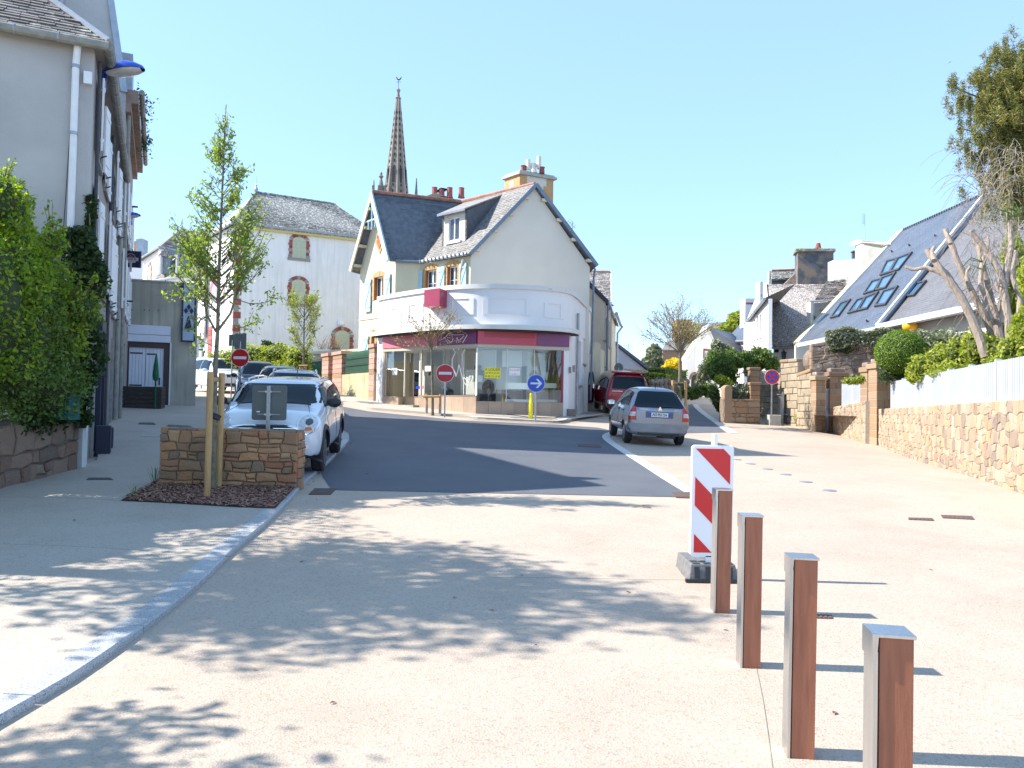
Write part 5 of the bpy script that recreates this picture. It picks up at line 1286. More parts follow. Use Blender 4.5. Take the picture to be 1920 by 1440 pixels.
for r in wins_m:
 window(fM, r, YH, frame='window_white', depth=.13, bars=(1, 1)); surround(fM, r, YH)
 mb = MB(); fM.slab(mb, r[0]+.001, r[1], r[0]+.03, r[3], -.13, 0); mb.build('reveal', 'orange_wood', YH)
 for u0, u1 in ((r[0]-.16-.42, r[0]-.16), (r[2]+.16, r[2]+.16+.42)):
  if u1 < fM.L+.1: shutter(fM, (u0, r[1]-.02, u1, r[3]+.04), YH, 'shutter_blue', .05)
for i, r in enumerate((wwin, wwin2)):
 window(fW, r, YH, depth=.13); surround(fW, r, YH)
 mb = MB(); fW.slab(mb, r[0]+.001, r[1], r[0]+.035, r[3], -.13, 0); mb.build('reveal', 'orange_wood', YH)
 shutter(fW, (r[0]-.75, r[1]-.5, r[0]-.22, r[3]+.0), YH, 'shutter_blue', .05)
 if i == 0: shutter(fW, (r[2]+.2, r[1]-.5, r[2]+.66, r[3]+.05), YH, 'shutter_blue', .05)
du_, dv_ = fW.uv(713, 452)
def dia(s, sv, w0, m, nm): MB().prism([fW.p(du_+s*a, dv_+sv*b, w0) for a, b in ((0, 1), (1, 0), (0, -1), (-1, 0))], fW.n*.03).build(nm, m, YH)
dia(.44, .62, 0, 'ochre', 'diamond_surround'); dia(.26, .38, .02, 'orange_wood', 'diamond_vent')
nrm = (GL-VL).cross(RB-VL).normalized(); nrm = nrm if nrm.z > 0 else -nrm
d0, d1 = hitplane(829, 464, VL, nrm), hitplane(874, 455, VL, nrm)
d0 = V((d0.x, d0.y, min(d0.z, d1.z)-.05)); d1 = V((d1.x, d1.y, d0.z))
fD = Fr(d0, d1, z0=d0.z); tL = fD.uv(829, 406)[1]; tR = fD.uv(873, 391)[1]; tv_ = (tL+tR)/2
inn = -fD.n; depthD = 3.2
DM = MB(); wr_ = fD.rect(841, 408, 861, 451)
fD.wall(DM, 0, 0, fD.L, tv_, [wr_], t=.2); dm = DM.build('dormer', 'gable_render', YH)
window(fD, wr_, dm, depth=.05, name='dormer_window')
mb = MB(); fD.slab(mb, wr_[0]-.15, wr_[1]-.14, wr_[2]+.15, wr_[1]-.02, 0, .08); mb.build('dormer_sill', 'gable_render', dm)
top0, top1 = fD.p(-.12, tv_, .25), fD.p(fD.L+.12, tv_, .25)
rdir = (GA-RB)
r_a, r_b = RB+rdir*.02+V((0, 0, -.05)), hitplane(946, 360, VL, nrm); r_b = RB+rdir*.62+V((0, 0, -.05))
roof_slab('dormer_roof', 'slate_pale', [top0, top1, r_b, r_a], YH, .06)
mb = MB(); mb.prism([top0, top1, top1-V((0, 0, .1)), top0-V((0, 0, .1))], inn*.04); mb.build('dormer_fascia', 'bluegrey_trim', YH)
cheek = [d1-V((0, 0, .1)), fD.p(fD.L, tv_, 0), r_b-V((0, 0, .06))]
MB().prism(cheek, -fD.d*.1).build('dormer_cheek', 'slate', YH)
MB().prism([d0-V((0, 0, .1)), fD.p(0, tv_, 0), r_a-V((0, 0, .06))], fD.d*.1).build('dormer_cheek', 'slate', YH)
cA, cB, cC = P(975, 350, 34.75), P(947, 350, 35.6), P(1037, 350, 35.55)
cz1 = P(975, 327, 34.75).z; cz0 = GL.z+1.2
e1, e2 = V((cB.x-cA.x, cB.y-cA.y, 0)), V((cC.x-cA.x, cC.y-cA.y, 0)); b0 = V((cA.x, cA.y, cz0))
chm = MB().prism([b0, b0+e1, b0+e1+e2, b0+e2], (0, 0, cz1-cz0)).build('chimney', 'gable_render', YH)
fc1 = Fr(cB, cA, z0=cz0); fc2 = Fr(cA, cC, z0=cz0); hc = cz1-cz0
mb = MB(); fc1.slab(mb, 0, 0, fc1.L, hc, .0, .025); mb.build('ochre_panel', 'ochre', chm)
for v in (hc*.35, hc*.62, hc*.88): mb = MB(); fc1.slab(mb, fc1.L*.35, v-.14, fc1.L*.6, v+.14, .026, .035); mb.build('pale_block', 'gable_render', chm)
for k in range(8):
 v0, v1 = hc*(k)/8, hc*(k+1)/8; w_ = .34 if k % 2 else .5
 mb = MB(); fc2.slab(mb, 0, v0, w_, v1, .0, .025); mb.build('quoin', 'ochre', chm)
 mb = MB(); fc2.slab(mb, fc2.L-w_, v0, fc2.L, v1, .0, .025); mb.build('quoin', 'ochre', chm)
c0 = b0+(e1+e2)/2; ax_ = e1.normalized(); ay_ = e2.normalized()
ctop = b0+V((0, 0, hc))
def capq(g, z0, h, nm, m='gable_render'):
 o = ctop+V((0, 0, z0)); u, w = ax_*g, ay_*g
 MB().prism([o-u-w, o+e1+u-w, o+e1+e2+u+w, o+e2-u+w], (0, 0, h)).build(nm, m, chm)
capq(.12, 0, .12, 'chimney_cap', 'concrete_light'); capq(.04, .12, .08, 'chimney_cap', 'concrete_light')
for px, m_, h_, r_ in ((981.5, 'terracotta', .35, .13), (1016, 'terracotta', .3, .13)):
 p = P(px, 325, 35.2); p.z = cz1+.18; MB().lathe([(r_, 0), (r_*.9, h_-.06), (r_*1.1, h_), (r_*.7, h_), (r_*.7, h_-.05)], p, n=12).build('chimney_pot', m_, chm)
p = P(1000, 325, 35.2); p.z = cz1+.2; mb = MB(); mb.lathe([(.2, 0), (.12, .2), (.12, .45)], p, n=10); mb.tube([p+V((-.24, 0, .35)), p+V((.24, 0, .38))], .09, 8); mb.tube([p+V((-.24, 0, .15)), p+V((-.24, 0, .62))], .1, 8); mb.tube([p+V((.25, 0, .2)), p+V((.25, 0, .78))], .1, 8); mb.build('chimney_cowl', 'gable_render', chm)
mb = MB(); q = P(800, 385, 42); q2 = P(874, 385, 43.5); zc = P(838, 371, 42).z
far = thing('chimney_stack', 'broad chimney stack with four red pots behind the red ridge', 'chimney', (q.x, q.y, gz(0, 40)))
MB().prism([V((q.x, q.y, 2)), V((q2.x, q2.y, 2)), V((q2.x, q2.y, zc)), V((q.x, q.y, zc))], (0, 1, 0)).build('stack', 'gable_render', far)
MB().prism([V((q.x-.2, q.y-.1, zc)), V((q2.x+.2, q2.y-.1, zc)), V((q2.x-.2, q2.y-.1, zc+.18)), V((q.x+.5, q.y-.1, zc+.25))], (0, 1.2, 0)).build('stack_cap', 'concrete_light', far)
for px, h_ in ((814.5, .5), (828, .45), (843, .5), (865, .5)):
 p = P(px, 370, 42.5); p.z = zc+.15; MB().lathe([(.2, 0), (.16, .1), (.15, h_), (.17, h_+.05), (.1, h_+.05)], p, n=10).build('chimney_pot', 'brick', far)
p = P(827, 358, 42.5); MB().prism([p+V((-.4, 0, -.02)), p+V((.1, -.2, .12)), p+V((.42, 0, .12)), p+V((.1, 0, -.05)), p+V((-.1, .1, -.06))], (0, .2, .02)).build('bird_guard', 'navy', far)
p = P(1073, 432, 37); t = thing('aerial', 'small television aerial beyond the right roof slope of the cream house', 'aerial', p-V((0, 0, 1)))
MB().tube([p-V((0, 0, 1)), p+V((0, 0, .45))], .02, 5).build('mast', 'zinc', t)
mb = MB(); mb.tube([p+V((-.2, 0, .45)), p+V((.15, 0, .1))], .015, 4)
for k in range(4): mb.tube([p+V((-.2+.09*k-.1, 0, .45-.09*k-.1)), p+V((-.2+.09*k+.1, 0, .45-.09*k+.1))], .01, 4)
mb.build('antenna', 'zinc', t)
# ================================================================ corner shop with curved white parapet
cpx = [(705, 34.0), (728, 33.1), (750, 32.4), (775, 31.7), (800, 31.1), (825, 30.6), (850, 30.2), (875, 29.95), (900, 29.8), (930, 29.75), (960, 29.8), (990, 29.9), (1020, 30.1), (1045, 30.4), (1060, 30.8), (1069, 31.3), (1076, 32.0), (1090, 34.2), (1105, 37.0)]
CV = [P(px, 758, D) for px, D in cpx]; CV = [V((p.x, p.y, 0)) for p in CV]
_c = smooth_line([(p.x, p.y) for p in CV], 90); CV = [V((p.x, p.y, 0)) for p in _c]
NV = []
for i, p in enumerate(CV):
 t = (CV[min(i+1, len(CV)-1)]-CV[max(0, i-1)]).normalized(); NV.append(V((t.y, -t.x, 0)))
gs = gz(0, 30)-.1
SH = thing('corner_shop', 'single storey corner shop with curved white parapet and empty glazed front', 'shop', (0, 30, gs))
def band(mb, i0, i1, z0, z1, w0, w1):
 """wall band following the curve between stations i0..i1"""
 n = i1-i0+1; b = len(mb.v)
 for i in range(i0, i1+1):
  for w, z in ((w1, z0), (w1, z1), (w0, z1), (w0, z0)): mb.v.append(CV[i]+NV[i]*w+V((0, 0, z)))
 for i in range(n-1):
  for k in range(4): mb.f.append((b+i*4+k, b+(i+1)*4+k, b+(i+1)*4+(k+1) % 4, b+i*4+(k+1) % 4))
 mb.f.append((b, b+1, b+2, b+3)); q = b+(n-1)*4; mb.f.append((q+3, q+2, q+1, q)); return mb
N_ = len(CV)-1
def ipx(px):   # curve station seen in picture column px
 return min(range(N_+1), key=lambda i: abs(960+FPX*CV[i].x/CV[i].y-px))
zC, zP = 4.75, 6.36
iE = ipx(1070)
MT['shop_white'] = mat('shop_white', (.8, .785, .78), (.75, .735, .735), .7, .75, bump=.05, bscale=30)
pr = band(MB(), 0, N_, zC, zP, -.25, 0).build('parapet', 'shop_white', SH, smooth=30)
MT['coping'] = mat('coping_weathered', (.7, .69, .66), (.64, .63, .6), 1, .8, bump=.1, bscale=30, spots=(.3, .3, .28), spot_scale=5, spot_amt=.3)
band(MB(), 0, N_, zP-.16, zP+.02, -.3, .07).build('coping', 'coping', SH, smooth=30)
band(MB(), 0, iE, zC-.14, zC+.03, -.3, .36).build('cornice', 'coping', SH, smooth=30)
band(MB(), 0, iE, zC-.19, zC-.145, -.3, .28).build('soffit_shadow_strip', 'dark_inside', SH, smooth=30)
def raised(px0, px1, v0, v1):
 a, b = ipx(px0), ipx(px1); f = .035
 o = band(MB(), a, b, v1-f, v1, .0, .028).build('panel_moulding', 'shop_white', SH, smooth=30)
 band(MB(), a, b, v0, v0+f, .0, .028).build('panel_moulding', 'shop_white', SH, smooth=30)
 for i in (a, b-1): band(MB(), i, i+1, v0+f, v1-f, .0, .028).build('panel_moulding', 'shop_white', SH)
raised(722, 750, 5.1, 5.75); raised(760, 788, 5.1, 5.8); raised(838, 884, 5.2, 5.85); raised(904, 992, 5.2, 5.85); raised(1014, 1055, 5.15, 5.75)
i = ipx(815); c = CV[i]; n_ = V((-.35, -.94, 0)).normalized(); d_ = V((.94, -.35, 0))
zb0, zb1 = P(805, 575, 30.2).z, P(805, 543, 30.2).z
bq = [CV[ipx(793)]+V((0, 0, zb0)), CV[ipx(793)]+V((-.05, -.0, 0))+n_*.9+V((0, 0, zb0)), CV[ipx(820)]+n_*.62+V((0, 0, zb0)), CV[ipx(822)]+V((0, 0, zb0))]
fbx = P(791, 760, 30.3), P(820, 760, 29.75)
mbx = MB().prism([V((fbx[0].x, fbx[0].y, zb0)), V((fbx[1].x, fbx[1].y, zb0)), V((fbx[1].x+.35, fbx[1].y+1.1, zb0)), V((fbx[0].x+.3, fbx[0].y+1.2, zb0))], (0, 0, zb1-zb0)).build('box_sign', 'burgundy', SH)
L0, L1, L2 = P(716, 758, 33.4), P(893, 758, 29.75), P(1066, 758, 30.75)
fA, fBq = Fr(L0, L1, z0=0), Fr(L1, L2, z0=0)
def facet_u(f, px): return f.uv(px, 700)[0]
zf0, zf1 = 4.06, 4.57
for f, p0, p1, m_ in ((fA, 716, 760, 'pink_panel'), (fA, 760.3, 819.5, 'pink_panel'), (fA, 820, 893, 'purple_panel'), (fBq, 893, 1004.5, 'red_panel'), (fBq, 1005, 1066, 'purple_panel')):  # pink pieces carry blown-out sunlight in their panel colour
 mb = MB(); f.slab(mb, max(0, facet_u(f, p0)), zf0, min(f.L, facet_u(f, p1)), zf1, .0, .05); mb.build('fascia_panel', m_, SH)
mb = MB(); fBq.slab(mb, facet_u(fBq, 906), zf0+.27, facet_u(fBq, 1001), zf1-.02, .051, .056); mb.build('ghost_lettering', mat('ghost_red', (.5, .03, .045), (.36, .04, .06), 9, .35, stretch=(1, 1, .3)), SH)
MT['frame_beige'] = mat('frame_beige', (.5, .47, .38), None, rough=.6)
for f in (fA, fBq): mb = MB(); f.slab(mb, 0, zf0-.14, f.L, zf0-.005, -.05, .02); mb.build('head_beam', 'frame_beige', SH)
roofp = [CV[i]+V((0, 0, zC+.2)) for i in range(0, N_+1, 3)]+[V((2.6, 39, zC+.2)), V((-6, 36, zC+.2))]
solid('flat_roof', 'concrete_light', [roofp], SH)
def gslab(f, u0, u1, z0, z1, w0, w1, m, nm): mb = MB(); f.slab(mb, u0, z0, u1, z1, w0, w1); return mb.build(nm, m, SH)
fP = Fr(P(705, 758, 34.0), L0, z0=0)
gslab(fP, 0, fP.L, gs, zC-.2, -.3, .0, 'shop_white', 'pier')
for k in range(7): gslab(fA, 0.0, facet_u(fA, 721), gs+.02+k*.42, gs+.02+k*.42+.41, -.2, .0, 'beige_tile', 'tile')
gslab(fBq, facet_u(fBq, 1057), fBq.L, gs, zf0, -.3, -.01, 'shop_white', 'pier')
lastf = Fr(L2, V((CV[iE+2].x, CV[iE+2].y, 0)), z0=0)
band(MB(), ipx(1064), ipx(1078), gs-.3, zC, -.25, -.001).build('pier', 'shop_white', SH, smooth=30)
def plinth(f, p0, p1, ztop, w, n, zbot=gs):
 u0, u1 = facet_u(f, p0), facet_u(f, p1)
 for k in range(n): gslab(f, u0+(u1-u0)*k/n+.004, u0+(u1-u0)*(k+1)/n-.004, zbot, ztop-.03, w-.2, w, 'beige_tile', 'tile')
 gslab(f, u0, u1, ztop-.028, ztop, w-.25, w+.015, 'beige_tile', 'plinth_cap')
plinth(fA, 721, 748, 2.0, .0, 1); plinth(fA, 748.2, 784, 2.0, -.3, 1)
plinth(fA, 785, 893, 2.06, .0, 5); plinth(fBq, 893, 1057, 1.84, .0, 7)
gslab(fA, facet_u(fA, 717), facet_u(fA, 786), gs, gz(-4, 31)+.22, .0, .3, 'concrete', 'door_step')
def pane(f, p0, p1, z0, z1, w=-.06):
 u0, u1 = facet_u(f, p0), facet_u(f, p1); mb = MB(); mb.quad(f.p(u0, z0, w), f.p(u1, z0, w), f.p(u1, z1, w), f.p(u0, z1, w)); return mb.build('pane', 'glass', SH)
def post(f, px, z0, z1, m='window_white', w=.05, wd=-.06): u = facet_u(f, px); return gslab(f, u-w/2, u+w/2, z0, z1, wd-.03, wd+.03, m, 'mullion')
zt = zf0-.145
pane(fA, 722, 757, 2.0, zt); pane(fA, 757.4, 777, 2.0, zt-.1, -.3); pane(fA, 789, 830, 2.06, zt); pane(fA, 831, 862, 2.06, zt); pane(fA, 863, 892, 2.06, zt)
pane(fBq, 894, 950, 1.84, zt); pane(fBq, 951, 1002, 1.84, zt); pane(fBq, 1003, 1056, 1.84, zt)
for px in (722, 757): post(fA, px, 2.0, zt, 'frame_beige')
post(fA, 777.5, 2.0, zt, 'window_white', .05, -.3); post(fA, 788, 2.06, zt, 'frame_beige'); post(fA, 892, 2.06, zt, 'window_white', .06)
for px in (950.5, 1002.5): post(fBq, px, 1.84, zt, 'window_white', .02)
post(fBq, 1056, 1.84, zt, 'burgundy', .1);
gslab(fA, .2, fA.L, 3.95, 4.5, -3.6, -.3, 'inner_wall', 'ceiling'); gslab(fBq, .0, fBq.L-.3, 3.97, 4.5, -3.6, -.3, 'inner_wall', 'ceiling')
inn_b = [fA.p(.2, 0, -1.6), fA.p(fA.L-.1, 0, -1.9), fBq.p(fBq.L-.3, 0, -1.9)]
for a, b in ((0, 1), (1, 2)):
 f_ = Fr(inn_b[a], inn_b[b], z0=0); gslab(f_, 0, f_.L, gs, 4.1, -.1, 0, 'inner_wall', 'inner_wall')
solid('shop_floor', 'inner_floor', [[fA.p(.1, 1.5, -.1), fA.p(fA.L, 1.5, -.1), fBq.p(fBq.L-.1, 1.5, -.1), fBq.p(fBq.L-.1, 1.5, -3), fA.p(fA.L, 1.5, -3), fA.p(.1, 1.5, -3)]], SH)
def inner(f, p0, p1, z0, z1, w, m, nm): return gslab(f, facet_u(f, p0), facet_u(f, p1), z0, z1, w-.04, w, m, nm)
inner(fA, 725, 754, 3.45, 3.9, -.14, 'ivory', 'blind'); inner(fA, 795, 826, 3.3, 3.85, -.14, 'ivory', 'blind'); inner(fA, 824, 890, 3.1, 3.9, -1.2, 'ivory', 'hanging_panel')
inner(fA, 812, 832, 2.1, 3.1, -.5, 'inner_wall', 'partition'); inner(fA, 836, 852, 2.1, 3.9, -.55, 'ivory', 'partition'); inner(fA, 853, 872, 2.1, 3.1, -.6, 'inner_wall', 'partition')
inner(fA, 868, 892, 2.6, 2.85, -.35, 'ivory', 'shelf'); inner(fA, 878, 891, 2.1, 2.58, -.9, 'dark_inside', 'counter'); inner(fA, 780, 788, 2.9, 3.9, -.7, 'red_brown_frame', 'door_edge')
inner(fBq, 905, 947, 1.85, 3.3, -1.4, 'plank_dark', 'brown_door'); inner(fBq, 952, 990, 3.25, 3.9, -.9, 'ivory', 'hanging_panel'); inner(fBq, 951, 1000, 2.35, 2.6, -.3, 'ivory', 'shelf')
inner(fBq, 952, 992, 1.95, 2.33, -.8, 'pane_dark', 'counter'); inner(fBq, 952, 998, 1.85, 1.95, -.3, 'ivory', 'shelf'); inner(fBq, 992, 1001, 1.9, 3.3, -1.0, 'dark_inside', 'recess')
inner(fBq, 1012, 1050, 2.42, 2.62, -.3, 'ivory', 'shelf'); inner(fBq, 1014, 1046, 1.95, 2.4, -1.2, 'inner_floor', 'counter'); inner(fBq, 1048, 1055, 2.4, 3.4, -.2, 'burgundy', 'side_panel'); inner(fBq, 1012, 1050, 1.87, 1.96, -.3, 'ivory', 'shelf')
inner(fBq, 1010, 1044, 2.65, 3.9, -1.5, 'ivory', 'partition')
def notice(f, x0, y0, x1, y1, m, lab, txts=()):
 r = f.rect(x0, y0, x1, y1); c = f.p((r[0]+r[2])/2, (r[1]+r[3])/2, -.05)
 mb = MB(); f.slab(mb, *r, -.056, -.05); o = mb.build('notice', m); tag(o, lab, 'notice')
 for t_, dy, sz, mm in txts: text_mesh(t_, sz, mm, 'lettering', f.p((r[0]+r[2])/2, (r[1]+r[3])/2+dy, -.047), f.d, (0, 0, 1), .002, o)
 return o
MT['ink_pink'] = mat('ink_pink', (.7, .1, .25), None, rough=.6)
notice(fA, 734, 690, 743, 703, 'sign_white', 'small white notice on the left shop window')
notice(fA, 795, 686, 806, 696, 'sign_white', 'white paper notice on the glass behind the staked tree, upper left')
notice(fBq, 909, 689, 939, 709, 'sign_yellow', 'yellow to let notice on the shop window', (('A LOUER', .125, .15, 'ink_black' if 0 else 'navy'), ('02 98 72 43 29', -.01, .09, 'navy'), ('06 85 12 13 93', -.14, .1, 'navy')))
notice(fBq, 956, 690, 976, 704, 'sign_white', 'white paper with pink writing beside the yellow notice', (('A LOUER', .06, .1, 'ink_pink'), ('06 98 12', -.1, .08, 'ink_pink')))
notice(fA, 778, 724, 785, 729, 'sign_blue', 'tiny blue sticker by the shop door')
notice(fA, 786, 723, 793, 729, 'pink_panel', 'tiny pink sticker by the shop door')
mb = MB(); r_ = fA.rect(821, 728, 831, 738); fA.slab(mb, *r_, -.4, -.3); tag(mb.build('blue_box', 'sign_blue'), 'blue box standing inside the shop window', 'box')
def line_art(f, pts, w, nm='line_drawing', r=.016):
 q = [f.p(*f.uv(x, y), w) for x, y in pts]; return MB().tube(q, r, 4).build(nm, 'sign_white', SH)
for s in ([(836, 634), (842, 644)], [(836, 634), (841, 627), (850, 622), (858, 621), (862, 624)], [(866, 621), (874, 625), (878, 628), (869, 643)], [(843, 629), (850, 628), (862, 628), (871, 627), (872, 630), (862, 639)], [(849, 629), (851, 634), (850, 640), (846, 642), (843, 638), (840, 636)], [(858, 634), (860, 633), (860, 636), (858, 636), (858, 634)], [(862, 637), (862, 643)], [(859, 638), (858, 643)]): line_art(fA, s, .055, 'line_drawing', .014)
for s in ([(848, 654), (852, 661), (846, 673), (846, 688), (852, 700), (853, 706), (856, 696), (859, 684), (863, 700), (868, 716), (872, 722), (877, 721), (877, 717), (868, 707), (867, 690), (865, 665), (869, 657), (870, 654)], [(858, 651), (858, 656)], [(866, 648), (871, 658)]): line_art(fA, s, -.045, 'line_drawing', .013)
fSide = Fr(V((CV[ipx(1078)].x, CV[ipx(1078)].y, 0)), CV[N_], z0=0)
sw_r = [fSide.rect(1084, 640, 1089, 722), fSide.rect(1094, 615, 1097.5, 682)]
mb = MB(); fSide.wall(mb, 0, gs-.3, fSide.L, zC, sw_r, t=.25, w=-.002); mb.build('side_wall', 'shop_white', SH)
for r in sw_r:
 mb = MB(); fSide.slab(mb, *r, -.16, -.12); mb.build('side_window', 'zinc', SH); mb = MB(); fSide.slab(mb, r[0]-.08, r[1]-.1, r[2]+.08, r[1]-.005, -.1, .08); mb.build('sill', 'quoin_grey', SH)
MB().tube([fSide.p(.15, gs, .09), fSide.p(.15, 5.6, .09)], .06, 8).build('downpipe', 'zinc', SH)
mb = MB(); fBq.slab(mb, facet_u(fBq, 1066)-.04, gs+.0, facet_u(fBq, 1066)+.3, gs+.45, -.3, .1); mb.build('corner_stone', 'stone_dark', SH)
for r_ in ((1066, 688, 1070, 700), (1073, 685, 1077, 698)):
 mb = MB(); r = fBq.rect(*r_); fBq.slab(mb, *r, .02, .08); mb.build('meter_box', 'quoin_grey', SH)
# ================================================================ lane houses between shop and red van
a, b, c = P(1092, 760, 38), P(1133, 761, 38.4), P(1146, 762, 46)
H1 = thing('lane_house', 'beige rendered lane house with dark verge behind the shop', 'house', (b.x, b.y, gz(b.x, b.y)))
f1_, f2_ = Fr(a, b, z0=gz(b.x, b.y)-.2), Fr(b, c, z0=gz(b.x, b.y)-.2)
vb = f1_.uv(1132, 563)[1]; va_ = f1_.uv(1106, 533)[1]; ub, ua_ = f1_.L, f1_.uv(1106, 533)[0]; sl = (va_-vb)/(ub-ua_)
MB().prism([f1_.p(0, 0), f1_.p(ub, 0), f1_.p(ub, vb), f1_.p(0, vb+sl*ub)], f1_.n*-.3).build('gable_wall', 'beige_render', H1)
hl = [f2_.rect(1135, 596, 1137.5, 640), f2_.rect(1139.5, 600, 1143, 650), f2_.rect(1133.5, 690, 1142, 760)]
mb = MB(); f2_.wall(mb, .001, 0, f2_.L, vb, hl, t=.2); mb.build('lane_wall', 'beige_render', H1)
for r in hl: window(f2_, r, H1, depth=.1, sill='quoin_grey')
verge_a, verge_b = f1_.p(ub+.12, vb-.08, .06), f1_.p(0, vb+sl*ub+.0, .06)
d_ = (verge_b-verge_a).normalized(); MB().prism([verge_a+V((0, 0, .1)), verge_b+V((0, 0, .1)), verge_b-V((0, 0, .16)), verge_a-V((0, 0, .16))], f1_.n*-.5).build('verge', 'navy', H1)
roof_slab('roof_slope', 'slate', [verge_a, verge_a-f1_.n*8, verge_b-f1_.n*8, verge_b], H1)
MB().tube([f2_.p(.1, vb-.0, .12), f2_.p(f2_.L, vb, .12)], .08, 8).build('gutter', 'zinc', H1); MB().tube([f2_.p(.05, 0, .1), f2_.p(.05, vb-.3, .1), f2_.p(.2, vb, .12)], .06, 8).build('downpipe', 'bluegrey_trim', H1)
a, b = P(1100, 760, 36.6), P(1125, 760, 36.8)
fq_ = Fr(a, b, z0=gz(b.x, b.y)-.2); H2 = thing('yard_wall', 'pale yellow stepped yard wall with a door behind the shop side', 'wall', (b.x, b.y, gz(b.x, b.y)))
v_ = fq_.uv(1120, 642)[1]; vr = fq_.uv(1108, 664)[1]; ur = fq_.uv(1111, 650)[0]
MB().prism([fq_.p(0, 0), fq_.p(fq_.L, 0), fq_.p(fq_.L, v_-.1), fq_.p(fq_.L-.15, v_), fq_.p(ur+.1, v_), fq_.p(ur, vr), fq_.p(0, vr)], fq_.n*-.25).build('wall_panel', 'cream_render', H2)
mb = MB(); r = fq_.rect(1102, 676, 1116, 775); fq_.slab(mb, r[0], .1, r[2], r[3], .0, .03); mb.build('door', 'frame_beige', H2)
f3_ = Fr(b, P(1133, 760, 38.5), z0=fq_.z0); mb = MB(); f3_.wall(mb, 0, 0, f3_.L, v_-.3); mb.build('side_wall', 'cream_render', H2)
H3 = thing('lane_house', 'taller lane house showing mottled slate roof with red ridge', 'house', (P(1120, 760, 48).x, 48, gz(5, 48)))
q = [P(1096, 560, 43.5), P(1143, 566, 43.5), P(1142.5, 510, 46.5), P(1096, 510, 46.5)]
roof_slab('roof_slope', 'stone_roof', q, H3); slate_cover(q, .3, .17, 'stone_roof', H3, random.Random(31), .014)
ridge(q[3], q[2], 'redtile', H3, .09, .4)
MB().prism([V((q[0].x, 46.6, 2)), V((q[1].x-.05, 46.6, 2)), V((q[1].x-.05, 46.6, q[2].z-.1)), V((q[0].x, 46.6, q[2].z-.1))], (0, 3, 0)).build('wall_block', 'beige_render', H3)
MB().prism([q[1]+V((0, 0, -6)), q[1]+V((0, 3.1, -6)), q[2], q[1]], (.12, 0, 0)).build('verge_wall', 'beige_render', H3)
a, b = P(1144, 762, 47), P(1152.5, 762, 54); f4 = Fr(a, b, z0=2); H4 = thing('lane_house', 'farthest cream lane house with pale downpipe at the lane bend', 'house', (a.x, a.y, gz(a.x, a.y)))
vt = f4.uv(1148, 592)[1]; mb = MB(); f4.wall(mb, 0, 0, f4.L, vt, [f4.rect(1145.5, 620, 1148, 660)]); mb.build('lane_wall', 'cream_render', H4)
MB().prism([f4.p(0, vt, .2), f4.p(f4.L, vt, .2), f4.p(f4.L, vt+2.2, -3), f4.p(0, vt+2.2, -3)], (0, 0, -.15)).build('roof_slope', 'slate', H4)
MB().tube([f4.p(0, vt, .3), f4.p(f4.L, vt, .35)], .1, 8).build('gutter', 'zinc', H4); MB().tube([f4.p(f4.L-.5, vt-.1, .5), f4.p(f4.L-.6, vt-.6, .15), f4.p(f4.L-.6, 0, .15)], .07, 8).build('downpipe', 'zinc', H4)
c = P(1142, 574, 41); wp = f2_.p(2.6, 0, .05); wp.z = c.z; wall_lamp(c, 19/FPX*41, 'blue street lamp on the lane house beyond the shop', V((wp.x, wp.y, c.z-.1)), .7)
a, b = P(622, 752, 40.5), P(701, 754, 34.6); fy = Fr(a, b, z0=gz(b.x, b.y)-.2)
YW = thing('garden_wall', 'stained yellow garden wall with green screened railing left of the shop', 'wall', (b.x, b.y, gz(b.x, b.y)))
MT['wall_stained'] = mat('wall_stained', (.5, .43, .27), (.4, .33, .2), 2, .9, bump=.3, bscale=20, streak=(.2, .17, .1))
vt = fy.uv(660, 701)[1]; mb = MB(); fy.slab(mb, 0, 0, fy.L, vt, -.25, 0); mb.build('wall_panel', 'wall_stained', YW)
u0, u1 = fy.uv(642, 690)[0], fy.uv(692, 690)[0]; v0, v1 = vt+.05, fy.uv(668, 664)[1]
mb = MB(); fy.slab(mb, u0, v0, u1, v1+.15, -.2, -.16); mb.build('screen', 'green_hedge_fake', YW)
n = int((u1-u0)/.13)
for k in range(n):
 u = u0+(k+.5)*(u1-u0)/n; MB().tube([fy.p(u, v0, -.06), fy.p(u, v1-.05, -.06), fy.p(u, v1+.12, -.06)], [.012, .012, .002], 5).build('railing_bar', 'iron', YW)
for v in (v0+.03, (v0+v1)/2, v1-.1): MB().tube([fy.p(u0, v, -.06), fy.p(u1, v, -.06)], .02, 5).build('rail', 'iron', YW)
def brick_pillar(f, u0, u1, v1, lab, d=.45):
 t = thing('gate_pillar', lab, 'pillar', f.p((u0+u1)/2, 0, 0), 'red brick gate pillars left of the shop'); n = 11
 for k in range(n):
  mb = MB(); f.slab(mb, u0+(.0 if k % 2 else .02), v1*k/n+.01, u1-(.0 if k % 2 else .02), v1*(k+1)/n-.005, -d, .02); mb.build('brick_course', 'stone_pillar' if k % 4 == 2 else 'brick_pale', t)
 mb = MB(); f.slab(mb, u0-.06, v1, u1+.06, v1+.16, -d-.05, .08); mb.build('cap', 'brick_pale', t); return t
pv_ = fy.uv(640, 664)[1]
brick_pillar(fy, fy.uv(624, 700)[0], fy.uv(641, 700)[0], pv_, 'brick gate pillar beside the green screened railing')
fy2 = Fr(P(575, 750, 44), P(624, 752, 40.3), z0=fy.z0)
brick_pillar(fy2, fy2.uv(604, 700)[0], fy2.uv(616, 700)[0], pv_, 'brick gate pillar partly behind the parked cars')
brick_pillar(fy2, fy2.uv(545, 700)[0], fy2.uv(558, 700)[0], pv_-.1, 'small brick pillar at the end of the yellow green hedge')
brick_pillar(fy, fy.uv(692, 700)[0], fy.L-.02, fy.uv(697, 652)[1], 'brick pillar touching the shop wall')
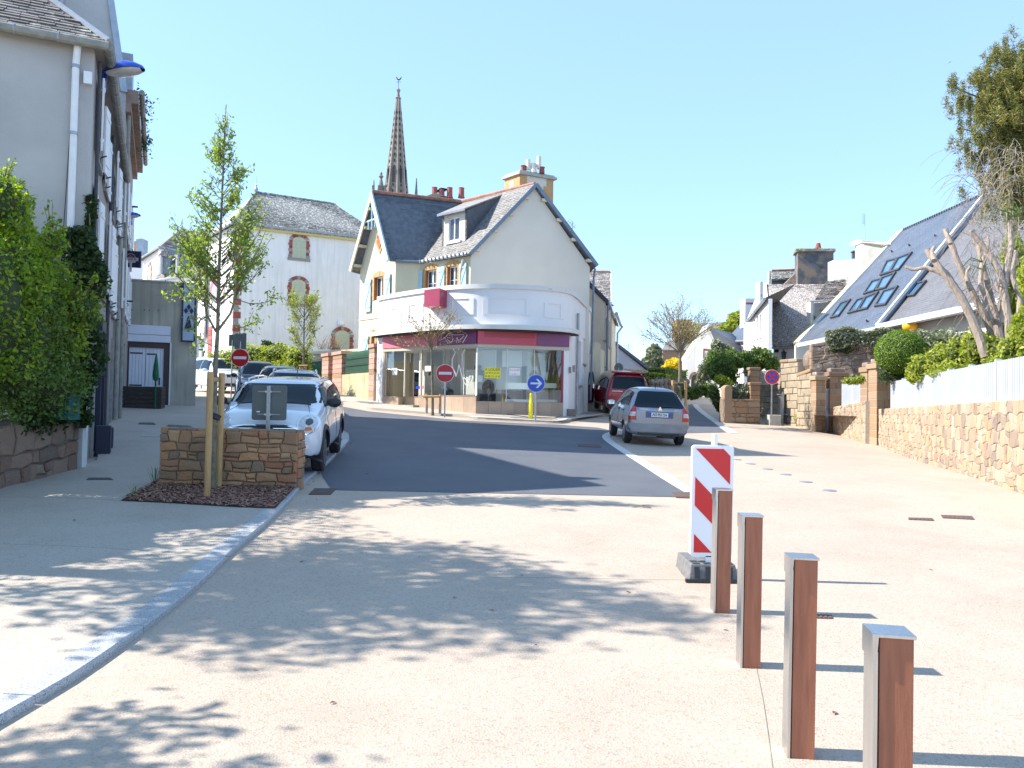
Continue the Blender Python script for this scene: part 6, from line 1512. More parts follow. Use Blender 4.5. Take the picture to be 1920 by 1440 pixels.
G2 = thing('screen_fence', 'green screened fence piece between brick pillars behind the cars', 'fence', fy2.p(1, 0, 0))
u0, u1 = fy2.uv(560, 700)[0], fy2.uv(602, 700)[0]; mb = MB(); fy2.slab(mb, u0, 0.3, u1, pv_-.2, -.2, -.1); mb.build('screen', 'green_hedge_fake', G2)
n = 22
for k in range(n): MB().tube([fy2.p(u0+(k+.5)*(u1-u0)/n, .3, -.04), fy2.p(u0+(k+.5)*(u1-u0)/n, pv_-.1, -.04)], .012, 4).build('railing_bar', 'iron', G2)
gx = tag(MB().prism([fy2.p(fy2.L-.55, .1, -.3), fy2.p(fy2.L-.05, .1, -.3), fy2.p(fy2.L-.05, pv_-.3, -.3), fy2.p(fy2.L-.55, pv_-.3, -.3)], (0, .06, 0)).build('wooden_gate', 'stake_wood'), 'narrow pale wooden gate between the brick pillars', 'gate')
pc = thing('porch_canopy', 'long pale flat canopy above the brick gate', 'canopy', P(630, 740, 43))
MB().prism([P(570, 660, 45), P(683, 653, 40.5), P(683, 658, 40.5), P(570, 665, 45)], (0, 1.2, 0)).build('slab', 'frame_beige', pc)
for px, D in ((572, 45.5), (682, 41)): MB().prism([P(px-2, 662, D), P(px+2, 662, D), P(px+2, 740, D), P(px-2, 740, D)], (0, .3, 0)).build('post', 'frame_beige', pc)
# ================================================================ right side: garden walls, fence, houses
def poly_wall(name, pts, D0, D1, m, label, cat, th=.3):
 """gable-like wall polygon given by picture columns and heights on the plane between distances D0 (left) and D1 (right)"""
 x0 = min(p[0] for p in pts); x1 = max(p[0] for p in pts)
 a, b = P(x0, 762, D0), P(x1, 765, D1); f = Fr(a, b, z0=0); q = [f.p(*f.uv(x, y)) for x, y in pts]
 return f, q
t = thing('barn', 'blue grey gable wall of a barn down the lane', 'barn', P(1180, 760, 62)); t.location.z = 2
WL[t.name] = t.location.copy()
f, q = poly_wall('w', [(1146, 640), (1150, 641), (1214, 690), (1216, 735), (1146, 735)], 60, 64, 'x', '', '')
MB().prism(q, f.n*-.4).build('gable_wall', mat('barn_blue', (.27, .31, .38), (.23, .27, .33), .6, .85), t)
MB().prism([q[1]+f.n*.1+V((0, 0, .1)), q[2]+f.n*.1+V((.3, 0, -.1)), q[2]+f.n*.1+V((.3, 0, -.35)), q[1]+f.n*.1+V((0, 0, -.15))], f.n*-.5).build('verge', 'navy', t)
c = P(1178, 655, 64); a_ = tag(MB().tube([c-V((0, 0, .8)), c+V((0, 0, .5))], .03, 4).tube([c+V((-.4, 0, .3)), c+V((.4, 0, .35))], .02, 4).tube([c+V((-.3, 0, .1)), c+V((.5, 0, .1))], .02, 4).build('aerial', 'zinc'), 'faint aerial above the blue grey barn roof', 'aerial')
A_, B_ = GD(1146, 52), GD(1206, 55); f = Fr(A_, B_, z0=gz(A_.x, A_.y)-.3); t = thing('boundary_wall', 'low reddish stone wall in front of the blue grey barn', 'wall', A_)
vt = f.uv(1180, 692)[1]; rnd = random.Random(41); m1 = MB()
for c in rubble(0, 0, f.L, vt, .5, .3, rnd): stone_mesh(m1, f, c, 0, .05, rnd, .02)
stuff(m1.build('stones', 'stone_pillar', t)); mb = MB(); f.slab(mb, 0, 0, f.L, vt, -.4, 0); mb.build('core', 'mortar_dark', t)
def blob_leaves(name, blobs, n, size, m, label, cat, base=None, core=True, flat=.55, density='shell', parts=None, group=None, core_m=None):
 """foliage: leaves scattered in and on a set of ellipsoids (centre, radii); a lumpy dark mass stands for the shaded middle"""
 base = V(base) if base is not None else V(blobs[0][0])-V((0, 0, blobs[0][1][2]))
 t = thing(name, label, cat, base, group)
 wgt = np.array([r[0]*r[1]+r[1]*r[2]+r[0]*r[2] for c, r in blobs]); wgt = wgt/wgt.sum(); pts = []
 for (c, r), w in zip(blobs, wgt):
  k = max(8, int(n*w)); d = rng.normal(size=(k, 3)); d /= np.linalg.norm(d, axis=1)[:, None]
  ph = rng.uniform(0, 6.28, 6)
  wob = 1+.13*np.sin(d[:, 0]*5+ph[0])*np.sin(d[:, 1]*6+ph[1])+.12*np.sin(d[:, 2]*7+ph[2]+d[:, 0]*4)+.07*np.sin(d[:, 0]*13+ph[3])*np.sin(d[:, 2]*12+ph[4])
  rr = wob*(flat+(1.04-flat)*rng.uniform(0, 1, k)**.5)
  pts.append(np.array(c[:])+d*np.array(r)*rr[:, None])
 pts = np.concatenate(pts)
 stuff(leaves('foliage', pts, size, m, parent=t))
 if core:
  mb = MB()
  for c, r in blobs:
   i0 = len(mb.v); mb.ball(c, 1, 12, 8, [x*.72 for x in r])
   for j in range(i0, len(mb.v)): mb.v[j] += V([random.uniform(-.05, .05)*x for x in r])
  stuff(mb.build('shade_core', core_m or MT['core_shade'], t))
 return t
MT['core_shade'] = mat('foliage_shade_dark', (.03, .045, .015), (.05, .065, .025), 6, .9)  # dark colour painting the shaded inside of foliage on solid cores
def PB(px, py, D, rpx, rpy, rd=None):
 c = P(px, py, D); return (c, (rpx/FPX*D, rd if rd else rpx/FPX*D, rpy/FPX*D))
def bush(label, D, items, n, size, m, name='bush', group=None, **k):
 bl = [PB(px, py, D+(it[0] if it else 0), rx, ry) for px, py, rx, ry, *it in items]
 b = V((bl[0][0].x, bl[0][0].y, gz(bl[0][0].x, bl[0][0].y))); return blob_leaves(name, bl, n, size, m, label, k.pop('cat', 'bush'), base=b, group=group, **k)
bush('dark grey green tree beyond the hedge at the lane end', 66, [(1226, 668, 14, 20), (1216, 685, 12, 16), (1236, 690, 12, 18), (1222, 700, 18, 16)], 3800, .42, 'leaf_grey', name='tree', cat='tree')
bush('bright yellow flowering broom behind the clipped hedge', 56, [(1265, 683, 18, 9), (1250, 694, 10, 8), (1290, 686, 10, 6)], 2600, .25, 'flower_yellow')
def hedge_box(label, quad_px, D0, D1, depth, n, size, m, top_only=False, name='clipped_hedge'):
 """box hedge: px x0,x1 and y top/bottom"""
 x0, x1, yt, yb = quad_px; a, b = P(x0, yb, D0), P(x1, yb, D1); zt = P(x0, yt, D0).z; zb = min(gz(a.x, a.y), gz(b.x, b.y))-.1
 f = Fr(a, b, z0=zb); H = zt-zb; t = thing(name, label, 'hedge', (a.x, a.y, zb))
 mb = MB(); mb.prism([f.p(0.08, 0, -.08), f.p(f.L-.08, 0, -.08), f.p(f.L-.08, H-.08, -.08), f.p(.08, H-.08, -.08)], f.n*-(depth-.16)); stuff(mb.build('shade_core', 'core_shade', t))  # solid dark block as the shaded inside of the hedge
 u = rng.uniform(0, f.L, n); v = rng.uniform(0, H, n); w = -rng.uniform(0, .1, n)
 k = n//3; v[:k] = H-rng.uniform(0, .08, k); w[:k] = -rng.uniform(0, depth, k)
 k2 = k+n//8; u[k:k2] = rng.uniform(0, .1, k2-k); w[k:k2] = -rng.uniform(0, depth, k2-k)
 v += .05*np.sin(u*2.3)+.04*np.sin(u*5.1)
 pts = np.array(f.a[:])+np.outer(u, f.d[:])+np.outer(w, f.n[:]); pts[:, 2] = zb+v
 stuff(leaves('foliage', pts, size, m, parent=t)); return t
hedge_box('clipped dark hedge far left of the barn foot', (1204, 1240, 697, 715), 54, 54, 1.0, 900, .14, 'leaf_green')
hedge_box('low clipped light green hedge at the lane bend', (1180, 1250, 699, 722), 47, 46, 1.2, 2600, .12, 'leaf_yellowgreen')
hedge_box('taller clipped green hedge under the yellow broom', (1248, 1290, 690, 722), 48, 50, 1.4, 2400, .12, 'leaf_green')
bush('small spiky pale garden plant before the clipped hedge', 44, [(1238, 716, 9, 8), (1232, 722, 8, 7)], 900, .2, 'leaf_grey', name='plant')
bush('low green plants beside the tree stakes at the bend', 40, [(1285, 733, 13, 10), (1310, 734, 10, 10), (1298, 742, 14, 7), (1325, 732, 9, 14)], 2200, .13, 'leaf_green')
rk = thing('garden_wall', 'long low boulder wall between hedge and tree stakes', 'wall', GD(1250, 43)); rnd = random.Random(5)
for i in range(9):
 p = P(1222+i*8.2, 717+rnd.uniform(-1, 1), 43+.1*i); MB().ball(p, 1, 10, 7, (.19, .22, .17+rnd.uniform(0, .05))).build('boulder', 'stone_dark', rk)
 p.z -= .3; MB().ball(p, 1, 10, 7, (.2, .22, .22)).build('boulder', 'stone_dark', rk)
sh = thing('stone_house', 'distant stone house with a broad chimney block behind the bare tree', 'house', P(1265, 760, 72))
MB().prism([P(1243, 655, 72), P(1300, 655, 72), P(1300, 735, 72), P(1243, 735, 72)], (0, 5, 0)).build('wall', 'stone_pillar', sh)
MB().prism([P(1241, 656, 71.7), P(1302, 656, 71.7), P(1296, 640, 74), P(1250, 640, 74)], (0, .2, -.1)).build('roof', 'slate_pale', sh)
MB().prism([P(1269, 599, 74), P(1298, 599, 74), P(1298, 660, 74), P(1269, 660, 74)], (0, 2, 0)).build('chimney_block', 'stone_pillar', sh)
fr_h = thing('far_house', 'far house with grey roof and red brown chimneys behind the light green trees', 'house', P(1360, 760, 95))
MB().prism([P(1330, 606, 95), P(1372, 602, 95), P(1372, 640, 93), P(1325, 640, 93)], (0, 3, -.5)).build('roof', 'slate_pale', fr_h)
MB().prism([P(1366, 588, 97), P(1381, 587, 97), P(1381, 600, 97), P(1366, 600, 97)], (0, 1, 0)).build('chimney', 'stone_dark', fr_h); MB().prism([P(1326, 640, 95), P(1390, 640, 95), P(1390, 700, 95), P(1326, 700, 95)], (0, 4, 0)).build('wall', 'gable_render', fr_h)
bush('light olive tree crown rising behind the white long house', 88, [(1383, 600, 16, 14), (1396, 592, 14, 13), (1368, 614, 16, 9), (1350, 622, 10, 6), (1392, 618, 20, 12)], 5200, .5, 'leaf_yellowgreen', name='tree', cat='tree')
bush('thin pale tree top behind the bare street tree', 60, [(1306, 628, 12, 26), (1298, 660, 10, 20)], 900, .22, 'leaf_bud', name='tree', cat='tree', core=False)
t = thing('white_cottage', 'white cottage with pointed gable, arched door and brick window', 'cottage', GD(1310, 52))
f, q = poly_wall('w', [(1286, 672), (1326, 612), (1347, 655), (1347, 748), (1286, 748)], 51, 53, 'x', '', '')
MB().prism(q, f.n*-.3).build('gable_wall', 'white_render', t)
MB().prism([q[1]+f.n*.06, q[0]+f.n*.06, q[0]+f.n*.06-V((0, 0, .18)), q[1]+f.n*.06-V((0, 0, .2))], f.n*-.45).build('verge', 'coping', t)
MB().prism([q[1]+f.n*.06, q[2]+f.n*.06, q[2]+f.n*.06-V((0, 0, .2)), q[1]+f.n*.06-V((0, 0, .2))], f.n*-.45).build('verge', 'coping', t)
rq = [q[2]+V((.15, 0, -.1)), q[2]+V((3.5, 3, -.1)), P(1371, 624, 56), q[1]+V((.1, .2, .0))]
roof_slab('roof_slope', 'slate', rq, t); slate_cover(rq, .3, .2, 'slate', t, random.Random(3), .01)
MB().prism([P(1323, 616, 52.8), P(1333, 616, 52.8), P(1333, 650, 52.8), P(1323, 650, 52.8)], (0, .8, 0)).build('chimney', 'zinc', t)
MB().prism([P(1321, 613, 52.7), P(1335, 613, 52.7), P(1335, 617, 52.7), P(1321, 617, 52.7)], (0, 1, 0)).build('chimney_cap', 'stone_dark', t)
r = f.rect(1321, 658, 1328, 672); window(f, r, t, depth=-.02)
mb = MB(); f.slab(mb, r[0]-.12, r[3], r[2]+.12, r[3]+.14, 0, .04); mb.build('lintel', 'brick', t); mb = MB(); f.slab(mb, r[0]-.14, r[1], r[0], r[3], 0, .035); mb.build('jamb', 'stone_pillar', t)
u, v = f.uv(1302, 712)
pts = [(u+.32*math.cos(a), v+.32*math.sin(a)) for a in [math.pi*k/10 for k in range(11)]]
MB().prism([f.p(u-.32, v-1.0), f.p(u+.32, v-1.0)]+[f.p(x, y) for x, y in pts], f.n*.03).build('arched_door', 'dark_inside', t)
for k in range(9):
 a0, a1 = math.pi*k/9+.03, math.pi*(k+1)/9-.03; MB().prism([f.p(u+r_*math.cos(a), v+r_*math.sin(a)) for r_, a in ((.34, a0), (.52, a0), (.52, a1), (.34, a1))], f.n*.06).build('arch_stone', 'stone_pillar', t)
mb = MB(); r = f.rect(1313, 622, 1319, 640); MB().lathe([(.16, 0), (.12, .03)], f.p((r[0]+r[2])/2, (r[1]+r[3])/2, .02), f.n, 8).build('wall_shield', 'quoin_grey', t)
t = thing('slate_house', 'white house with smooth blue slate hip beside the long white house', 'house', GD(1385, 58))
MB().prism([P(1361, 640, 56), P(1412, 636, 54), P(1412, 745, 54), P(1361, 745, 56)], (0, 4, 0)).build('wall', 'white_wall_clean', t)
roof_slab('roof_slope', 'slate_mod', [P(1359, 641, 55.8), P(1414, 637, 53.6), P(1414, 590, 59), P(1392, 602, 60)], t)
MB().tube([P(1359, 642, 55.6), P(1414, 638, 53.4)], .08, 6).build('gutter', 'zinc', t)
mb = MB();
a, b = P(1401, 763, 54), P(1439, 766, 41.5); f = Fr(a, b, z0=1.5); t = thing('long_white_house', 'long white two storey house with tall narrow windows on the right', 'house', (b.x, b.y, gz(b.x, b.y)))
vt = f.uv(1436, 566)[1]
wr_ = [f.rect(x, y0, x+w, y1) for x, w, y0, y1 in ((1404.5, 2, 604, 640), (1408, 2.2, 602, 640), (1413.5, 2.6, 597, 636), (1419, 2.8, 594, 634), (1424.5, 3.2, 589, 632))]
mb = MB(); f.wall(mb, 0, 0, f.L, vt, wr_, t=.2); mb.build('lane_wall', 'white_wall_clean', t)
for r in wr_: window(f, r, t, depth=.12, sill='coping')
MB().tube([f.p(0, vt, .2), f.p(f.L, vt, .2)], .09, 8).build('gutter', 'zinc', t)
MB().tube([f.p(.2, vt, .2), f.p(.2, vt-.5, .08), f.p(.2, 2, .08)], .07, 8).build('downpipe', 'white_paint', t)
solid('roof_slope', 'slate_old', [[f.p(0, vt+.05, .2), f.p(f.L, vt+.05, .2), f.p(f.L, vt+.8, -1.4), f.p(0, vt+.8, -1.4)]], t)
chq = [P(1397, 572, 56), P(1404, 572, 53)]; MB().box(P(1404, 588, 55), (.9, 1.2, 2.0)).build('chimney', 'white_wall_clean', t); MB().box(P(1407.5, 571, 55), (1.05, 1.3, .12)).build('chimney_cap', 'redtile', t)
MB().box(P(1412.5, 588, 55.2), (.5, 1.0, 2.0)).build('chimney', 'zinc', t)
MB().prism([P(1425, 528, 46), P(1431, 528, 46), P(1431, 575, 46), P(1425, 575, 46)], (0, .8, 0)).build('chimney', 'coping', t)
P2 = lambda x, y, D: P(x, y, D*1.22)
t = thing('stone_slate_house', 'white gabled house with mottled stone slate roof on the right', 'house', GD(1470, 46))
zE = P2(1450, 649, 37.2).z
q = [P2(1448, 650, 37.2), P2(1506, 647, 36), P2(1552, 531, 39.8), P2(1436, 533, 41)]; q[1].z = q[0].z
roof_slab('roof_slope', 'stone_roof', [q[0], P2(1515, 647, 35.8), P2(1600, 533, 39.2), q[3]], t)
def _cl(s, tt): return True
slate_cover([q[0], P2(1515, 647, 35.8), P2(1600, 533, 39.2), q[3]], .235, .145, 'stone_roof', t, random.Random(51), .02, .25)
gq = [P2(1431, 652, 38.6), q[0]+V((0.05, 0, 0)), q[3], P2(1432, 560, 41.5)]
MB().prism([q[0]+V((.0, -.05, .15)), q[3]+V((0, -.05, .15)), q[3]+V((-.3, 0, .0)), q[0]+V((-.3, 0, .0))], (0, .3, -.2)).build('verge', 'coping', t)
MB().prism([V((q[0].x-.3, q[0].y, zE)), V((q[3].x-.3, q[3].y, q[3].z)), V((q[3].x-.5, q[3].y+3, q[3].z-2.5)), V((q[3].x-.5, q[3].y+3, 1)), V((q[0].x-.3, q[0].y, 1))], (.2, 0, 0)).build('gable_wall', 'white_wall_clean', t)
f = Fr(P2(1449, 766, 37.4), P2(1530, 767, 35.8), z0=1); v = f.uv(1480, 652)[1]; mb = MB(); f.slab(mb, 0, 0, f.L, v, -.3, -.3+.3); mb.build('front_wall', 'gable_render', t)
MB().tube([f.p(-.2, v+.02, .18), f.p(f.L, v+.02, .18)], .07, 8).build('gutter', 'zinc', t)
r = f.rect(1452, 655, 1460, 661); mb = MB(); f.slab(mb, *r, .0, .02); mb.build('wall_vent', 'dark_inside', t)
lp = f.p(*f.uv(1472, 664), .15); MB().lathe([(.02, -.35), (.1, -.25), (.13, .05), (.16, .08), (.03, .2), (.02, .3)], lp, n=6).build('wall_lantern', 'iron', t)
u_ = thing('rear_house', 'rear house with weathered roof and huge dark stone chimney', 'house', GD(1530, 51))
rq = [P2(1446, 540, 43), P2(1500, 536, 43), P2(1497, 506, 44.5), P2(1448, 508, 44.8)]
roof_slab('roof_slope', 'slate_old', [P2(1447, 523, 43.5), P2(1498, 521, 43.5), P2(1498, 506, 44.6), P2(1446, 508, 44.8)], u_); slate_cover([P2(1447, 523, 43.5), P2(1498, 521, 43.5), P2(1498, 506, 44.6), P2(1446, 508, 44.8)], .22, .14, 'slate_old', u_, random.Random(7))
MB().prism([P2(1447, 523, 43.8), P2(1500, 521, 43.8), P2(1500, 545, 43.8), P2(1447, 545, 43.8)], (0, .3, 0)).build('dark_wall', 'slate', u_)
MB().prism([P2(1467, 536, 42.6), P2(1498, 506, 43), P2(1545, 500, 43), P2(1545, 536, 42.6)], (0, .3, 0)).build('roof_flank', 'stone_dark', u_)
MB().prism([P2(1442, 508, 44.6), P2(1446, 508, 44.6), P2(1446, 545, 44.6), P2(1442, 545, 44.6)], (0, .3, 0)).build('gable_edge', 'coping', u_)
ridge(P2(1447, 507, 44.7), P2(1498, 505, 44.5), 'redtile', u_, .07, .4)
MT['dark_chimney'] = mat('dark_chimney', (.12, .125, .135), (.075, .075, .08), 1.4, .9, bump=.3, bscale=14, spots=(.2, .15, .12), spot_scale=1.3, spot_amt=.45)
CH = MB().prism([P2(1496, 470, 42), P2(1563, 470, 41.6), P2(1563, 540, 41.6), P2(1496, 540, 42)], (.3, 1.4, 0)).build('chimney', 'dark_chimney', u_)
MB().prism([P2(1493, 466, 41.9), P2(1567, 466, 41.5), P2(1567, 471, 41.5), P2(1493, 471, 41.9)], (.3, 1.5, 0)).build('chimney_cap', 'stone_dark', CH)
p = P2(1534, 465, 42.4); MB().lathe([(.2, 0), (.14, .3), (.1, .34)], p, n=10).build('chimney_pot', 'brick', CH)
pts = []
for k in range(240): s = rng.uniform(); q_ = P2(1492+s*72, 467, 41.7); pts.append([q_.x, q_.y+rng.uniform(0, .3), q_.z+rng.normal()*.05-(.15 if s < .06 else 0)*rng.uniform()])
stuff(leaves('chimney_moss', pts, .09, 'leaf_yellowgreen', parent=CH))
wb2 = thing('white_chimney', 'broad weathered white chimney block left of the modern slate roof', 'chimney', P2(1585, 700, 40))
MB().prism([P2(1562, 488, 40), P2(1606, 487, 39.6), P2(1606, 535, 39.6), P2(1562, 535, 40)], (0, .8, 0)).build('stack', 'coping', wb2)
p = P2(1601, 480, 39.9); MB().lathe([(.14, -.15), (.14, .2), (.2, .22), (.2, .28), (.02, .36)], p, n=10).build('cowl', 'iron', wb2)
rq = [P2(1528, 562, 37.5), P2(1590, 556, 36.8), P2(1585, 524, 39.5), P2(1549, 528, 39.8)]
t2 = thing('dormer_house', 'slate roofed dormer with pale cheek above the stone slate roof', 'dormer', P2(1545, 600, 37))
roof_slab('dormer_roof', 'stone_roof', rq, t2); slate_cover(rq, .235, .145, 'stone_roof', t2, random.Random(52), .02, .25)
q2 = [P2(1590, 556, 36.8), P2(1612, 520, 38.5), P2(1590, 505, 41), P2(1585, 524, 39.5)]; solid('roof_slope', 'slate_old', [q2], t2)
MB().prism([P2(1520, 566, 36.4), P2(1527, 566, 36.4), P2(1527, 600, 36.4), P2(1520, 607, 36.4)], (0, .6, 0)).build('dormer_cheek', 'coping', t2)
MB().prism([P2(1527, 568, 36.3), P2(1560, 566, 36), P2(1560, 600, 36), P2(1527, 603, 36.3)], (0, .3, 0)).build('dormer_front', 'slate', t2)
MB().tube([P2(1519, 565, 36.2), P2(1562, 563, 35.8)], .05, 6).build('gutter', 'zinc', t2)
KM = 1.45
MH = thing('modern_house', 'large house with steep smooth slate roof and skylights on the right', 'house', (10.6*KM, 22*KM, gz(10, 27)))
EX, RX, EZ, RZ = 10.37*KM, 16.25*KM, 1.75+2.4*KM, 1.75+7.55*KM
e1_, r1_, r2_, e2_ = V((EX, 28.0*KM, EZ)), V((RX, 32.2*KM, RZ)), V((RX, 26.5*KM, RZ)), V((EX, 21.9*KM, EZ))
roof_slab('roof_slope', 'slate_mod', [e1_, e2_, r2_, r1_], MH, .2)
nP = (e2_-e1_).cross(r1_-e1_).normalized(); nP = nP if nP.z > 0 else -nP
slate_cover([e1_, e2_, r2_, r1_], .3, .2, 'slate_mod', MH, random.Random(61), .0035, .02)
def bar(a, b, w, h, m, name, parent, up=None):
 a, b = V(a), V(b); d = (b-a).normalized(); u = up or nP; s = d.cross(u).normalized(); u = s.cross(d)
 return MB().prism([a-s*w/2, a+s*w/2, a+s*w/2+u*h, a-s*w/2+u*h], b-a).build(name, m, parent)
bar(e1_, r1_, .3, .1, 'coping', 'verge', MH); bar(e1_+V((0, .32, 0)), r1_+V((0, .32, 0)), .3, .12, mat('verge_yellow', (.6, .5, .2), (.5, .45, .3), 5, .7), 'verge_capping', MH)
MB().prism([e1_+V((0, .4, -.1)), r1_+V((0, .4, -.1)), r1_+V((0, .4, -8)), e1_+V((0, .4, -3.5))], (0, .2, 0)).build('gable_wall', 'gable_render', MH)
dn = V((0, 0, -.55))
off_ = -nP*.22
low = [V((EX+.15, 21.9*KM+.05, EZ+.0))+off_*.35, V((EX+.15, 12.5*KM, EZ+.0))+off_*.35, V((RX, 17.0*KM, RZ))+off_, V((RX, 26.5*KM, RZ))+off_]
MT['slate_mod2'] = mat('slate_smooth_warm', (.12, .118, .125), (.145, .14, .15), .9, .5, bump=.08, bscale=12, vary=.07, spec=.7)
roof_slab('lower_roof_slope', 'slate_mod2', low, MH, .15); slate_cover(low, .3, .2, 'slate_mod2', MH, random.Random(62), .0035, .02)
bar(e2_+nP*.0, r2_, .16, .12, 'coping', 'verge', MH);
MB().prism([e2_+nP*.02, r2_+nP*.02, r2_+nP*.02+off_, e2_+nP*.02+off_*.4], (0, -.06, 0)).build('verge_side', 'bluegrey_trim', MH)
gA, gB = V((EX+.0, 21.9*KM, EZ-.05)), V((EX+.0, 12.5*KM, EZ-.05))
MB().prism([gA+V((-.12, 0, -.1)), gA+V((.2, 0, -.1)), gA+V((.2, 0, .12)), gA+V((-.12, 0, .12))], gB-gA).build('box_gutter', 'fence_white', MH)
MB().prism([e1_+V((-.1, 0, -.22)), e1_+V((.15, 0, -.22)), e1_+V((.15, 0, -.02)), e1_+V((-.1, 0, -.02))], e2_-e1_).build('box_gutter', 'fence_white', MH)
MB().prism([V((EX+.5, 27.5*KM, 0)), V((EX+.5, 12*KM, 0)), V((EX+.5, 12*KM, EZ-.1)), V((EX+.5, 27.5*KM, EZ-.1))], (.3, 0, 0)).build('front_wall', 'gable_render', MH)
MB().prism([V((EX+.1, 22.05, 0)), V((EX+.5, 22.05, 0)), V((RX, 26.6, 0)), V((RX, 26.6, RZ-.6)), V((EX+.1, 22.05, EZ-.1))], (0, .2, 0)).build('party_wall', 'gable_render', MH) if 0 else None
MB().prism([V((EX+.02, 21.7*KM, 2)), V((EX+.25, 21.7*KM, 2)), V((EX+.25, 21.7*KM, EZ-.05)), V((EX+.02, 21.7*KM, EZ-.05))], (0, .35, 0)).build('corner_post', 'gable_render', MH)
mb = MB(); n = 34
for k in range(n):
 p = r2_.lerp(r1_, (k+.5)/n); mb.tube([p+V((0, -.09, .03)), p+V((0, .1, .06))], [.1, .07], 6)
stuff(mb.build('ridge_tiles', 'slate_mod', MH))
def onroof(px, py, base=e1_): return hitplane(px, py, base, nP)
def zz(x, y): return 1380+x/3.428, 340+y/3.428
sk = [((930, 608), (990, 590), (1040, 498), (975, 515)), ((993, 590), (1050, 572), (1135, 462), (1047, 495)), ((825, 728), (893, 708), (942, 628), (880, 645)), ((903, 705), (965, 690), (1030, 590), (945, 622)),
  ((723, 853), (782, 838), (836, 748), (785, 765)), ((790, 836), (848, 822), (920, 715), (840, 748)), ((612, 882), (665, 868), (740, 765), (682, 785)), ((897, 808), (965, 797), (1045, 680), (955, 708))]
MT['sky_glass'] = mat('skylight_glass', (.05, .12, .22), (.08, .17, .28), .8, .05, spec=1.0)
def skylight(q, nn, base):
 pts = [hitplane(*zz(*p), base, nn) for p in q]; c = sum(pts, V())/4
 o = MB()
 outer = [c+(p-c)*1.06 for p in pts]; inner = [c+(p-c)*.84 for p in pts]
 for k in range(4):
  a, b, ci, d = outer[k], outer[(k+1) % 4], inner[(k+1) % 4], inner[k]; o.prism([a, b, ci, d], nn*.1)
 fr = o.build('skylight', 'navy' if 0 else 'iron', MH)
 MB().prism([p+nn*.03 for p in inner], nn*.015).build('pane', 'sky_glass', fr)
for q in sk: skylight(q, nP, e1_)
skylight(((1085, 748), (1150, 738), (1228, 645), (1165, 662)), nP, low[0])
for x, y in ((1003, 455), (1115, 415), (1282, 355), (845, 903)):
 p = onroof(*zz(x, y)); MB().prism([p, p+V((0, -.18, 0)), p+V((0, -.09, 0))+nP*.14], nP.cross(V((0, 1, 0)))*.05).build('roof_vent', 'navy', MH)
cq = [P(1607, 453, 33*KM), P(1665, 457, 30.2*KM)]
cb = MB().prism([P(1616, 453, 32.3*KM), P(1672, 458, 31.4*KM), P(1672, 600, 31.4*KM), P(1616, 600, 32.3*KM)], (0, .8, 0)).build('chimney', 'concrete_light', MH)
MB().prism([P(1607, 453, 33*KM), P(1616, 453, 32.3*KM), P(1616, 600, 32.3*KM), P(1607, 600, 33*KM)], (.1, .5, 0)).build('chimney_side', 'frame_beige', cb)
MB().prism([P(1606, 450, 32.9*KM), P(1616, 450, 32.2*KM), P(1670, 454, 31.2*KM), P(1670, 458, 31.2*KM), P(1616, 454, 32.2*KM), P(1606, 454, 32.9*KM)], (0, .9, 0)).build('chimney_cap', 'coping', cb)
ap_ = P(1622, 452, 32.4*KM); an_ = thing('aerial', 'tall television aerial on the pale chimney of the modern house', 'aerial', ap_)
top = P(1621, 400, 32.4*KM); MB().tube([ap_, top], .018, 5).build('mast', 'zinc', an_); mb = MB()
for k in range(7): c = ap_.lerp(top, .62+.055*k); mb.tube([c+V((-.16, 0, 0)), c+V((.04, 0, .02))], .009, 4)
mb.tube([ap_.lerp(top, .6)+V((-.1, 0, 0)), top+V((-.1, 0, 0))], .01, 4); mb.build('antenna', 'zinc', an_)
# ---------------------------------------------------------------- garden side walls
def wall_from_px(a_px, b_px, top_a, top_b):
 A_, B_ = G(*a_px), G(*b_px); f = Fr(A_, B_, z0=0); return A_, B_, f, f.uv(*top_a)[1], f.uv(*top_b)[1]
def rubble_wall(label, A_, B_, f, zt0, zt1, sw, sh, m, rnd, individual, bottom=None, depth=.035, mort='mortar', th=.35, name='stone_wall', gap=.009, wk=.085):
 """sloping ground: cells sheared between the ground line and the top line"""
 za, zb_ = A_.z-.05, B_.z-.05; t = thing(name, label, 'wall', A_)
 H = ((zt0-za)+(zt1-zb_))/2; L = f.L
 def curve(u, v, w=0):
  s = u/L; lo_, hi_ = za+(zb_-za)*s, zt0+(zt1-zt0)*s
  if bottom: lo_ = min(lo_, bottom(u))
  return f.p(u, lo_+(hi_-lo_)*v/H, w)
 mb = MB(); mb.add([curve(0, 0, 0), curve(L, 0, 0), curve(L, H, 0), curve(0, H, 0), curve(0, 0, -th), curve(L, 0, -th), curve(L, H, -th), curve(0, H, -th)], [(0, 1, 2, 3), (4, 5, 6, 7), (3, 2, 6, 7), (0, 3, 7, 4), (1, 2, 6, 5)])
 mb.build('mortar_core', mort, t)
 cells = rubble(0, 0, L, H, sw, sh, rnd, wk); rest = MB()
 cells.sort(key=lambda c: -sum(p[0] for p in c)/len(c))
 for i, c in enumerate(cells):
  if i < individual: mb = MB(); stone_mesh(mb, f, c, 0, depth, rnd, gap, curve); mb.build('stone', m, t)
  else: stone_mesh(rest, f, c, 0, depth, rnd, gap, curve)
 if rest.v: stuff(rest.build('stones', m, t))
 return t, curve, H
rnd = random.Random(71)
A_, B_, fN, z0_, z1_ = wall_from_px((1648, 836), (1925, 929), (1650, 767), (1918, 748))
ext = 3.2   # the wall runs on beyond the frame
B2 = B_+fN.d*ext; B2.z = gz(B2.x, B2.y)+.02; zt2 = z1_+(z1_-z0_)/fN.L*ext
fN2 = Fr(A_, B2, z0=0)
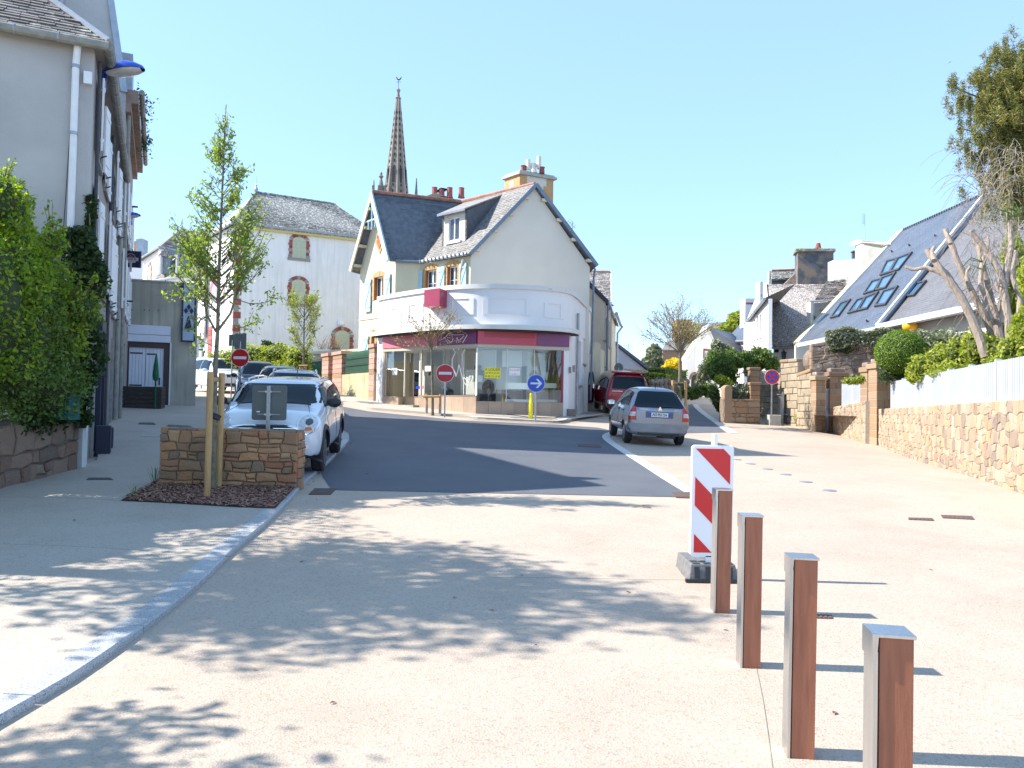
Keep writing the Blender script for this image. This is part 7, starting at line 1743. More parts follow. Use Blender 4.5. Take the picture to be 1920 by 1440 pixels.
nearwall, ncurve, nH = rubble_wall('long low rubble wall of golden stone under the white fence, nearest part', A_, B2, fN2, z0_, zt2, .18, .19, 'stone_gold', rnd, 300, depth=.016, gap=.007, wk=.2, bottom=lambda u: gz((fN2.a+fN2.d*u).x, (fN2.a+fN2.d*u).y)-.05)
A3, B3, fF, z3, z4 = wall_from_px((1563, 812), (1623, 832), (1566, 763), (1622, 752))
rubble_wall('short golden rubble wall between the two pairs of stone pillars', A3, B3, fF, z3, z4, .2, .19, 'stone_gold', random.Random(72), 90, depth=.016, gap=.007, wk=.2)
def slat_fence(label, f, za, zb_, ztop_a, ztop_b, L, n_ind, pitch=.115, u0=0.02):
 t = thing('white_fence', label, 'fence', f.p(0, za, -.1)); n = int((L-u0)/pitch); rest = MB(); idx = list(range(n))[::-1]
 for j, k in enumerate(idx):
  u = u0+(k+.5)*pitch; s = u/L; lo_, hi_ = za+(zb_-za)*s+.012, ztop_a+(ztop_b-ztop_a)*s
  mb = MB() if j < n_ind else rest
  f.slab(mb, u-pitch*.31, lo_, u+pitch*.31, hi_, -.14, -.115)
  f.slab(mb, u-pitch*.1, lo_, u+pitch*.1, hi_, -.115, -.107)
  if j < n_ind: mb.build('slat', 'fence_white', t)
 if rest.v: stuff(rest.build('slats', 'fence_white', t))
 mb = MB(); mb.quad(f.p(u0, za+(zb_-za)*u0/L+.02, -.146), f.p(L, zb_+.02, -.146), f.p(L, ztop_b-.02, -.146), f.p(u0, ztop_a+(ztop_b-ztop_a)*u0/L-.02, -.146)); mb.build('groove_shade_panel', 'fence_shade', t)  # added dark sheet that gives the slat gaps their shade
 for h in (.12, .85):
  a = f.p(u0, za+(ztop_a-za)*h, -.16); b = f.p(L, zb_+(ztop_b-zb_)*h, -.16); ax = (b-a).normalized(); MB().box((a+b)/2, ((b-a).length, .03, .06), ax, f.n, ax.cross(f.n)).build('rail', 'fence_white', t)
 for k in range(int(L/1.6)+1):
  u = min(L-.03, u0+.03+k*1.6); s = u/L; lo_, hi_ = za+(zb_-za)*s+.01, ztop_a+(ztop_b-ztop_a)*s; mb = MB(); f.slab(mb, u-.04, lo_, u+.04, hi_+.035, -.2, -.1); mb.build('post', 'fence_white', t)
 return t
ft0 = fN.uv(1664, 716)[1]; ft1 = fN.uv(1918, 665)[1]; ft2 = ft1+(ft1-ft0)/(fN.L-fN.uv(1664, 716)[0])*ext
slat_fence('long white slatted fence on the near golden wall', fN2, z0_, zt2, ft0, ft2, fN2.L, 200, u0=fN.uv(1663, 740)[0])
slat_fence('short white slatted fence between the stone pillars', fF, z3, z4, fF.uv(1572, 722)[1], fF.uv(1622, 711)[1], fF.L, 60, u0=fF.uv(1573, 740)[0])
def pillar(label, px0, px1, pyb, pyt, depth, grp, m='stone_pillar', cap=1.25, yaw=0):
 base = G((px0+px1)/2, pyb); D = base.y; w = (px1-px0)/FPX*D; zt = P((px0+px1)/2, pyt, D).z; H = zt-base.z; t = thing('stone_pillar', label, 'pillar', base, grp); rnd = random.Random(int(px0))
 n = max(5, int(H/.27)); hc = H-.32; z = base.z-.05
 ax = V((math.cos(yaw), math.sin(yaw), 0)); ay = V((-ax.y, ax.x, 0))
 MB().box(base+ay*depth/2+V((0, 0, hc/2)), (w-.03, depth-.03, hc), ax, ay).build('mortar_core', 'mortar', t)
 for k in range(n):
  h = hc/n; zc = base.z+h*(k+.5)
  s = rnd.choice([.35, .5, .65, 1.0])
  for (a, b) in ((0, s), (s, 1)):
   if b-a < .05: continue
   MB().box(base+ax*w*((a+b)/2-.5)+ay*(depth/2)+V((0, 0, h*(k+.5))), (w*(b-a)-.014+rnd.uniform(0, .008), depth+rnd.uniform(0, .02), h-.014), ax, ay).build('stone', m, t, bevel=.012)
 MB().box(base+ay*depth/2+V((0, 0, hc+.08)), (w*cap, depth*1.2, .17), ax, ay).build('cap_stone', m, t, bevel=.02)
 MB().box(base+ay*depth/2+V((0, 0, hc+.245)), (w*.85, depth*.8, .15), ax, ay).build('cap_stone', 'stone_dark', t, bevel=.03)
 return t
gr_ = 'stepped stone gate pillars along the right garden wall'
pillar('stone pillar left of the white garden gate', 1529, 1548, 810, 697, .5, gr_)
pillar('stone pillar right of the white garden gate', 1555, 1588, 811, 690, .5, gr_, cap=1.15)
pillar('narrower stone pillar in front of the short fence end', 1625, 1643, 832, 679, .5, gr_)
pillar('widest stone pillar where the long fence begins', 1643, 1684, 836, 672, .6, gr_, cap=1.15)
A_ = G(1547, 809.5); B_ = P(1557, 810, A_.y); B_.z = A_.z; f = Fr(A_, B_, z0=min(A_.z, B_.z)); t = thing('garden_gate', 'narrow white garden gate between two stone pillars', 'gate', A_); v = f.uv(1551, 729)[1]
mb = MB(); f.slab(mb, 0, .03, f.L, v*.5, -.05, .0); mb.build('lower_panel', 'fence_white', t)
for k in range(6): mb = MB(); f.slab(mb, f.L*(k+.15)/6, v*.5, f.L*(k+.7)/6, v-.06, -.04, -.01); mb.build('slat', 'fence_white', t)
mb = MB(); f.slab(mb, 0, v-.06, f.L, v, -.05, .0); mb.build('top_rail', 'fence_white', t)
def ashlar(label, f, u0, u1, zb, zt0, zt1, bw, bh, m='stone_ashlar', t=None, cap=True, th=.4, seed=1):
 if t is None: t = thing('ashlar_wall', label, 'wall', f.p(u0, zb, 0))
 rnd = random.Random(seed); v = zb; row = 0
 mb = MB(); mb.prism([f.p(u0, zb-.1, -.02), f.p(u1, zb-.1, -.02), f.p(u1, zt1, -.02), f.p(u0, zt0, -.02)], f.n*-th); mb.build('mortar_core', 'mortar', t)
 while v < max(zt0, zt1)-.03:
  h = bh*rnd.uniform(.85, 1.15); u = u0-(bw*.5 if row % 2 else 0)*rnd.uniform(.7, 1.2)
  while u < u1-.01:
   w = bw*rnd.uniform(.7, 1.3); a, b = max(u0, u), min(u1, u+w); u += w
   if b-a < .05: continue
   ta, tb = zt0+(zt1-zt0)*(a-u0)/(u1-u0), zt0+(zt1-zt0)*(b-u0)/(u1-u0)
   if v > min(ta, tb)-.04: continue
   poly = [(a, v), ((a+b)/2, v), (b, v), (b, min(v+h, tb)), ((a+b)/2, min(v+h, (ta+tb)/2)), (a, min(v+h, ta))]
   mb = MB(); stone_mesh(mb, f, poly, -.01, .045, rnd, .01); mb.build('stone', m, t)
  v += h; row += 1
 if cap:
  a, b = f.p(u0-.04, zt0+.06, -th/2), f.p(u1+.02, zt1+.06, -th/2); n = max(1, int((b-a).length/.8))
  for k in range(n):
   p, q = a.lerp(b, k/n), a.lerp(b, (k+1)/n-.01); ax = (q-p).normalized(); MB().box((p+q)/2, ((q-p).length, th+.14, .15), ax, f.n, ax.cross(f.n)).build('coping_stone', 'stone_ashlar' if k % 2 else 'stone_pillar', t, bevel=.04)
 return t
A_, B_ = G(1423, 782), G(1529, 808); f = Fr(A_, B_, z0=0); uu = lambda px: f.uv(px, 760)[0]; zbb = min(A_.z, B_.z)-.1
ashlar('stepped wall of pale squared stone blocks, lowest step by the sign', f, 0, uu(1464), zbb, f.uv(1425, 723)[1], f.uv(1462, 704)[1], .62, .3, seed=1)
ashlar('stepped wall of pale squared stone blocks, rounded middle step', f, uu(1464), uu(1495.5), zbb, f.uv(1465, 680)[1], f.uv(1495, 678)[1], .62, .3, seed=2)
ashlar('stepped wall of pale squared stone blocks, step beside the tall wall', f, uu(1496), uu(1521), zbb, f.uv(1497, 706)[1], f.uv(1520, 697)[1], .62, .3, seed=3)
p = f.p(uu(1506), 0, -.5); p.z = f.uv(1506, 676)[1]; b_ = tag(MB().ball(p, 1, 12, 8, (.5, .55, .55)).build('boulder', 'stone_dark'), 'large rounded dark boulder on top of the pale block wall', 'boulder')
A_ = G(1521, 806); B_ = P(1665, 768, A_.y-.6); A_.z = gz(A_.x, A_.y); f = Fr(A_, B_, z0=0); za = A_.z; zt = f.uv(1526, 645)[1]; zt_b = f.uv(1600, 628)[1]
t, cv, hh = rubble_wall('tall dark stone wall under the ivy, right of the pale blocks', V((A_.x, A_.y, za)), V((B_.x, B_.y, za)), f, zt, zt_b, .42, .27, 'stone_dark', random.Random(81), 200, mort='mortar_dark', name='tall_stone_wall', th=.5)
fe = Fr(f.p(0, 0, -.5), f.p(0, 0, 0), z0=0)
for k in range(12): mb = MB(); h = (zt-za)/12; stone_mesh(mb, fe, [(0, za+h*k), (.25, za+h*k), (.5, za+h*k), (.5, za+h*(k+1)), (.25, za+h*(k+1)), (0, za+h*(k+1))], -.0, .02, random.Random(k), .01); mb.build('stone', 'stone_pillar', t)
pts = []
for k in range(5200):
 px = rng.uniform(1548, 1700); top = 616+4*math.sin(px*.09)+(px-1548)*.02; low_ = 645+28*(.5+.5*math.sin(px*.045+1.5))*min(1, (px-1540)/50); py = top+(low_-top)*rng.uniform()**1.2
 p = P(px, py, A_.y-.25-.5*(px-1521)/144-rng.uniform(0, .35)); pts.append(p[:])
iv = thing('ivy', 'grey green ivy hanging over the tall dark stone wall', 'ivy', P(1600, 640, A_.y)); stuff(leaves('foliage', pts, .115, 'leaf_grey', parent=iv));
pts2 = [P(rng.uniform(1560, 1690), rng.uniform(630, 662), A_.y-.2-rng.uniform(0, .2))[:] for _ in range(1800)]; stuff(leaves('foliage', pts2, .12, 'leaf_dark', parent=iv))
mb = MB(); mb.prism([P(1566, 627, A_.y+.1), P(1690, 624, A_.y-.6), P(1690, 650, A_.y-.6), P(1566, 640, A_.y+.1)], (0, .8, 0)); stuff(mb.build('shade_core', 'core_shade', iv))  # added dark block for the shade under the ivy leaves
for s in ([(1556, 645), (1546, 655), (1548, 665), (1543, 673)], [(1594, 645), (1598, 655), (1606, 662)]): MB().tube([P(x, y, A_.y-.35) for x, y in s], .02, 5).build('ivy_stem', 'bark_pale', iv)
bush('ivy and white flowering shrub behind the ball topiary', 21.5, [(1760, 645, 60, 26, 1.5), (1815, 650, 40, 24, 1.0), (1720, 640, 40, 22, 2), (1850, 655, 35, 22, 0)], 6500, .1, 'leaf_grey')
tb = thing('ball_topiary', 'clipped ball shaped green shrub above the stone pillars', 'topiary', P(1687, 700, 22.5)); c = P(1688, 661, 22.5); rr_ = 45/FPX*22.5
d = rng.normal(size=(9000, 3)); d /= np.linalg.norm(d, axis=1)[:, None]; w = 1+.025*np.sin(d[:, 0]*14)*np.sin(d[:, 1]*13)*np.sin(d[:, 2]*15)
pts = np.array(c[:])+d*np.array([rr_, rr_, rr_*.93])*(w*(.93+.08*rng.uniform(0, 1, 9000)))[:, None]
stuff(leaves('foliage', pts, .052, 'leaf_ball', parent=tb, N=d, jitter=.3)); stuff(MB().ball(c, rr_*.9, 20, 14, (1, 1, .93)).build('shade_core', 'core_shade', tb))  # dark ball stands for shade behind the outer leaves
bush('dark shrub mass beneath the ball topiary', 22.6, [(1700, 712, 26, 22), (1725, 700, 22, 26), (1660, 700, 14, 18)], 2400, .08, 'leaf_dark')
bush('small light green shrub peeping over the short fence', 23.6, [(1597, 714, 16, 7), (1612, 712, 10, 8)], 700, .08, 'leaf_yellowgreen')
sp = [(1730, 690, 26, 26, 2), (1760, 675, 22, 30, 1.4), (1795, 665, 26, 32, .8), (1830, 655, 24, 40, .2), (1865, 660, 22, 30, -.6), (1900, 655, 26, 34, -1.2), (1712, 700, 14, 18, 2.4), (1880, 690, 40, 24, -1), (1800, 700, 50, 20, .5), (1935, 645, 24, 50, -1.6)]
bush('yellow green shrubs spilling up behind the long white fence', 17.2, sp, 9000, .1, 'leaf_yellowgreen', flat=.3)
bush('bright leafy bush at the right edge behind the pruned stems', 15.5, [(1905, 560, 24, 50, 2), (1925, 610, 22, 40), (1900, 480, 22, 40, 3), (1930, 520, 20, 40), (1890, 620, 12, 22, 2)], 3600, .11, 'leaf_yellowgreen', flat=.25, core=False)
gsoil = [V((fN2.a.x, fN2.a.y, 0))-fN2.n*.35, fN2.a+fN2.d*fN2.L-fN2.n*.35, V((26, 6, 0)), V((26, 30, 0)), V((11, 30, 0))]
mb = MB(); mb.poly([V((p.x, p.y, 1.55)) for p in gsoil]); struct(mb.build('garden_ground', 'mulch_soil'))
PT = thing('pruned_tree', 'pruned multi stemmed tree with bare grey brown stems behind the fence', 'tree', P(1850, 700, 17))
stems = [([(1848, 668), (1828, 610), (1800, 555), (1772, 515), (1752, 490), (1738, 468)], 9), ([(1752, 490), (1748, 472), (1752, 463)], 5), ([(1772, 515), (1755, 508), (1735, 502), (1715, 505), (1698, 500)], 5), ([(1870, 662), (1850, 600), (1820, 545), (1800, 500), (1783, 458), (1772, 430)], 8), ([(1783, 458), (1776, 440), (1770, 432)], 4),
   ([(1800, 555), (1790, 530), (1768, 520)], 4), ([(1880, 660), (1868, 600), (1852, 540), (1842, 500), (1835, 462), (1822, 432)], 8), ([(1842, 500), (1850, 470), (1852, 440)], 5), ([(1895, 660), (1890, 600), (1882, 545), (1872, 505), (1850, 470), (1820, 434)], 8), ([(1882, 545), (1890, 500), (1895, 460), (1893, 418)], 7),
   ([(1905, 665), (1920, 600), (1940, 540), (1950, 480)], 9), ([(1835, 610), (1815, 580), (1808, 572)], 5), ([(1905, 640), (1912, 560), (1898, 520), (1905, 470)], 6), ([(1858, 600), (1845, 560), (1838, 520), (1845, 480)], 6), ([(1820, 545), (1812, 520), (1818, 500)], 4), ([(1868, 600), (1876, 560), (1868, 530)], 5)]
for k, (pl, w) in enumerate(stems):
 n = len(pl); D0 = 16.6+.25*(k % 4); pts = [P(x, y, D0+.12*i) for i, (x, y) in enumerate(pl)]; q = []
 sm = []
 for i in range(n-1):
  for j in range(4):
   s = j/4; a = pts[max(0, i-1)]; b = pts[i]; c = pts[i+1]; d = pts[min(n-1, i+2)]
   sm.append(.5*((2*b)+(c-a)*s+(2*a-5*b+4*c-d)*s*s+(3*b-a-3*c+d)*s**3)+V((random.uniform(-.012, .012), 0, random.uniform(-.012, .012))))
 sm.append(pts[-1]); rr = [w/FPX*17*(1-.45*i/len(sm))*random.uniform(.92, 1.08) for i in range(len(sm))]
 MB().tube(sm, rr, 9).build('stem', 'bark_pale', PT, smooth=True)
mb = MB(); rn = random.Random(9)
for k in range(330):
 x, y = rn.uniform(1815, 1940), rn.uniform(270, 590); D = 17+rn.uniform(-.6, 1.5); p = P(x, y, D); pts = [p]; dx, dz = rn.uniform(-.16, .05), rn.uniform(-.02, .12)
 for i in range(6): p = p+V((dx, rn.uniform(-.05, .05), dz)); dz -= .055; dx *= 1.02; pts.append(p.copy())
 mb.tube(pts, [.007, .007, .006, .006, .005, .004, .003], 3, caps=False)
stuff(mb.build('dry_twigs', 'bark_pale', PT))
mb = MB()
for k in range(26):
 xx, yy = rn.choice([(1842, 500), (1890, 395), (1905, 400)]); p = P(xx, yy+rn.uniform(-10, 10), 16.8); a = rn.uniform(0, 6.28); l = rn.uniform(.3, .7); d = V((math.cos(a), math.sin(a)*.5, 0)); mb.tube([p, p+d*l*.5+V((0, 0, .08)), p+d*l+V((0, 0, -.25))], [.012, .01, .002], 4)
stuff(mb.build('frond_leaves', 'leaf_green', PT))
PN = thing('pine_tree', 'dark green pine crown with upright shoots at the right edge', 'tree', P(1960, 700, 21))
PD = 20.5; trunk = [P(1990, 720, PD), P(1985, 500, PD), P(1975, 300, PD), P(1965, 100, PD)]; MB().tube(trunk, [.22, .18, .13, .05], 10).build('trunk', 'bark_grey', PN, smooth=True)
tips = [(1885, 88), (1868, 112), (1835, 150), (1790, 165), (1783, 162), (1800, 190), (1815, 205), (1832, 215), (1800, 240), (1830, 262), (1812, 285), (1850, 140), (1900, 110), (1915, 95), (1860, 190), (1870, 235), (1850, 270), (1840, 300), (1862, 320), (1880, 345), (1895, 300), (1905, 250), (1915, 200), (1895, 160), (1918, 150), (1885, 200), (1925, 340), (1902, 385), (1925, 400), (1880, 270), (1845, 232), (1858, 345), (1910, 300), (1890, 130), (1905, 170), (1875, 165), (1838, 190), (1930, 120), (1940, 180), (1940, 260), (1950, 330), (1822, 300), (1835, 320), (1876, 370), (1842, 345), (1850, 162), (1870, 295), (1900, 215), (1930, 230), (1915, 360), (1890, 410), (1870, 385)]
bb = MB(); pc_ = []; rn = random.Random(19)
core = P(1955, 250, PD)
def clump(c, n, sx, sz):
 for j in range(n): pc_.append([c.x+rn.gauss(0, sx), c.y+rn.gauss(0, sx), c.z+rn.gauss(0, sz)])
for (x, y) in tips:
 tip = P(x, y, PD+rn.uniform(-.7, .7)); root = P(1962, y*.72+95, PD)
 bb.tube([tip, tip.lerp(root, .5)+V((0, 0, -.15)), root], [.012, .03, .05], 5, caps=False)
 clump(tip+V((0, 0, .05)), 240, .045, .16)
 for s_ in (.12, .28, .45, .62, .8):
  for r2 in range(3):
   c = tip.lerp(root, s_)+V((rn.gauss(0, .26), rn.gauss(0, .4), rn.gauss(0, .24))); clump(c, 70, .06, .1); clump(c+V((rn.gauss(0, .04), 0, .16)), 50, .035, .08)
stuff(bb.build('branches', 'bark_grey', PN)); stuff(leaves('needles', pc_, .13, 'leaf_pine', parent=PN, aspect=.13, up=.1, fold=.1))
for px, py, lab, w in ((1706, 612, 'yellow dome shaped awning top above the ball topiary', 14), (1810, 612, 'yellow round object behind the pruned stems', 10)):
 p = P(px, py, 29.4); o = MB().ball(p, w/FPX*29.4, 14, 8, (1, .8, .75)).build('yellow_dome', 'sign_yellow2' if 0 else mat('dome_yellow', (.85, .42, .01), None, rough=.45), smooth='all'); tag(o, lab, 'dome')
bush('large rounded leafy bush overhanging the garden wall on the right', 36, [(1352, 690, 26, 30), (1340, 680, 16, 24, 1), (1375, 676, 26, 18, .6), (1366, 705, 18, 24), (1400, 672, 18, 14, .5)], 6500, .13, 'leaf_green')
bush('dense dark bush with bright top beside the stone gate post', 35, [(1425, 672, 24, 22), (1412, 690, 18, 18), (1445, 682, 16, 12)], 4200, .12, 'leaf_green')
bush('grey green shrub in front of the white cottage', 43, [(1318, 700, 10, 20), (1330, 690, 12, 26), (1312, 722, 9, 20), (1338, 735, 10, 18)], 3000, .13, 'leaf_grey')
bush('white flowering glossy shrub before the white cottage', 41, [(1345, 650, 12, 14), (1360, 655, 14, 10), (1338, 668, 10, 12)], 1500, .14, 'leaf_grey')
bush('ivy covered post beside the rounded stone', 33, [(1343, 748, 7, 18), (1336, 735, 7, 12), (1350, 762, 7, 10)], 1500, .1, 'leaf_ivy')
bush('light green shrub above the rounded stone', 33.4, [(1362, 722, 12, 12), (1350, 712, 10, 9)], 1100, .11, 'leaf_yellowgreen')
bush('lavender like shrub behind the low garden wall', 33.5, [(1390, 735, 18, 14), (1404, 742, 10, 8), (1378, 742, 10, 9)], 2200, .12, 'leaf_grey')
A_, B_ = GD(1356, 32.5), GD(1425, 32.8); f = Fr(A_, B_, z0=0); zt = f.uv(1395, 748)[1]
rubble_wall('low brown garden wall with a rounded end stone', V((A_.x, A_.y, gz(A_.x, A_.y)-.2)), V((B_.x, B_.y, gz(B_.x, B_.y)-.2)), f, zt, zt, .4, .2, 'stone_pillar', random.Random(91), 60, mort='mortar_dark')
p0 = f.p(.22, 0, 0.02); zb_ = gz(A_.x, A_.y)-.1; u, v = f.uv(1365, 722); w_ = 8/FPX*32.5
pts = [f.p(u-w_, zb_, .05), f.p(u+w_, zb_, .05)]+[f.p(u+w_*math.cos(a), v-w_+w_*math.sin(a), .05) for a in [math.pi*k/8 for k in range(9)]]
tag(MB().prism(pts, f.n*-.35).build('rounded_stone', 'stone_pillar', bevel=.03), 'upright rounded stone slab at the end of the low garden wall', 'stone')
def simple_pillar(px0, px1, yb, yt, D, label, m='stone_pillar'):
 b = GD((px0+px1)/2, D); w = (px1-px0)/FPX*D; zt = P(px0, yt, D).z; t = thing('stone_pillar', label, 'pillar', b); n = 8; z0 = b.z-.2
 for k in range(n): MB().box(V((b.x, b.y, z0+(zt-z0)*(k+.5)/n)), (w, .45, (zt-z0)/n-.012)).build('stone', m, t, bevel=.015)
 MB().box(V((b.x, b.y, zt+.06)), (w*1.2, .55, .12)).build('cap_stone', m, t, bevel=.02); return t
simple_pillar(1403, 1420, 770, 694, 34, 'square stone gate post below the dense dark bush')
f = Fr(P(1420, 760, 34.2), P(1440, 760, 34), z0=0); r = f.rect(1419, 695, 1441, 722); mb = MB(); f.slab(mb, *r, -.1, 0); tag(mb.build('board_gate', 'quoin_grey'), 'weathered grey board between gate post and block wall', 'gate')
simple_pillar(1404, 1422, 790, 722, 33.2, 'short rough stone post under the gate post')
b = G(1450, 797); tag(MB().box(b+V((0, 0, .2)), (.5, .5, .46)).build('concrete_block', 'concrete_light', bevel=.02), 'concrete block holding the no stopping sign', 'block')
b = G(1466, 795); t = thing('utility_cabinet', 'narrow grey metal post cabinet beside the concrete block', 'cabinet', b); MB().box(b+V((0, .1, .75)), (.16, .3, 1.0)).build('cabinet_body', 'galv', t, bevel=.01); MB().box(b+V((-.0, -.08, .7)), (.05, .04, 1.4)).build('cabinet_post', 'galv', t); MB().box(b+V((0, .1, 1.28)), (.3, .36, .04)).build('cabinet_top', 'zinc', t)
b = G(1487, 797); t = thing('bench_frame', 'small metal bench frame against the pale block wall', 'bench', b)
for s in (-.28, .28): MB().tube([b+V((s, .0, 0)), b+V((s, .15, .5)), b+V((s, .3, .62))], .025, 6).build('leg', 'iron', t)
MB().box(b+V((0, .15, .45)), (.62, .3, .04)).build('seat', 'concrete_light', t); MB().box(b+V((.02, .25, .62)), (.3, .03, .2)).build('panel', 'green_cloth', t)
for q in ([(1462, 793), (1530, 806), (1500, 806), (1474, 802)], [(1395, 783), (1430, 779), (1444, 786), (1410, 786)]):
 mb = MB(); mb.poly([G(*p)+V((0, 0, .012)) for p in q]); struct(mb.build('sandy_strip', 'gravel'))
bush('sprout of weeds on the sandy strip by the wall', G(1495, 800).y, [(1493, 785, 5, 9)], 120, .06, 'leaf_yellowgreen', name='weed', cat='weed', core=False)
# ================================================================ vehicles
MT['tyre'] = mat('tyre', (.018, .018, .02), (.03, .03, .032), 20, .8)
MT['rim'] = mat('alloy_rim', (.5, .51, .53), None, rough=.3, metal=.9)
MT['car_glass'] = mat('car_glass', (.008, .018, .026), None, rough=.04, spec=.22)
MT['car_black'] = mat('car_black_trim', (.018, .018, .02), None, rough=.5)
MT['lamp_red'] = mat('lamp_red', (.55, .012, .015), (.4, .01, .012), 14, .12, coat=.6)
MT['lamp_clear'] = mat('lamp_clear', (.62, .63, .65), (.4, .41, .44), 22, .1, coat=1.0)
MT['lamp_amber'] = mat('lamp_amber', (.6, .16, .03), None, rough=.2)
MT['chrome'] = mat('chrome', (.75, .76, .78), None, rough=.12, metal=1.0)
MT['plate_white'] = mat('plate_white', (.75, .76, .76), None, rough=.35)
def paint(name, c, rough=.28, metal=.0, dust=None):
 m = mat(name, c, tuple(x*.93 for x in c), 1.5, rough, metal=metal, coat=.9); return m
class Car:
 def __init__(s, name, label, paint_m, st, wheels, R_, W, group=None, trim=.0):
  s.t = thing(name, label, 'car' if 'van' not in name else 'van', (0, 0, 0), group); s.W = W
  s.paint = paint_m
  prof = []
  for (y, zb, wl_, z1, w1, z2, w2, zs, ws, zt, wt, c) in st:
   prof.append([(0, zb), (wl_, zb), (w1, z1), (w2, z2), (ws, zs), (wt, zt), (wt*.55, zt+c*.75), (0, zt+c)])
  bm = bmesh.new(); rows = []
  for (q, p) in zip(st, prof):
   full = [(-x, z) for x, z in p[1:-1]][::-1]    # left side top to bottom
   ring = p+full; rows.append([bm.verts.new((x, q[0], z)) for x, z in ring])
  n = len(rows[0])
  for i in range(len(rows)-1):
   for k in range(n): bm.faces.new((rows[i][k], rows[i][(k+1) % n], rows[i+1][(k+1) % n], rows[i+1][k]))
  for r_ in (rows[0], rows[-1]):
   L = len(prof[0]); idx = list(range(n))
   right = [r_[k] for k in range(0, L)]; left = [r_[0]]+[r_[n-k] for k in range(1, L-1)]+[r_[L-1]]
   for k in range(1, L-2): bm.faces.new((right[k], right[k+1], left[k+1], left[k]))
   bm.faces.new((r_[0], right[1], left[1])); bm.faces.new((right[L-1], left[L-2], right[L-2]))
  bmesh.ops.recalc_face_normals(bm, faces=bm.faces)
  me = bpy.data.meshes.new('cage'); bm.to_mesh(me); bm.free()
  o = bpy.data.objects.new('cage', me); COL.objects.link(o)
  sd = o.modifiers.new('s', 'SUBSURF'); sd.levels = 2; sd.render_levels = 2
  cut = MB()
  for (wy, wz) in wheels:
   for sx in (-1, 1): cut.tube([(sx*(W/2-.3), wy, wz), (sx*(W/2+.2), wy, wz)], R_+.055, 28)
  co = cut.build('cut', 'car_black', origin=(0, 0, 0))
  bo = o.modifiers.new('b', 'BOOLEAN'); bo.operation = 'DIFFERENCE'; bo.object = co; bo.solver = 'EXACT'
  dg = bpy.context.evaluated_depsgraph_get(); dg.update()
  full = bpy.data.meshes.new_from_object(o.evaluated_get(dg));
  o.modifiers.remove(bo); dg.update(); base = bpy.data.meshes.new_from_object(o.evaluated_get(dg))
  bpy.data.objects.remove(o); bpy.data.objects.remove(co)
  bmb = bmesh.new(); bmb.from_mesh(base); s.bvh = BVHTree.FromBMesh(bmb); bmb.free()
  full.name = 'body'; full.materials.clear(); full.materials.append(paint_m)
  full.polygons.foreach_set('use_smooth', [True]*len(full.polygons)); full.set_sharp_from_angle(angle=R(38))
  b = bpy.data.objects.new('body', full); COL.objects.link(b); b.parent = s.t; WL[b.name] = V((0, 0, 0)); s.body = b
  for (wy, wz) in wheels:
   for sx in (-1, 1):
    MB().prism([(sx*(W/2-.31), wy+(R_+.05)*math.cos(a), wz+(R_+.05)*math.sin(a)) for a in [math.pi*k/16 for k in range(17)]], (sx*.03, 0, 0)).build('wheel_well', 'car_black', s.t)
    x = sx*(W/2-.035); w = .2
    wh = MB().lathe([(R_*.62, 0), (R_*.9, .005), (R_, .035), (R_, w-.035), (R_*.9, w-.005), (R_*.62, w)], (x, wy, wz), (-sx, 0, 0), 32).build('wheel', 'tyre', s.t, smooth=True)
    rm = MB().lathe([(R_*.64, 0), (R_*.6, .012), (R_*.56, .06), (R_*.1, .06), (R_*.1, .02), (.001, .015)], (x+sx*.002, wy, wz), (-sx, 0, 0), 24).build('rim_back', 'car_black', wh)
    mb = MB()
    for k in range(5):
     a = 2*math.pi*k/5+.3; d = V((0, math.cos(a), math.sin(a))); e = V((0, -d.z, d.y)); c0 = V((x+sx*-.012, wy, wz))
     mb.prism([c0+e*R_*.11, c0-e*R_*.11, c0+d*R_*.6-e*R_*.08, c0+d*R_*.6+e*R_*.08], (sx*.014, 0, 0))
    mb.lathe([(R_*.63, .0), (R_*.63, .03), (R_*.57, .03), (R_*.57, 0)], (x+sx*.004, wy, wz), (-sx, 0, 0), 24); mb.build('rim', 'rim', wh)
 def hit(s, ax, a, z, side):
  if ax == 'y': h = s.bvh.ray_cast(V((a, side*6, z)), V((0, -side, 0)))
  elif ax == 'x': h = s.bvh.ray_cast(V((side*6, a, z)), V((-side, 0, 0)))
  else: h = s.bvh.ray_cast(V((a, z, 6)), V((0, 0, -1)))
  return (h[0], h[1]) if h[0] else (None, None)
 def patch(s, name, poly, ax, side, m, parent=None, off=.009, rows=8, cols=12, skirt=True):
  """surface piece lying on the body: outline poly seen along an axis"""
  zs = sorted({p[1] for p in poly}); z0, z1 = zs[0], zs[-1]; zr = sorted(set([z0+(z1-z0)*i/rows for i in range(rows+1)]+zs))
  grid = []
  for z in zr:
   zz_ = min(max(z, z0+1e-5), z1-1e-5); xs = []
   for i in range(len(poly)):
    a, b = poly[i], poly[(i+1) % len(poly)]
    if (a[1]-zz_)*(b[1]-zz_) < 0: xs.append(a[0]+(b[0]-a[0])*(zz_-a[1])/(b[1]-a[1]))
   if len(xs) < 2: continue
   x0, x1 = min(xs), max(xs); row = []
   for j in range(cols+1):
    a = x0+(x1-x0)*j/cols; p, n = s.hit(ax, a, z, side)
    if p is None:
     row = None; break
    row.append((p, n))
   if row: grid.append(row)
  if len(grid) < 2: return None
  mb = MB(); nc = cols+1
  for row in grid:
   for p, n in row: mb.v.append(p+n*off)
  for i in range(len(grid)-1):
   for j in range(cols): q = i*nc+j; mb.f.append((q, q+1, q+nc+1, q+nc))
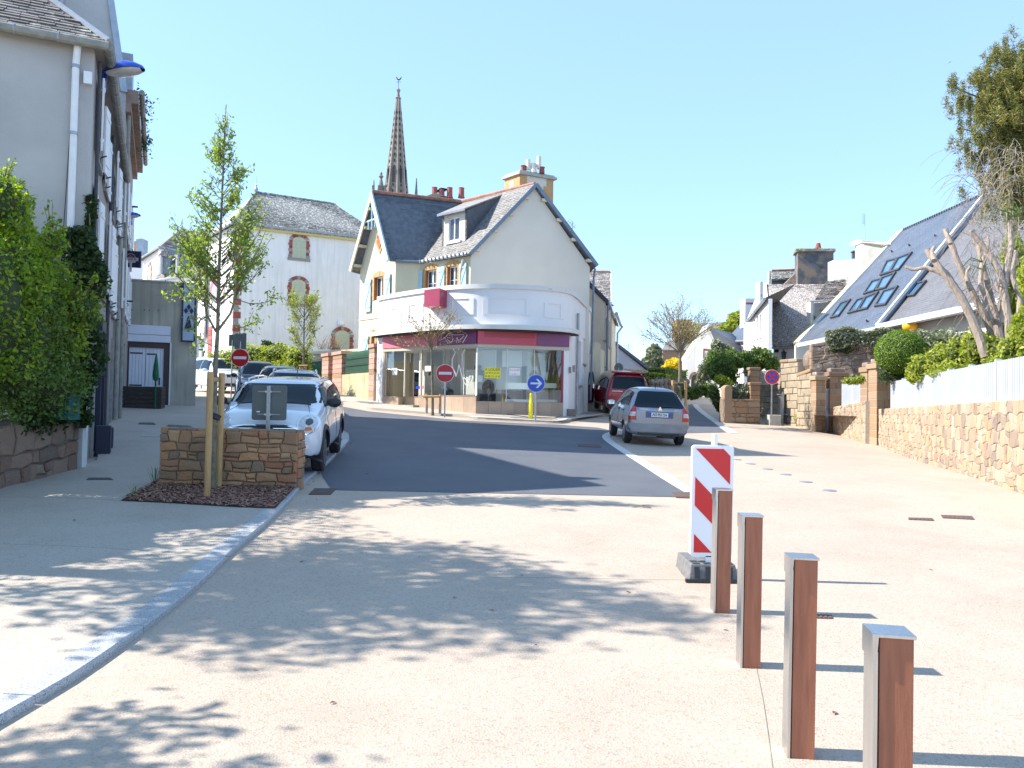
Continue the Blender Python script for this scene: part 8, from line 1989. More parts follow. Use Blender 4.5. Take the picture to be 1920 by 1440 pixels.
  if skirt:
   per = [(0, j) for j in range(nc)]+[(i, nc-1) for i in range(1, len(grid))]+[(len(grid)-1, j) for j in range(nc-2, -1, -1)]+[(i, 0) for i in range(len(grid)-2, 0, -1)]
   b = len(mb.v)
   for i, j in per: p, n = grid[i][j]; mb.v.append(p-n*.004)
   k = len(per)
   for q in range(k):
    i, j = per[q]; i2, j2 = per[(q+1) % k]; mb.f.append((i*nc+j, i2*nc+j2, b+(q+1) % k, b+q))
  return mb.build(name, m, parent or s.t, smooth=50)
 def both(s, name, poly, ax, m, **k):
  """mirror pieces: ax 'y' mirrors x, ax 'x' uses both sides"""
  if ax == 'x': return [s.patch(name, poly, 'x', sd, m, **k) for sd in (-1, 1)]
  side = k.pop('side'); return [s.patch(name, [(sg*x, z) for x, z in poly], 'y', side, m, **k) for sg in (-1, 1)]
 def arch_trim(s, wheels, R_, m='car_black', w=.07, zmin=.2):
  for (wy, wz) in wheels:
   for sx in (-1, 1):
    mb = MB(); ring = []; n = 22
    for k in range(n+1):
     a = math.pi*(-.08+1.16*k/n);
     rr = []
     for r_ in (R_+.05, R_+.05+w):
      y, z = wy+r_*math.cos(a), wz+r_*math.sin(a); p, nn = s.hit('x', y, max(z, zmin), sx)
      rr.append(V(((p.x if p else sx*s.W*.48)+sx*.012, y, max(z, zmin-.02))))
     ring.append(rr)
    for k in range(n):
     a, b = ring[k], ring[k+1]; mb.quad(a[0], a[1], b[1], b[0]); mb.quad(a[0], b[0], b[0]-V((sx*.06, 0, 0)), a[0]-V((sx*.06, 0, 0))); mb.quad(a[1], b[1], b[1]-V((sx*.04, 0, 0)), a[1]-V((sx*.04, 0, 0)))
    mb.build('arch_trim', m, s.t)
 def mirror(s, y, z, m='car_black', w=.2):
  for sx in (-1, 1):
   p, n = s.hit('x', y, z-.06, sx); x0 = abs(p.x) if p else s.W/2
   o = MB().ball((sx*(x0+.15), y, z), 1, 14, 8, (.125, .085, .085)).build('wing_mirror', m, s.t, smooth='all')
   MB().prism([(sx*(x0-.03), y-.04, z-.1), (sx*(x0-.03), y+.04, z-.1), (sx*(x0+.09), y+.03, z-.03), (sx*(x0+.09), y-.03, z-.03)], (0, 0, .05)).build('mirror_arm', m, o)
   MB().box((sx*(x0+.15), y-.075, z), (.17, .012, .1)).build('mirror_glass', 'chrome', o)
 def place(s, x, y, yaw, dz=0.0):
  a = R(yaw); d = V((-math.sin(a), math.cos(a))); rt = V((d.y, -d.x))
  g = lambda u, v: gz(x+d.x*u+rt.x*v, y+d.y*u+rt.y*v)
  f, r_, le, ri = g(1.25, 0), g(-1.25, 0), g(0, -.7), g(0, .7)
  fw = V((d.x, d.y, (f-r_)/2.5)).normalized(); rg = V((rt.x, rt.y, (ri-le)/1.4)); rg = (rg-fw*rg.dot(fw)).normalized(); up_ = rg.cross(fw)
  m = Matrix((rg, fw, up_)).transposed().to_4x4(); m.translation = V((x, y, (f+r_)/2+dz+.006)); s.t.matrix_world = m
def circ(cx, cz, rx, rz, n=20, rot=0): return [(cx+rx*math.cos(2*math.pi*k/n), cz+rz*math.sin(2*math.pi*k/n+rot)) for k in range(n)]
def hatch_stations(L, W, H, belt, hood, nose, cowl, wtop, rtop, rbase, tailz, zb=.24, wt=.60, tail_top=None, fr=.06, roofc=.045):
 """rear to front; cowl/wtop/rtop/rbase are y positions of windscreen base, windscreen top, roof end, rear window base"""
 h = W/2; y0, y1 = -L/2, L/2
 S = lambda y, zb_, wl_, w1, w2, zs, ws, zt, wt_, c: (y, zb_, wl_, .38, w1, .62, w2, zs, ws, zt, wt_, c)
 return [S(y0+.0, zb+.12, h-.26, h-.2, h-.15, tailz-.08, h-.17, tailz-.02, h-.25, .02),
   S(y0+.05, zb+.03, h-.16, h-.07, h-.04, tailz-.03, h-.08, tailz+.03, h-.17, .03),
   S(rbase, zb, h-.12, h-.025, h-.01, belt, h-.05, tailz+.06, h-.15, .03),
   S((rbase*.45+rtop*.55), zb, h-.1, h-.015, h, belt+.01, h-.04, H*.5+tailz*.5+.02, h-.21, .035),
   S(rtop, zb, h-.1, h-.01, h, belt+.01, h-.035, H-roofc-.03, wt-.02, roofc),
   S(rtop+.22, zb, h-.1, h-.01, h, belt, h-.035, H-roofc, wt, roofc),
   S((rtop+wtop)/2, zb, h-.1, h-.01, h, belt-.01, h-.035, H-roofc+.01, wt, roofc),
   S(wtop-.12, zb, h-.1, h-.01, h, belt-.02, h-.035, H-roofc-.01, wt-.01, roofc),
   S(wtop+.06, zb, h-.1, h-.01, h, belt-.02, h-.04, H-roofc-.07, wt-.02, roofc),
   S(cowl-.04, zb, h-.1, h-.01, h, belt-.03, h-.05, hood+.06, h-.16, .045),
   S(cowl+.1, zb, h-.1, h-.01, h-.005, hood-.07, h-.06, hood+.01, h-.17, .045),
   S((cowl+y1)/2, zb, h-.1, h-.02, h-.01, hood-.11, h-.07, hood-.03, h-.18, .045),
   S(y1-.28, zb, h-.12, h-.04, h-.04, nose-.02, h-.12, nose+.06, h-.22, .04),
   S(y1-fr-.03, zb+.02, h-.16, h-.12, h-.11, nose-.14, h-.17, nose-.05, h-.26, .035),
   S(y1, zb+.1, h-.3, h-.27, h-.25, nose-.24, h-.29, nose-.17, h-.36, .02)]
def plate(car, y, z, side, txt, w=.52, h=.11):
 """number plate with blue ends"""
 t = MB().box((0, y+side*.012, z), (w, .012, h)).build('number_plate', 'plate_white', car.t)
 for sx in (-1, 1): MB().box((sx*(w/2-.022), y+side*.0195, z), (.042, .004, h-.006)).build('plate_band', 'sign_blue', t)
 if txt: text_mesh(txt, h*.86, 'navy', 'lettering', (0, y+side*.021, z), (-side*-1 if side < 0 else -1, 0, 0), (0, 0, 1), .003, t, bold=True, sx=.8)
 return t
# ---- grey hatchback seen from behind
pg = paint('paint_grey', (.24, .27, .32), .3, .55)
W_, H_ = 1.667, 1.52; wh = [(-1.22, .29), (1.24, .29)]
c = Car('grey_hatchback', 'grey blue hatchback with plate AZ 529 DA, seen from behind', pg, hatch_stations(3.85, W_, H_, .93, .95, .78, 1.02, .42, -1.42, -1.80, .96, wt=.56), wh, .29, W_)
c.patch('rear_window', [(-.66, 1.0), (.66, 1.0), (.64, 1.06), (.5, 1.38), (.44, 1.41), (-.44, 1.41), (-.5, 1.38), (-.64, 1.06)], 'y', -1, 'car_glass', off=.014, rows=9, cols=16)
c.both('tail_light', [(.60, .98), (.66, 1.04), (.74, .92), (.79, .76), (.79, .66), (.60, .66), (.61, .8)], 'y', 'lamp_red', side=-1, off=.012)
c.both('reversing_light', [(.625, .87), (.745, .87), (.775, .76), (.63, .76)], 'y', 'lamp_clear', side=-1, off=.017)
sm_ = []
c.patch('tailgate', [(-.575, .58), (.575, .58), (.61, .97), (-.61, .97)], 'y', -1, pg, off=.009, skirt=True)
c.patch('plate_recess', [(-.36, .73), (.36, .73), (.36, .9), (-.36, .9)], 'y', -1, mat('paint_grey_recess_shade', (.1, .12, .16), None, rough=.4, metal=.4), off=.014)  # darker copy of the paint puts the recess shade into colour
pp, _ = c.hit('y', 0, .815, -1); plate(c, pp.y-.012, .815, -1, 'AZ 529 DA', .55, .115)
for sx in (-1, 1): MB().box((sx*.245, pp.y-.034, .815), (.045, .003, .11)).build('plate_band', 'sign_blue', c.t)
text_mesh('^', .17, 'chrome', 'emblem', (0, pp.y-.03, .955), (1, 0, 0), (0, 0, 1), .01, c.t, bold=True, sx=1.2); text_mesh('^', .17, 'chrome', 'emblem', (0, pp.y-.03, .915), (1, 0, 0), (0, 0, 1), .01, c.t, bold=True, sx=1.2)
text_mesh('CITROEN', .055, 'chrome', 'lettering', (-.42, pp.y-.022, .945), (1, 0, 0), (0, 0, 1), .004, c.t); text_mesh('C3 1.4', .055, 'chrome', 'lettering', (.46, pp.y-.022, .945), (1, 0, 0), (0, 0, 1), .004, c.t)
c.patch('rear_bumper', [(-.70, .36), (.70, .36), (.78, .5), (.78, .575), (-.78, .575), (-.78, .5)], 'y', -1, mat('bumper_grey', (.3, .3, .31), (.26, .25, .25), 5, .5), off=.02)
pb_, _ = c.hit('y', 0, .4, -1); MB().box((0, pb_.y+.06, .33), (1.1, .08, .08)).build('underbody', 'car_black', c.t); MB().box((.28, pb_.y+.2, .27), (.34, .3, .14)).build('exhaust_box', 'car_black', c.t)
MB().tube([(.4, pb_.y-.01, .27), (.4, pb_.y+.2, .27)], .025, 8).build('exhaust_pipe', 'iron', c.t)
pw, _ = c.hit('y', 0, 1.01, -1); MB().tube([(0, pw.y-.03, 1.0), (.08, pw.y-.03, 1.025), (.34, pw.y+.0, 1.03)], .012, 5).build('wiper', 'car_black', c.t)
c.both('side_window', [(-1.45, 1.02), (-1.2, 1.02), (-1.2, 1.38), (-1.3, 1.36)], 'x', 'car_glass'); c.both('side_window', [(-1.14, 1.0), (-.3, .98), (-.3, 1.43), (-1.1, 1.41)], 'x', 'car_glass'); c.both('side_window', [(-.24, .98), (.78, .97), (.62, 1.2), (.34, 1.4), (-.24, 1.43)], 'x', 'car_glass')
for yy in (-.27, .8, -1.05):
 for sx in (-1, 1):
  pts = [c.hit('x', yy, z, sx) for z in (.36, .5, .65, .8, .92)]; MB().tube([p+n*.001 for p, n in pts], .006, 4).build('door_gap', 'car_black', c.t)
for yy in (-.1, .1-.95): c.both('door_handle', [(yy-.18, .86), (yy, .86), (yy, .89), (yy-.18, .89)], 'x', 'chrome' if 0 else 'car_black', off=.02, rows=2, cols=2)
c.both('side_moulding', [(-.95, .5), (.82, .5), (.82, .56), (-.95, .56)], 'x', 'bumper_grey' if 0 else bpy.data.materials['bumper_grey'], off=.012, rows=2)
c.mirror(.62, 1.02, pg)
pr_, _ = c.hit('z', 0, -1.2, 1); MB().tube([pr_, pr_+V((0, -.02, .03)), pr_+V((0, -.12, .14))], .01, 5).build('aerial', 'car_black', c.t)
c.patch('windscreen', [(-.62, 1.04), (.62, 1.04), (.5, 1.4), (-.5, 1.4)], 'y', 1, 'car_glass')
c.place(3.80, 22.15, 1.2)
# ---- white compact car facing the camera
pwh = paint('paint_white', (.7, .73, .78), .22)
W_, H_ = 1.79, 1.52; wh = [(-1.28, .33), (1.3, .33)]
c = Car('white_hatchback', 'white compact car with round headlights and black wheel arches, facing the camera', pwh, hatch_stations(4.1, W_, H_, 1.0, 1.04, .93, 1.12, .55, -1.55, -1.93, 1.05, zb=.27, wt=.745, fr=.03, roofc=.05), wh, .33, W_)
c.patch('windscreen', [(-.745, 1.12), (.745, 1.12), (.735, 1.2), (.66, 1.43), (.62, 1.465), (-.62, 1.465), (-.66, 1.43), (-.735, 1.2)], 'y', 1, 'car_glass')
c.both('side_window', [(-1.55, 1.1), (-1.25, 1.09), (-1.25, 1.43), (-1.5, 1.38)], 'x', 'car_glass'); c.both('side_window', [(-1.2, 1.08), (-.25, 1.07), (-.25, 1.45), (-1.2, 1.44)], 'x', 'car_glass'); c.both('side_window', [(-.2, 1.07), (.92, 1.06), (.8, 1.2), (.5, 1.42), (-.2, 1.45)], 'x', 'car_glass')
for sg in (-1, 1):
 hl = c.patch('headlight', circ(sg*.65, .83, .15, .155), 'y', 1, 'chrome', off=.02, rows=8, cols=8)
 c.patch('headlight_lens', circ(sg*.65, .83, .132, .137), 'y', 1, 'lamp_clear', parent=hl, off=.027, rows=7, cols=7)
 c.patch('projector', circ(sg*.67, .86, .05, .05, 12), 'y', 1, 'pane_dark', parent=hl, off=.032, rows=5, cols=5)
 c.patch('indicator', [(sg*.61, .74), (sg*.72, .74), (sg*.70, .79), (sg*.63, .79)], 'y', 1, 'lamp_amber', parent=hl, off=.032, rows=3, cols=4)
 c.patch('fog_lamp', circ(sg*.62, .5, .06, .055, 14), 'y', 1, 'chrome', off=.016, rows=5, cols=5)
 c.patch('fog_lens', circ(sg*.62, .5, .04, .038, 12), 'y', 1, 'pane_dark', off=.022, rows=4, cols=4)
c.patch('upper_grille', [(-.50, .67), (.50, .67), (.56, .72), (.50, .80), (.3, .83), (-.3, .83), (-.50, .80), (-.56, .72)], 'y', 1, 'chrome', off=.012, cols=12)
c.patch('grille_mesh', [(-.475, .685), (.475, .685), (.53, .72), (.475, .785), (.3, .81), (-.3, .81), (-.475, .785), (-.53, .72)], 'y', 1, 'car_black', off=.018, cols=12)
for z in (.71, .74, .77): c.patch('grille_bar', [(-.49, z), (.49, z), (.49, z+.008), (-.49, z+.008)], 'y', 1, 'chrome', off=.024, rows=1, cols=12)
c.patch('lower_grille', [(-.5, .36), (.5, .36), (.5, .46), (.42, .52), (-.42, .52), (-.5, .46)], 'y', 1, 'car_black', off=.01)
c.patch('bumper_skirt', [(-.66, .28), (.66, .28), (.78, .36), (-.78, .36)], 'y', 1, 'car_black', off=.016, rows=3, cols=12)
px_, _ = c.hit('y', 0, .58, 1); plate(c, px_.y+.01, .585, 1, '', .5, .1)
c.arch_trim(wh, .33, w=.085)
c.both('sill_cladding', [(-.9, .27), (.9, .27), (.9, .4), (-.9, .4)], 'x', 'car_black', off=.012, rows=2)
c.mirror(.86, 1.13)
for sx in (-1, 1):
 pts = [c.hit('z', sx*.60, y, 1)[0] for y in (-1.45, -.9, -.3, .35)]; MB().tube([pts[0], pts[0]+V((0, .1, .05)), pts[1]+V((0, 0, .055)), pts[2]+V((0, 0, .055)), pts[3]+V((0, -.1, .05)), pts[3]], .017, 8).build('roof_rail', 'chrome', c.t, smooth=True)
 for yy in (-.22, .95):
  pts = [c.hit('x', yy, z, sx) for z in (.42, .55, .7, .85, .98)]; MB().tube([p+n*.001 for p, n in pts], .006, 4).build('door_gap', 'car_black', c.t)
for yy in (.1, -.85): c.both('door_handle', [(yy-.18, .92), (yy, .92), (yy, .955), (yy-.18, .955)], 'x', 'chrome', off=.025, rows=2, cols=2)
pts = [c.hit('z', x, 1.13, 1)[0] for x in (-.6, -.3, 0, .3, .6)]; MB().tube([p+V((0, .02, .012)) for p in pts], .014, 5).build('wiper', 'car_black', c.t)
for sx in (-1, 1):
 pts = [c.hit('z', sx*(.56+.03*k), 1.15+k*.17, 1)[0] for k in range(5)]; MB().tube([p+V((0, 0, .0)) for p in pts], .005, 4).build('bonnet_gap', 'car_black', c.t)
pr_, _ = c.hit('z', -.05, -.9, 1); MB().tube([pr_, pr_+V((0, -.1, .17))], .008, 5).build('aerial', 'car_black', c.t)
c.place(-4.12, 14.15, 187, .02)
# ---- simpler cars parked behind
def parked(name, label, col, L, W_, H_, x, y, yaw, rails=False, metal=.5, van=False, suv=False, hood=.98, dz=0):
 pm = paint('paint_'+name, col, .26, metal); wh_ = [(-L*.31, .33), (L*.32, .33)]
 c = Car(name, label, pm, hatch_stations(L, W_, H_, 1.0, hood, hood-.14, L*.26, L*.12, -L*.38, -L*.47, 1.02, zb=.28, wt=.62), wh_, .33, W_, 'cars parked uphill behind the white compact')
 H = H_
 c.patch('windscreen', [(-.66, hood+.1), (.66, hood+.1), (.56, H-.12), (.5, H-.09), (-.5, H-.09), (-.56, H-.12)], 'y', 1, 'car_glass')
 c.patch('rear_window', [(-.6, 1.1), (.6, 1.1), (.48, H-.14), (-.48, H-.14)], 'y', -1, 'car_glass')
 c.both('side_window', [(-L*.35, 1.09), (-.3, 1.07), (-.3, H-.1), (-L*.32, H-.14)], 'x', 'car_glass'); c.both('side_window', [(-.24, 1.07), (L*.21, 1.06), (L*.13, H-.14), (-.24, H-.1)], 'x', 'car_glass')
 c.both('headlight', [(.48, hood-.24), (W_/2-.16, hood-.22), (W_/2-.18, hood-.1), (.46, hood-.14)], 'y', 'lamp_clear', side=1, off=.012)
 c.patch('grille', [(-.42, hood-.3), (.42, hood-.3), (.44, hood-.17), (-.44, hood-.17)], 'y', 1, 'car_black', off=.012)
 c.patch('lower_grille', [(-.55, .36), (.55, .36), (.5, .48), (-.5, .48)], 'y', 1, 'car_black', off=.012)
 c.arch_trim(wh_, .33, m='car_black' if suv else pm, w=.05); c.mirror(L*.19, 1.08, pm)
 if rails:
  for sx in (-1, 1):
   p0, p1 = c.hit('z', sx*.54, L*.06, 1)[0], c.hit('z', sx*.54, -L*.33, 1)[0]; MB().tube([p0-V((0, 0, .01)), p0+V((0, -.1, .07)), p1+V((0, .1, .07)), p1-V((0, 0, .01))], .022, 8).build('roof_rail', 'chrome', c.t, smooth=True)
 pr_, _ = c.hit('z', 0, -L*.3, 1); MB().tube([pr_, pr_+V((0, -.1, .17))], .008, 5).build('aerial', 'car_black', c.t)
 c.place(x, y, yaw, dz); return c
parked('silver_estate', 'silver blue estate with roof rails directly behind the white compact', (.3, .38, .48), 4.4, 1.77, 1.56, -5.75, 20.4, 195, rails=True)
parked('blue_saloon', 'dark blue car with pale pillars, third in the parked row', (.06, .1, .17), 4.3, 1.78, 1.6, -7.9, 26.4, 199)
parked('black_suv', 'black car half hidden behind the left no entry sign', (.015, .018, .03), 4.4, 1.84, 1.66, -10.6, 32.3, 200, metal=.1, suv=True, hood=1.05)
parked('white_suv', 'white off road car with roof rails behind the wooden tree stakes', (.68, .7, .72), 4.34, 1.82, 1.69, -14.5, 38.2, 222, rails=True, metal=0, suv=True, hood=1.06)
# ---- red van seen from behind with its front door open
prd = paint('paint_red', (.28, .012, .03), .25, .3)
W_, H_, L_ = 1.86, 1.95, 4.9; h = W_/2
st = []
for (y, zb, ins, top, wt, c_) in ((-2.45, .36, .12, 1.0, h-.2, .02), (-2.40, .3, .05, 1.1, h-.13, .02), (-2.34, .28, .02, 1.35, h-.14, .03), (-2.24, .28, .0, 1.78, h-.2, .04), (-2.08, .28, 0, 1.88, h-.2, .06), (-1, .28, 0, 1.9, h-.2, .06), (.2, .28, 0, 1.9, h-.2, .06), (1.05, .28, 0, 1.86, h-.2, .06), (1.35, .28, 0, 1.72, h-.2, .05), (1.95, .28, 0, 1.2, h-.16, .05), (2.2, .3, .05, 1.02, h-.2, .04), (2.4, .34, .15, .85, h-.3, .03), (2.45, .42, .25, .72, h-.36, .02)):
 st.append((y, zb, h-.12-ins, .42, h-.02-ins, .75, h-ins, min(1.12, top-.06), h-.03-ins, top, wt, c_))
wh = [(-1.45, .34), (1.55, .34)]
c = Car('red_van', 'dark red van with its front door open, seen from behind', prd, st, wh, .34, W_)
c.patch('rear_window', [(-.72, 1.2), (.72, 1.2), (.72, 1.26), (.64, 1.72), (-.64, 1.72), (-.72, 1.26)], 'y', -1, 'car_glass', off=.014, rows=9, cols=16)
c.both('tail_light', [(.78, .78), (.88, .78), (.86, 1.12), (.8, 1.12)], 'y', 'lamp_red', side=-1, off=.014)
c.patch('rear_bumper', [(-.84, .42), (.84, .42), (.86, .62), (-.86, .62)], 'y', -1, 'car_black', off=.02)
pp, _ = c.hit('y', 0, .8, -1); plate(c, pp.y, .8, -1, '')
text_mesh('VW CALIFORNIA' if 0 else 'CALIFORNIA', .08, 'chrome', 'lettering', (-.5, pp.y-.015, 1.1), (1, 0, 0), (0, 0, 1), .004, c.t)
pr_ = c.hit('z', 0, -2.15, 1)[0]; MB().box(pr_+V((0, 0, .05)), (1.5, .3, .08)).build('roof_edge', prd, c.t, bevel=.03); MB().box(pr_+V((.82, .3, .04)), (.12, .8, .1)).build('awning_box', 'car_black', c.t, bevel=.02)
c.both('side_window', [(-2.0, 1.2), (-.9, 1.2), (-.9, 1.7), (-1.95, 1.66)], 'x', 'car_glass'); c.both('side_window', [(-.8, 1.2), (.5, 1.2), (.5, 1.7), (-.8, 1.7)], 'x', 'car_glass')
c.mirror(1.55, 1.25, prd)
hy = 1.5; dth = .06
door = []
hx = -h; dx = V((-.42, -.91, 0)).normalized(); pl = [(0, .36), (.95, .36), (1.0, .8), (1.0, 1.2), (.78, 1.76), (.35, 1.78), (.0, 1.3)]
MB().prism([V((hx, hy, z))+dx*u for u, z in [(0, .36), (.95, .36), (1.0, .8), (1.0, 1.22), (0, 1.22)]], (dx.y*-dth, dx.x*dth, 0)).build('front_door', prd, c.t)
o = MB()
for a, b in (((1.0, 1.2), (.82, 1.76)), ((.82, 1.76), (.36, 1.8)), ((.36, 1.8), (0.02, 1.22))): o.tube([V((hx, hy, a[1]))+dx*a[0], V((hx, hy, b[1]))+dx*b[0]], .03, 6)
o.build('door_frame', 'car_black', c.t)
MB().box(V((hx, hy, 1.12))+dx*.2+V((-.05, -.16, 0)), (.2, .1, .22)).build('door_mirror', 'chrome', c.t, bevel=.02)
c.place(4.86, 35.4, 2)
# ================================================================ left boundary wall, hedge, ivy
WA0 = V((-6.95, 6.0, 0)); WA1 = V((K.x-.02, K.y-.12, 0)); fH = Fr(WA0, WA1, z0=0)
vk, v0h = fH.uv(150, 768)[1], fH.uv(5, 800)[1]; sl_ = (vk-v0h)/(fH.uv(150, 768)[0]-fH.uv(5, 800)[0]); vt0 = vk-sl_*fH.L
A_, B_ = V((WA0.x, WA0.y, gz(WA0.x, WA0.y)+KH-.03)), V((WA1.x, WA1.y, gz(WA1.x, WA1.y)+KH-.03))
OW, ocv, oH = rubble_wall('old brown rubble wall under the hedge at the left edge', A_, B_, fH, vt0, vk, .34, .24, 'stone_left', random.Random(101), 260, bottom=lambda u: gz((fH.a+fH.d*u).x, (fH.a+fH.d*u).y), mort='mortar_dark', depth=.045, gap=.012)
def px_blob(px, py, D, rpx, rpy, rd): c = P(px, py, D); return (c, (rpx/FPX*D, rd, rpy/FPX*D))
hb = [px_blob(-60, 570, 9.8, 90, 190, 1.3), px_blob(8, 510, 10.6, 50, 120, .9), px_blob(20, 650, 10.8, 85, 130, .9), px_blob(72, 570, 11.4, 56, 90, .7), px_blob(58, 490, 11.3, 32, 50, .6), px_blob(112, 610, 11.7, 42, 75, .5), px_blob(60, 730, 11.5, 90, 70, .6), px_blob(110, 700, 11.9, 50, 70, .45), px_blob(8, 385, 10.4, 34, 62, .5), px_blob(150, 585, 11.9, 32, 40, .4), px_blob(100, 455, 11.6, 18, 26, .3)]
hg = blob_leaves('shrub', hb[:2]+hb[3:6]+[hb[8], hb[10]], 19000, .075, 'leaf_hedge', 'big bright green shrub spilling over the old wall at the left edge', 'shrub', base=(-8.2, 10.5, .6), flat=.55)
hg2 = blob_leaves('shrub', [hb[2], hb[6], hb[7], hb[9]], 11000, .07, 'leaf_green', 'darker green shrub mass between the bright shrub and the wall top', 'shrub', base=(-7.9, 11.3, .6), flat=.55)
mb = MB(); pts = []; rn = random.Random(17)
for k in range(90):
 c, r = rn.choice([hb[1], hb[3], hb[4], hb[5], hb[8], hb[9], hb[10]]); a = rn.uniform(-1.2, 2.2); d = V((math.cos(a)*.8+.3, -.35, math.sin(a)+.35)).normalized(); p = c+V((d.x*r[0], d.y*r[1], d.z*r[2]))*.9
 q = p+d*rn.uniform(.15, .4); mb.tube([p, q], [.006, .003], 3, caps=False)
 for j in range(9): s = rn.uniform(.1, 1.05); pp = p.lerp(q, s); pts.append([pp.x+rn.gauss(0, .03), pp.y+rn.gauss(0, .03), pp.z+rn.gauss(0, .03)])
stuff(mb.build('shoots', 'twig', hg)); stuff(leaves('shoot_leaves', pts, .07, 'leaf_hedge', parent=hg))
p0, p1, p2 = P(0, 275, 9.6), P(28, 300, 9.7), P(20, 262, 9.7)
pts = []
for k in range(5200):
 py = rng.uniform(425, 800); w_ = 20+38*math.sin((py-420)/380*3.0)**.7; cxp = 146+ (12 if py < 560 else 0)+8*math.sin(py*.04)
 px = cxp+rng.uniform(-w_, w_*.72)*(1 if rng.uniform() < .8 else 1.2)
 pts.append(P(px, py, K.y-.06-rng.uniform(.0, .28))[:])
for k in range(2200): px = rng.uniform(40, 150); pts.append(P(px, 762+rng.normal()*12+(150-px)*.22, 12.2-(150-px)/150*1.4-rng.uniform(0, .2))[:])
iv = thing('ivy', 'dark ivy climbing the corner of the grey house beside the downpipe', 'ivy', (K.x, K.y-.1, K.z)); stuff(leaves('foliage', pts, .085, 'leaf_ivy', parent=iv, aspect=.8, up=.1))
pts = [P(170+rng.normal()*6, rng.uniform(365, 430), K.y-.03)[:] for _ in range(260)]; stuff(leaves('climbing_shoot', pts, .07, 'leaf_ivy', parent=iv, aspect=.8))
for s in ([(140, 700), (135, 560), (150, 470), (158, 430)], [(170, 640), (172, 520), (168, 400)], [(128, 720), (150, 620), (185, 560)]): MB().tube([P(x, y, K.y-.05) for x, y in s], .012, 5).build('ivy_stem', 'bark_grey', iv)
tc = P(118, 765, 11.75); t = thing('utility_box', 'teal utility box half buried in the ivy on the old wall', 'box', tc-V((0, 0, .2)))
MB().box(tc, (.36, .3, .36)).build('box_body', 'teal_box', t, bevel=.01); MB().box(tc+V((-.0, 0, .19)), (.4, .34, .03)).build('box_lid', 'teal_box', t); MB().box(tc+V((.02, -.155, -.02)), (.15, .01, .26)).build('box_door', 'teal_box', t); MB().box(tc+V((-.03, -.165, -.09)), (.05, .01, .1)).build('label_plate', 'sign_white', t)
# ================================================================ trees
def grow_tree(name, label, trunk_px, D, r0, r1, branches, leaf_m, leaf_n, leaf_size, twig_n=5, env=None, cat='tree', bark='bark_grey', fine=.004, seed=3, spread=.3, group=None, rootz=None, leaf_aspect=.5, cluster=.05):
 """trunk and limbs follow picture polylines; twigs and leaves fill out each limb"""
 rn = random.Random(seed); base = P(*trunk_px[0], D);
 if rootz is not None: base.z = rootz
 t = thing(name, label, cat, base, group); n = len(trunk_px); tp = [base]+[P(x, y, D) for x, y in trunk_px[1:]]
 MB().tube([base-V((0, 0, .1))]+tp, [r0*1.25]+[r0+(r1-r0)*i/(n-1) for i in range(n)], 10).build('trunk', bark, t, smooth=True)
 limbs = MB(); tw = MB(); lp = []
 for (poly, dd, rr) in branches:
  pts = [P(x, y, D+dd*i/(len(poly)-1)) for i, (x, y) in enumerate(poly)]; m = len(pts)
  limbs.tube(pts, [rr*(1-.75*i/(m-1)) for i in range(m)], 6, caps=False)
  Ls = sum((pts[i+1]-pts[i]).length for i in range(m-1))
  ff_ = min(1.0, Ls/.55)
  for k in range(max(1, int(twig_n*ff_+.5))):
   s = rn.uniform(.25, 1.0)*(m-1); i = min(m-2, int(s)); p = pts[i].lerp(pts[i+1], s-i); ax = (pts[i+1]-pts[i]).normalized()
   d = (ax*rn.uniform(.5, 1)+V((rn.gauss(0, .55), rn.gauss(0, .7), rn.gauss(.15, .35)))).normalized(); l = spread*(.35+.65*ff_)*rn.uniform(.4, 1.1); q = p+d*l*.6+V((0, 0, .02)); e = p+d*l+V((0, 0, l*.12))
   tw.tube([p, q, e], [fine*1.4, fine, fine*.6], 4, caps=False)
   for j in range(leaf_n): u = rn.uniform(.15, 1.08); c = p.lerp(e, u); lp.append([c.x+rn.gauss(0, cluster), c.y+rn.gauss(0, cluster), c.z+rn.gauss(0, cluster)])
  tw.tube([pts[-1], pts[-1]+(pts[-1]-pts[-2]).normalized()*spread*.4], [fine*1.3, fine*.5], 4, caps=False)
  for j in range(leaf_n): lp.append([*(pts[-1]+(pts[-1]-pts[-2]).normalized()*spread*rn.uniform(-.3, .45)+V((rn.gauss(0, .03), rn.gauss(0, .03), rn.gauss(0, .03))))])
 stuff(limbs.build('limbs', bark, t, smooth=True)); stuff(tw.build('twigs', 'twig', t))
 if lp: stuff(leaves('foliage', lp, leaf_size, leaf_m, parent=t, aspect=leaf_aspect, up=.4))
 return t
rn = random.Random(23)
tx = lambda y: 403+(925-y)*.028 if y > 500 else 415+(500-y)*.03
env = [(195, 4, 4), (235, 12, 10), (280, 26, 22), (330, 36, 34), (380, 48, 42), (430, 66, 60), (480, 84, 78), (530, 76, 92), (575, 80, 95), (610, 62, 70), (650, 55, 40)]
def envw(y, side):
 for a, b in zip(env, env[1:]):
  if a[0] <= y <= b[0]: s = (y-a[0])/(b[0]-a[0]); return a[1+side]+(b[1+side]-a[1+side])*s
 return 5
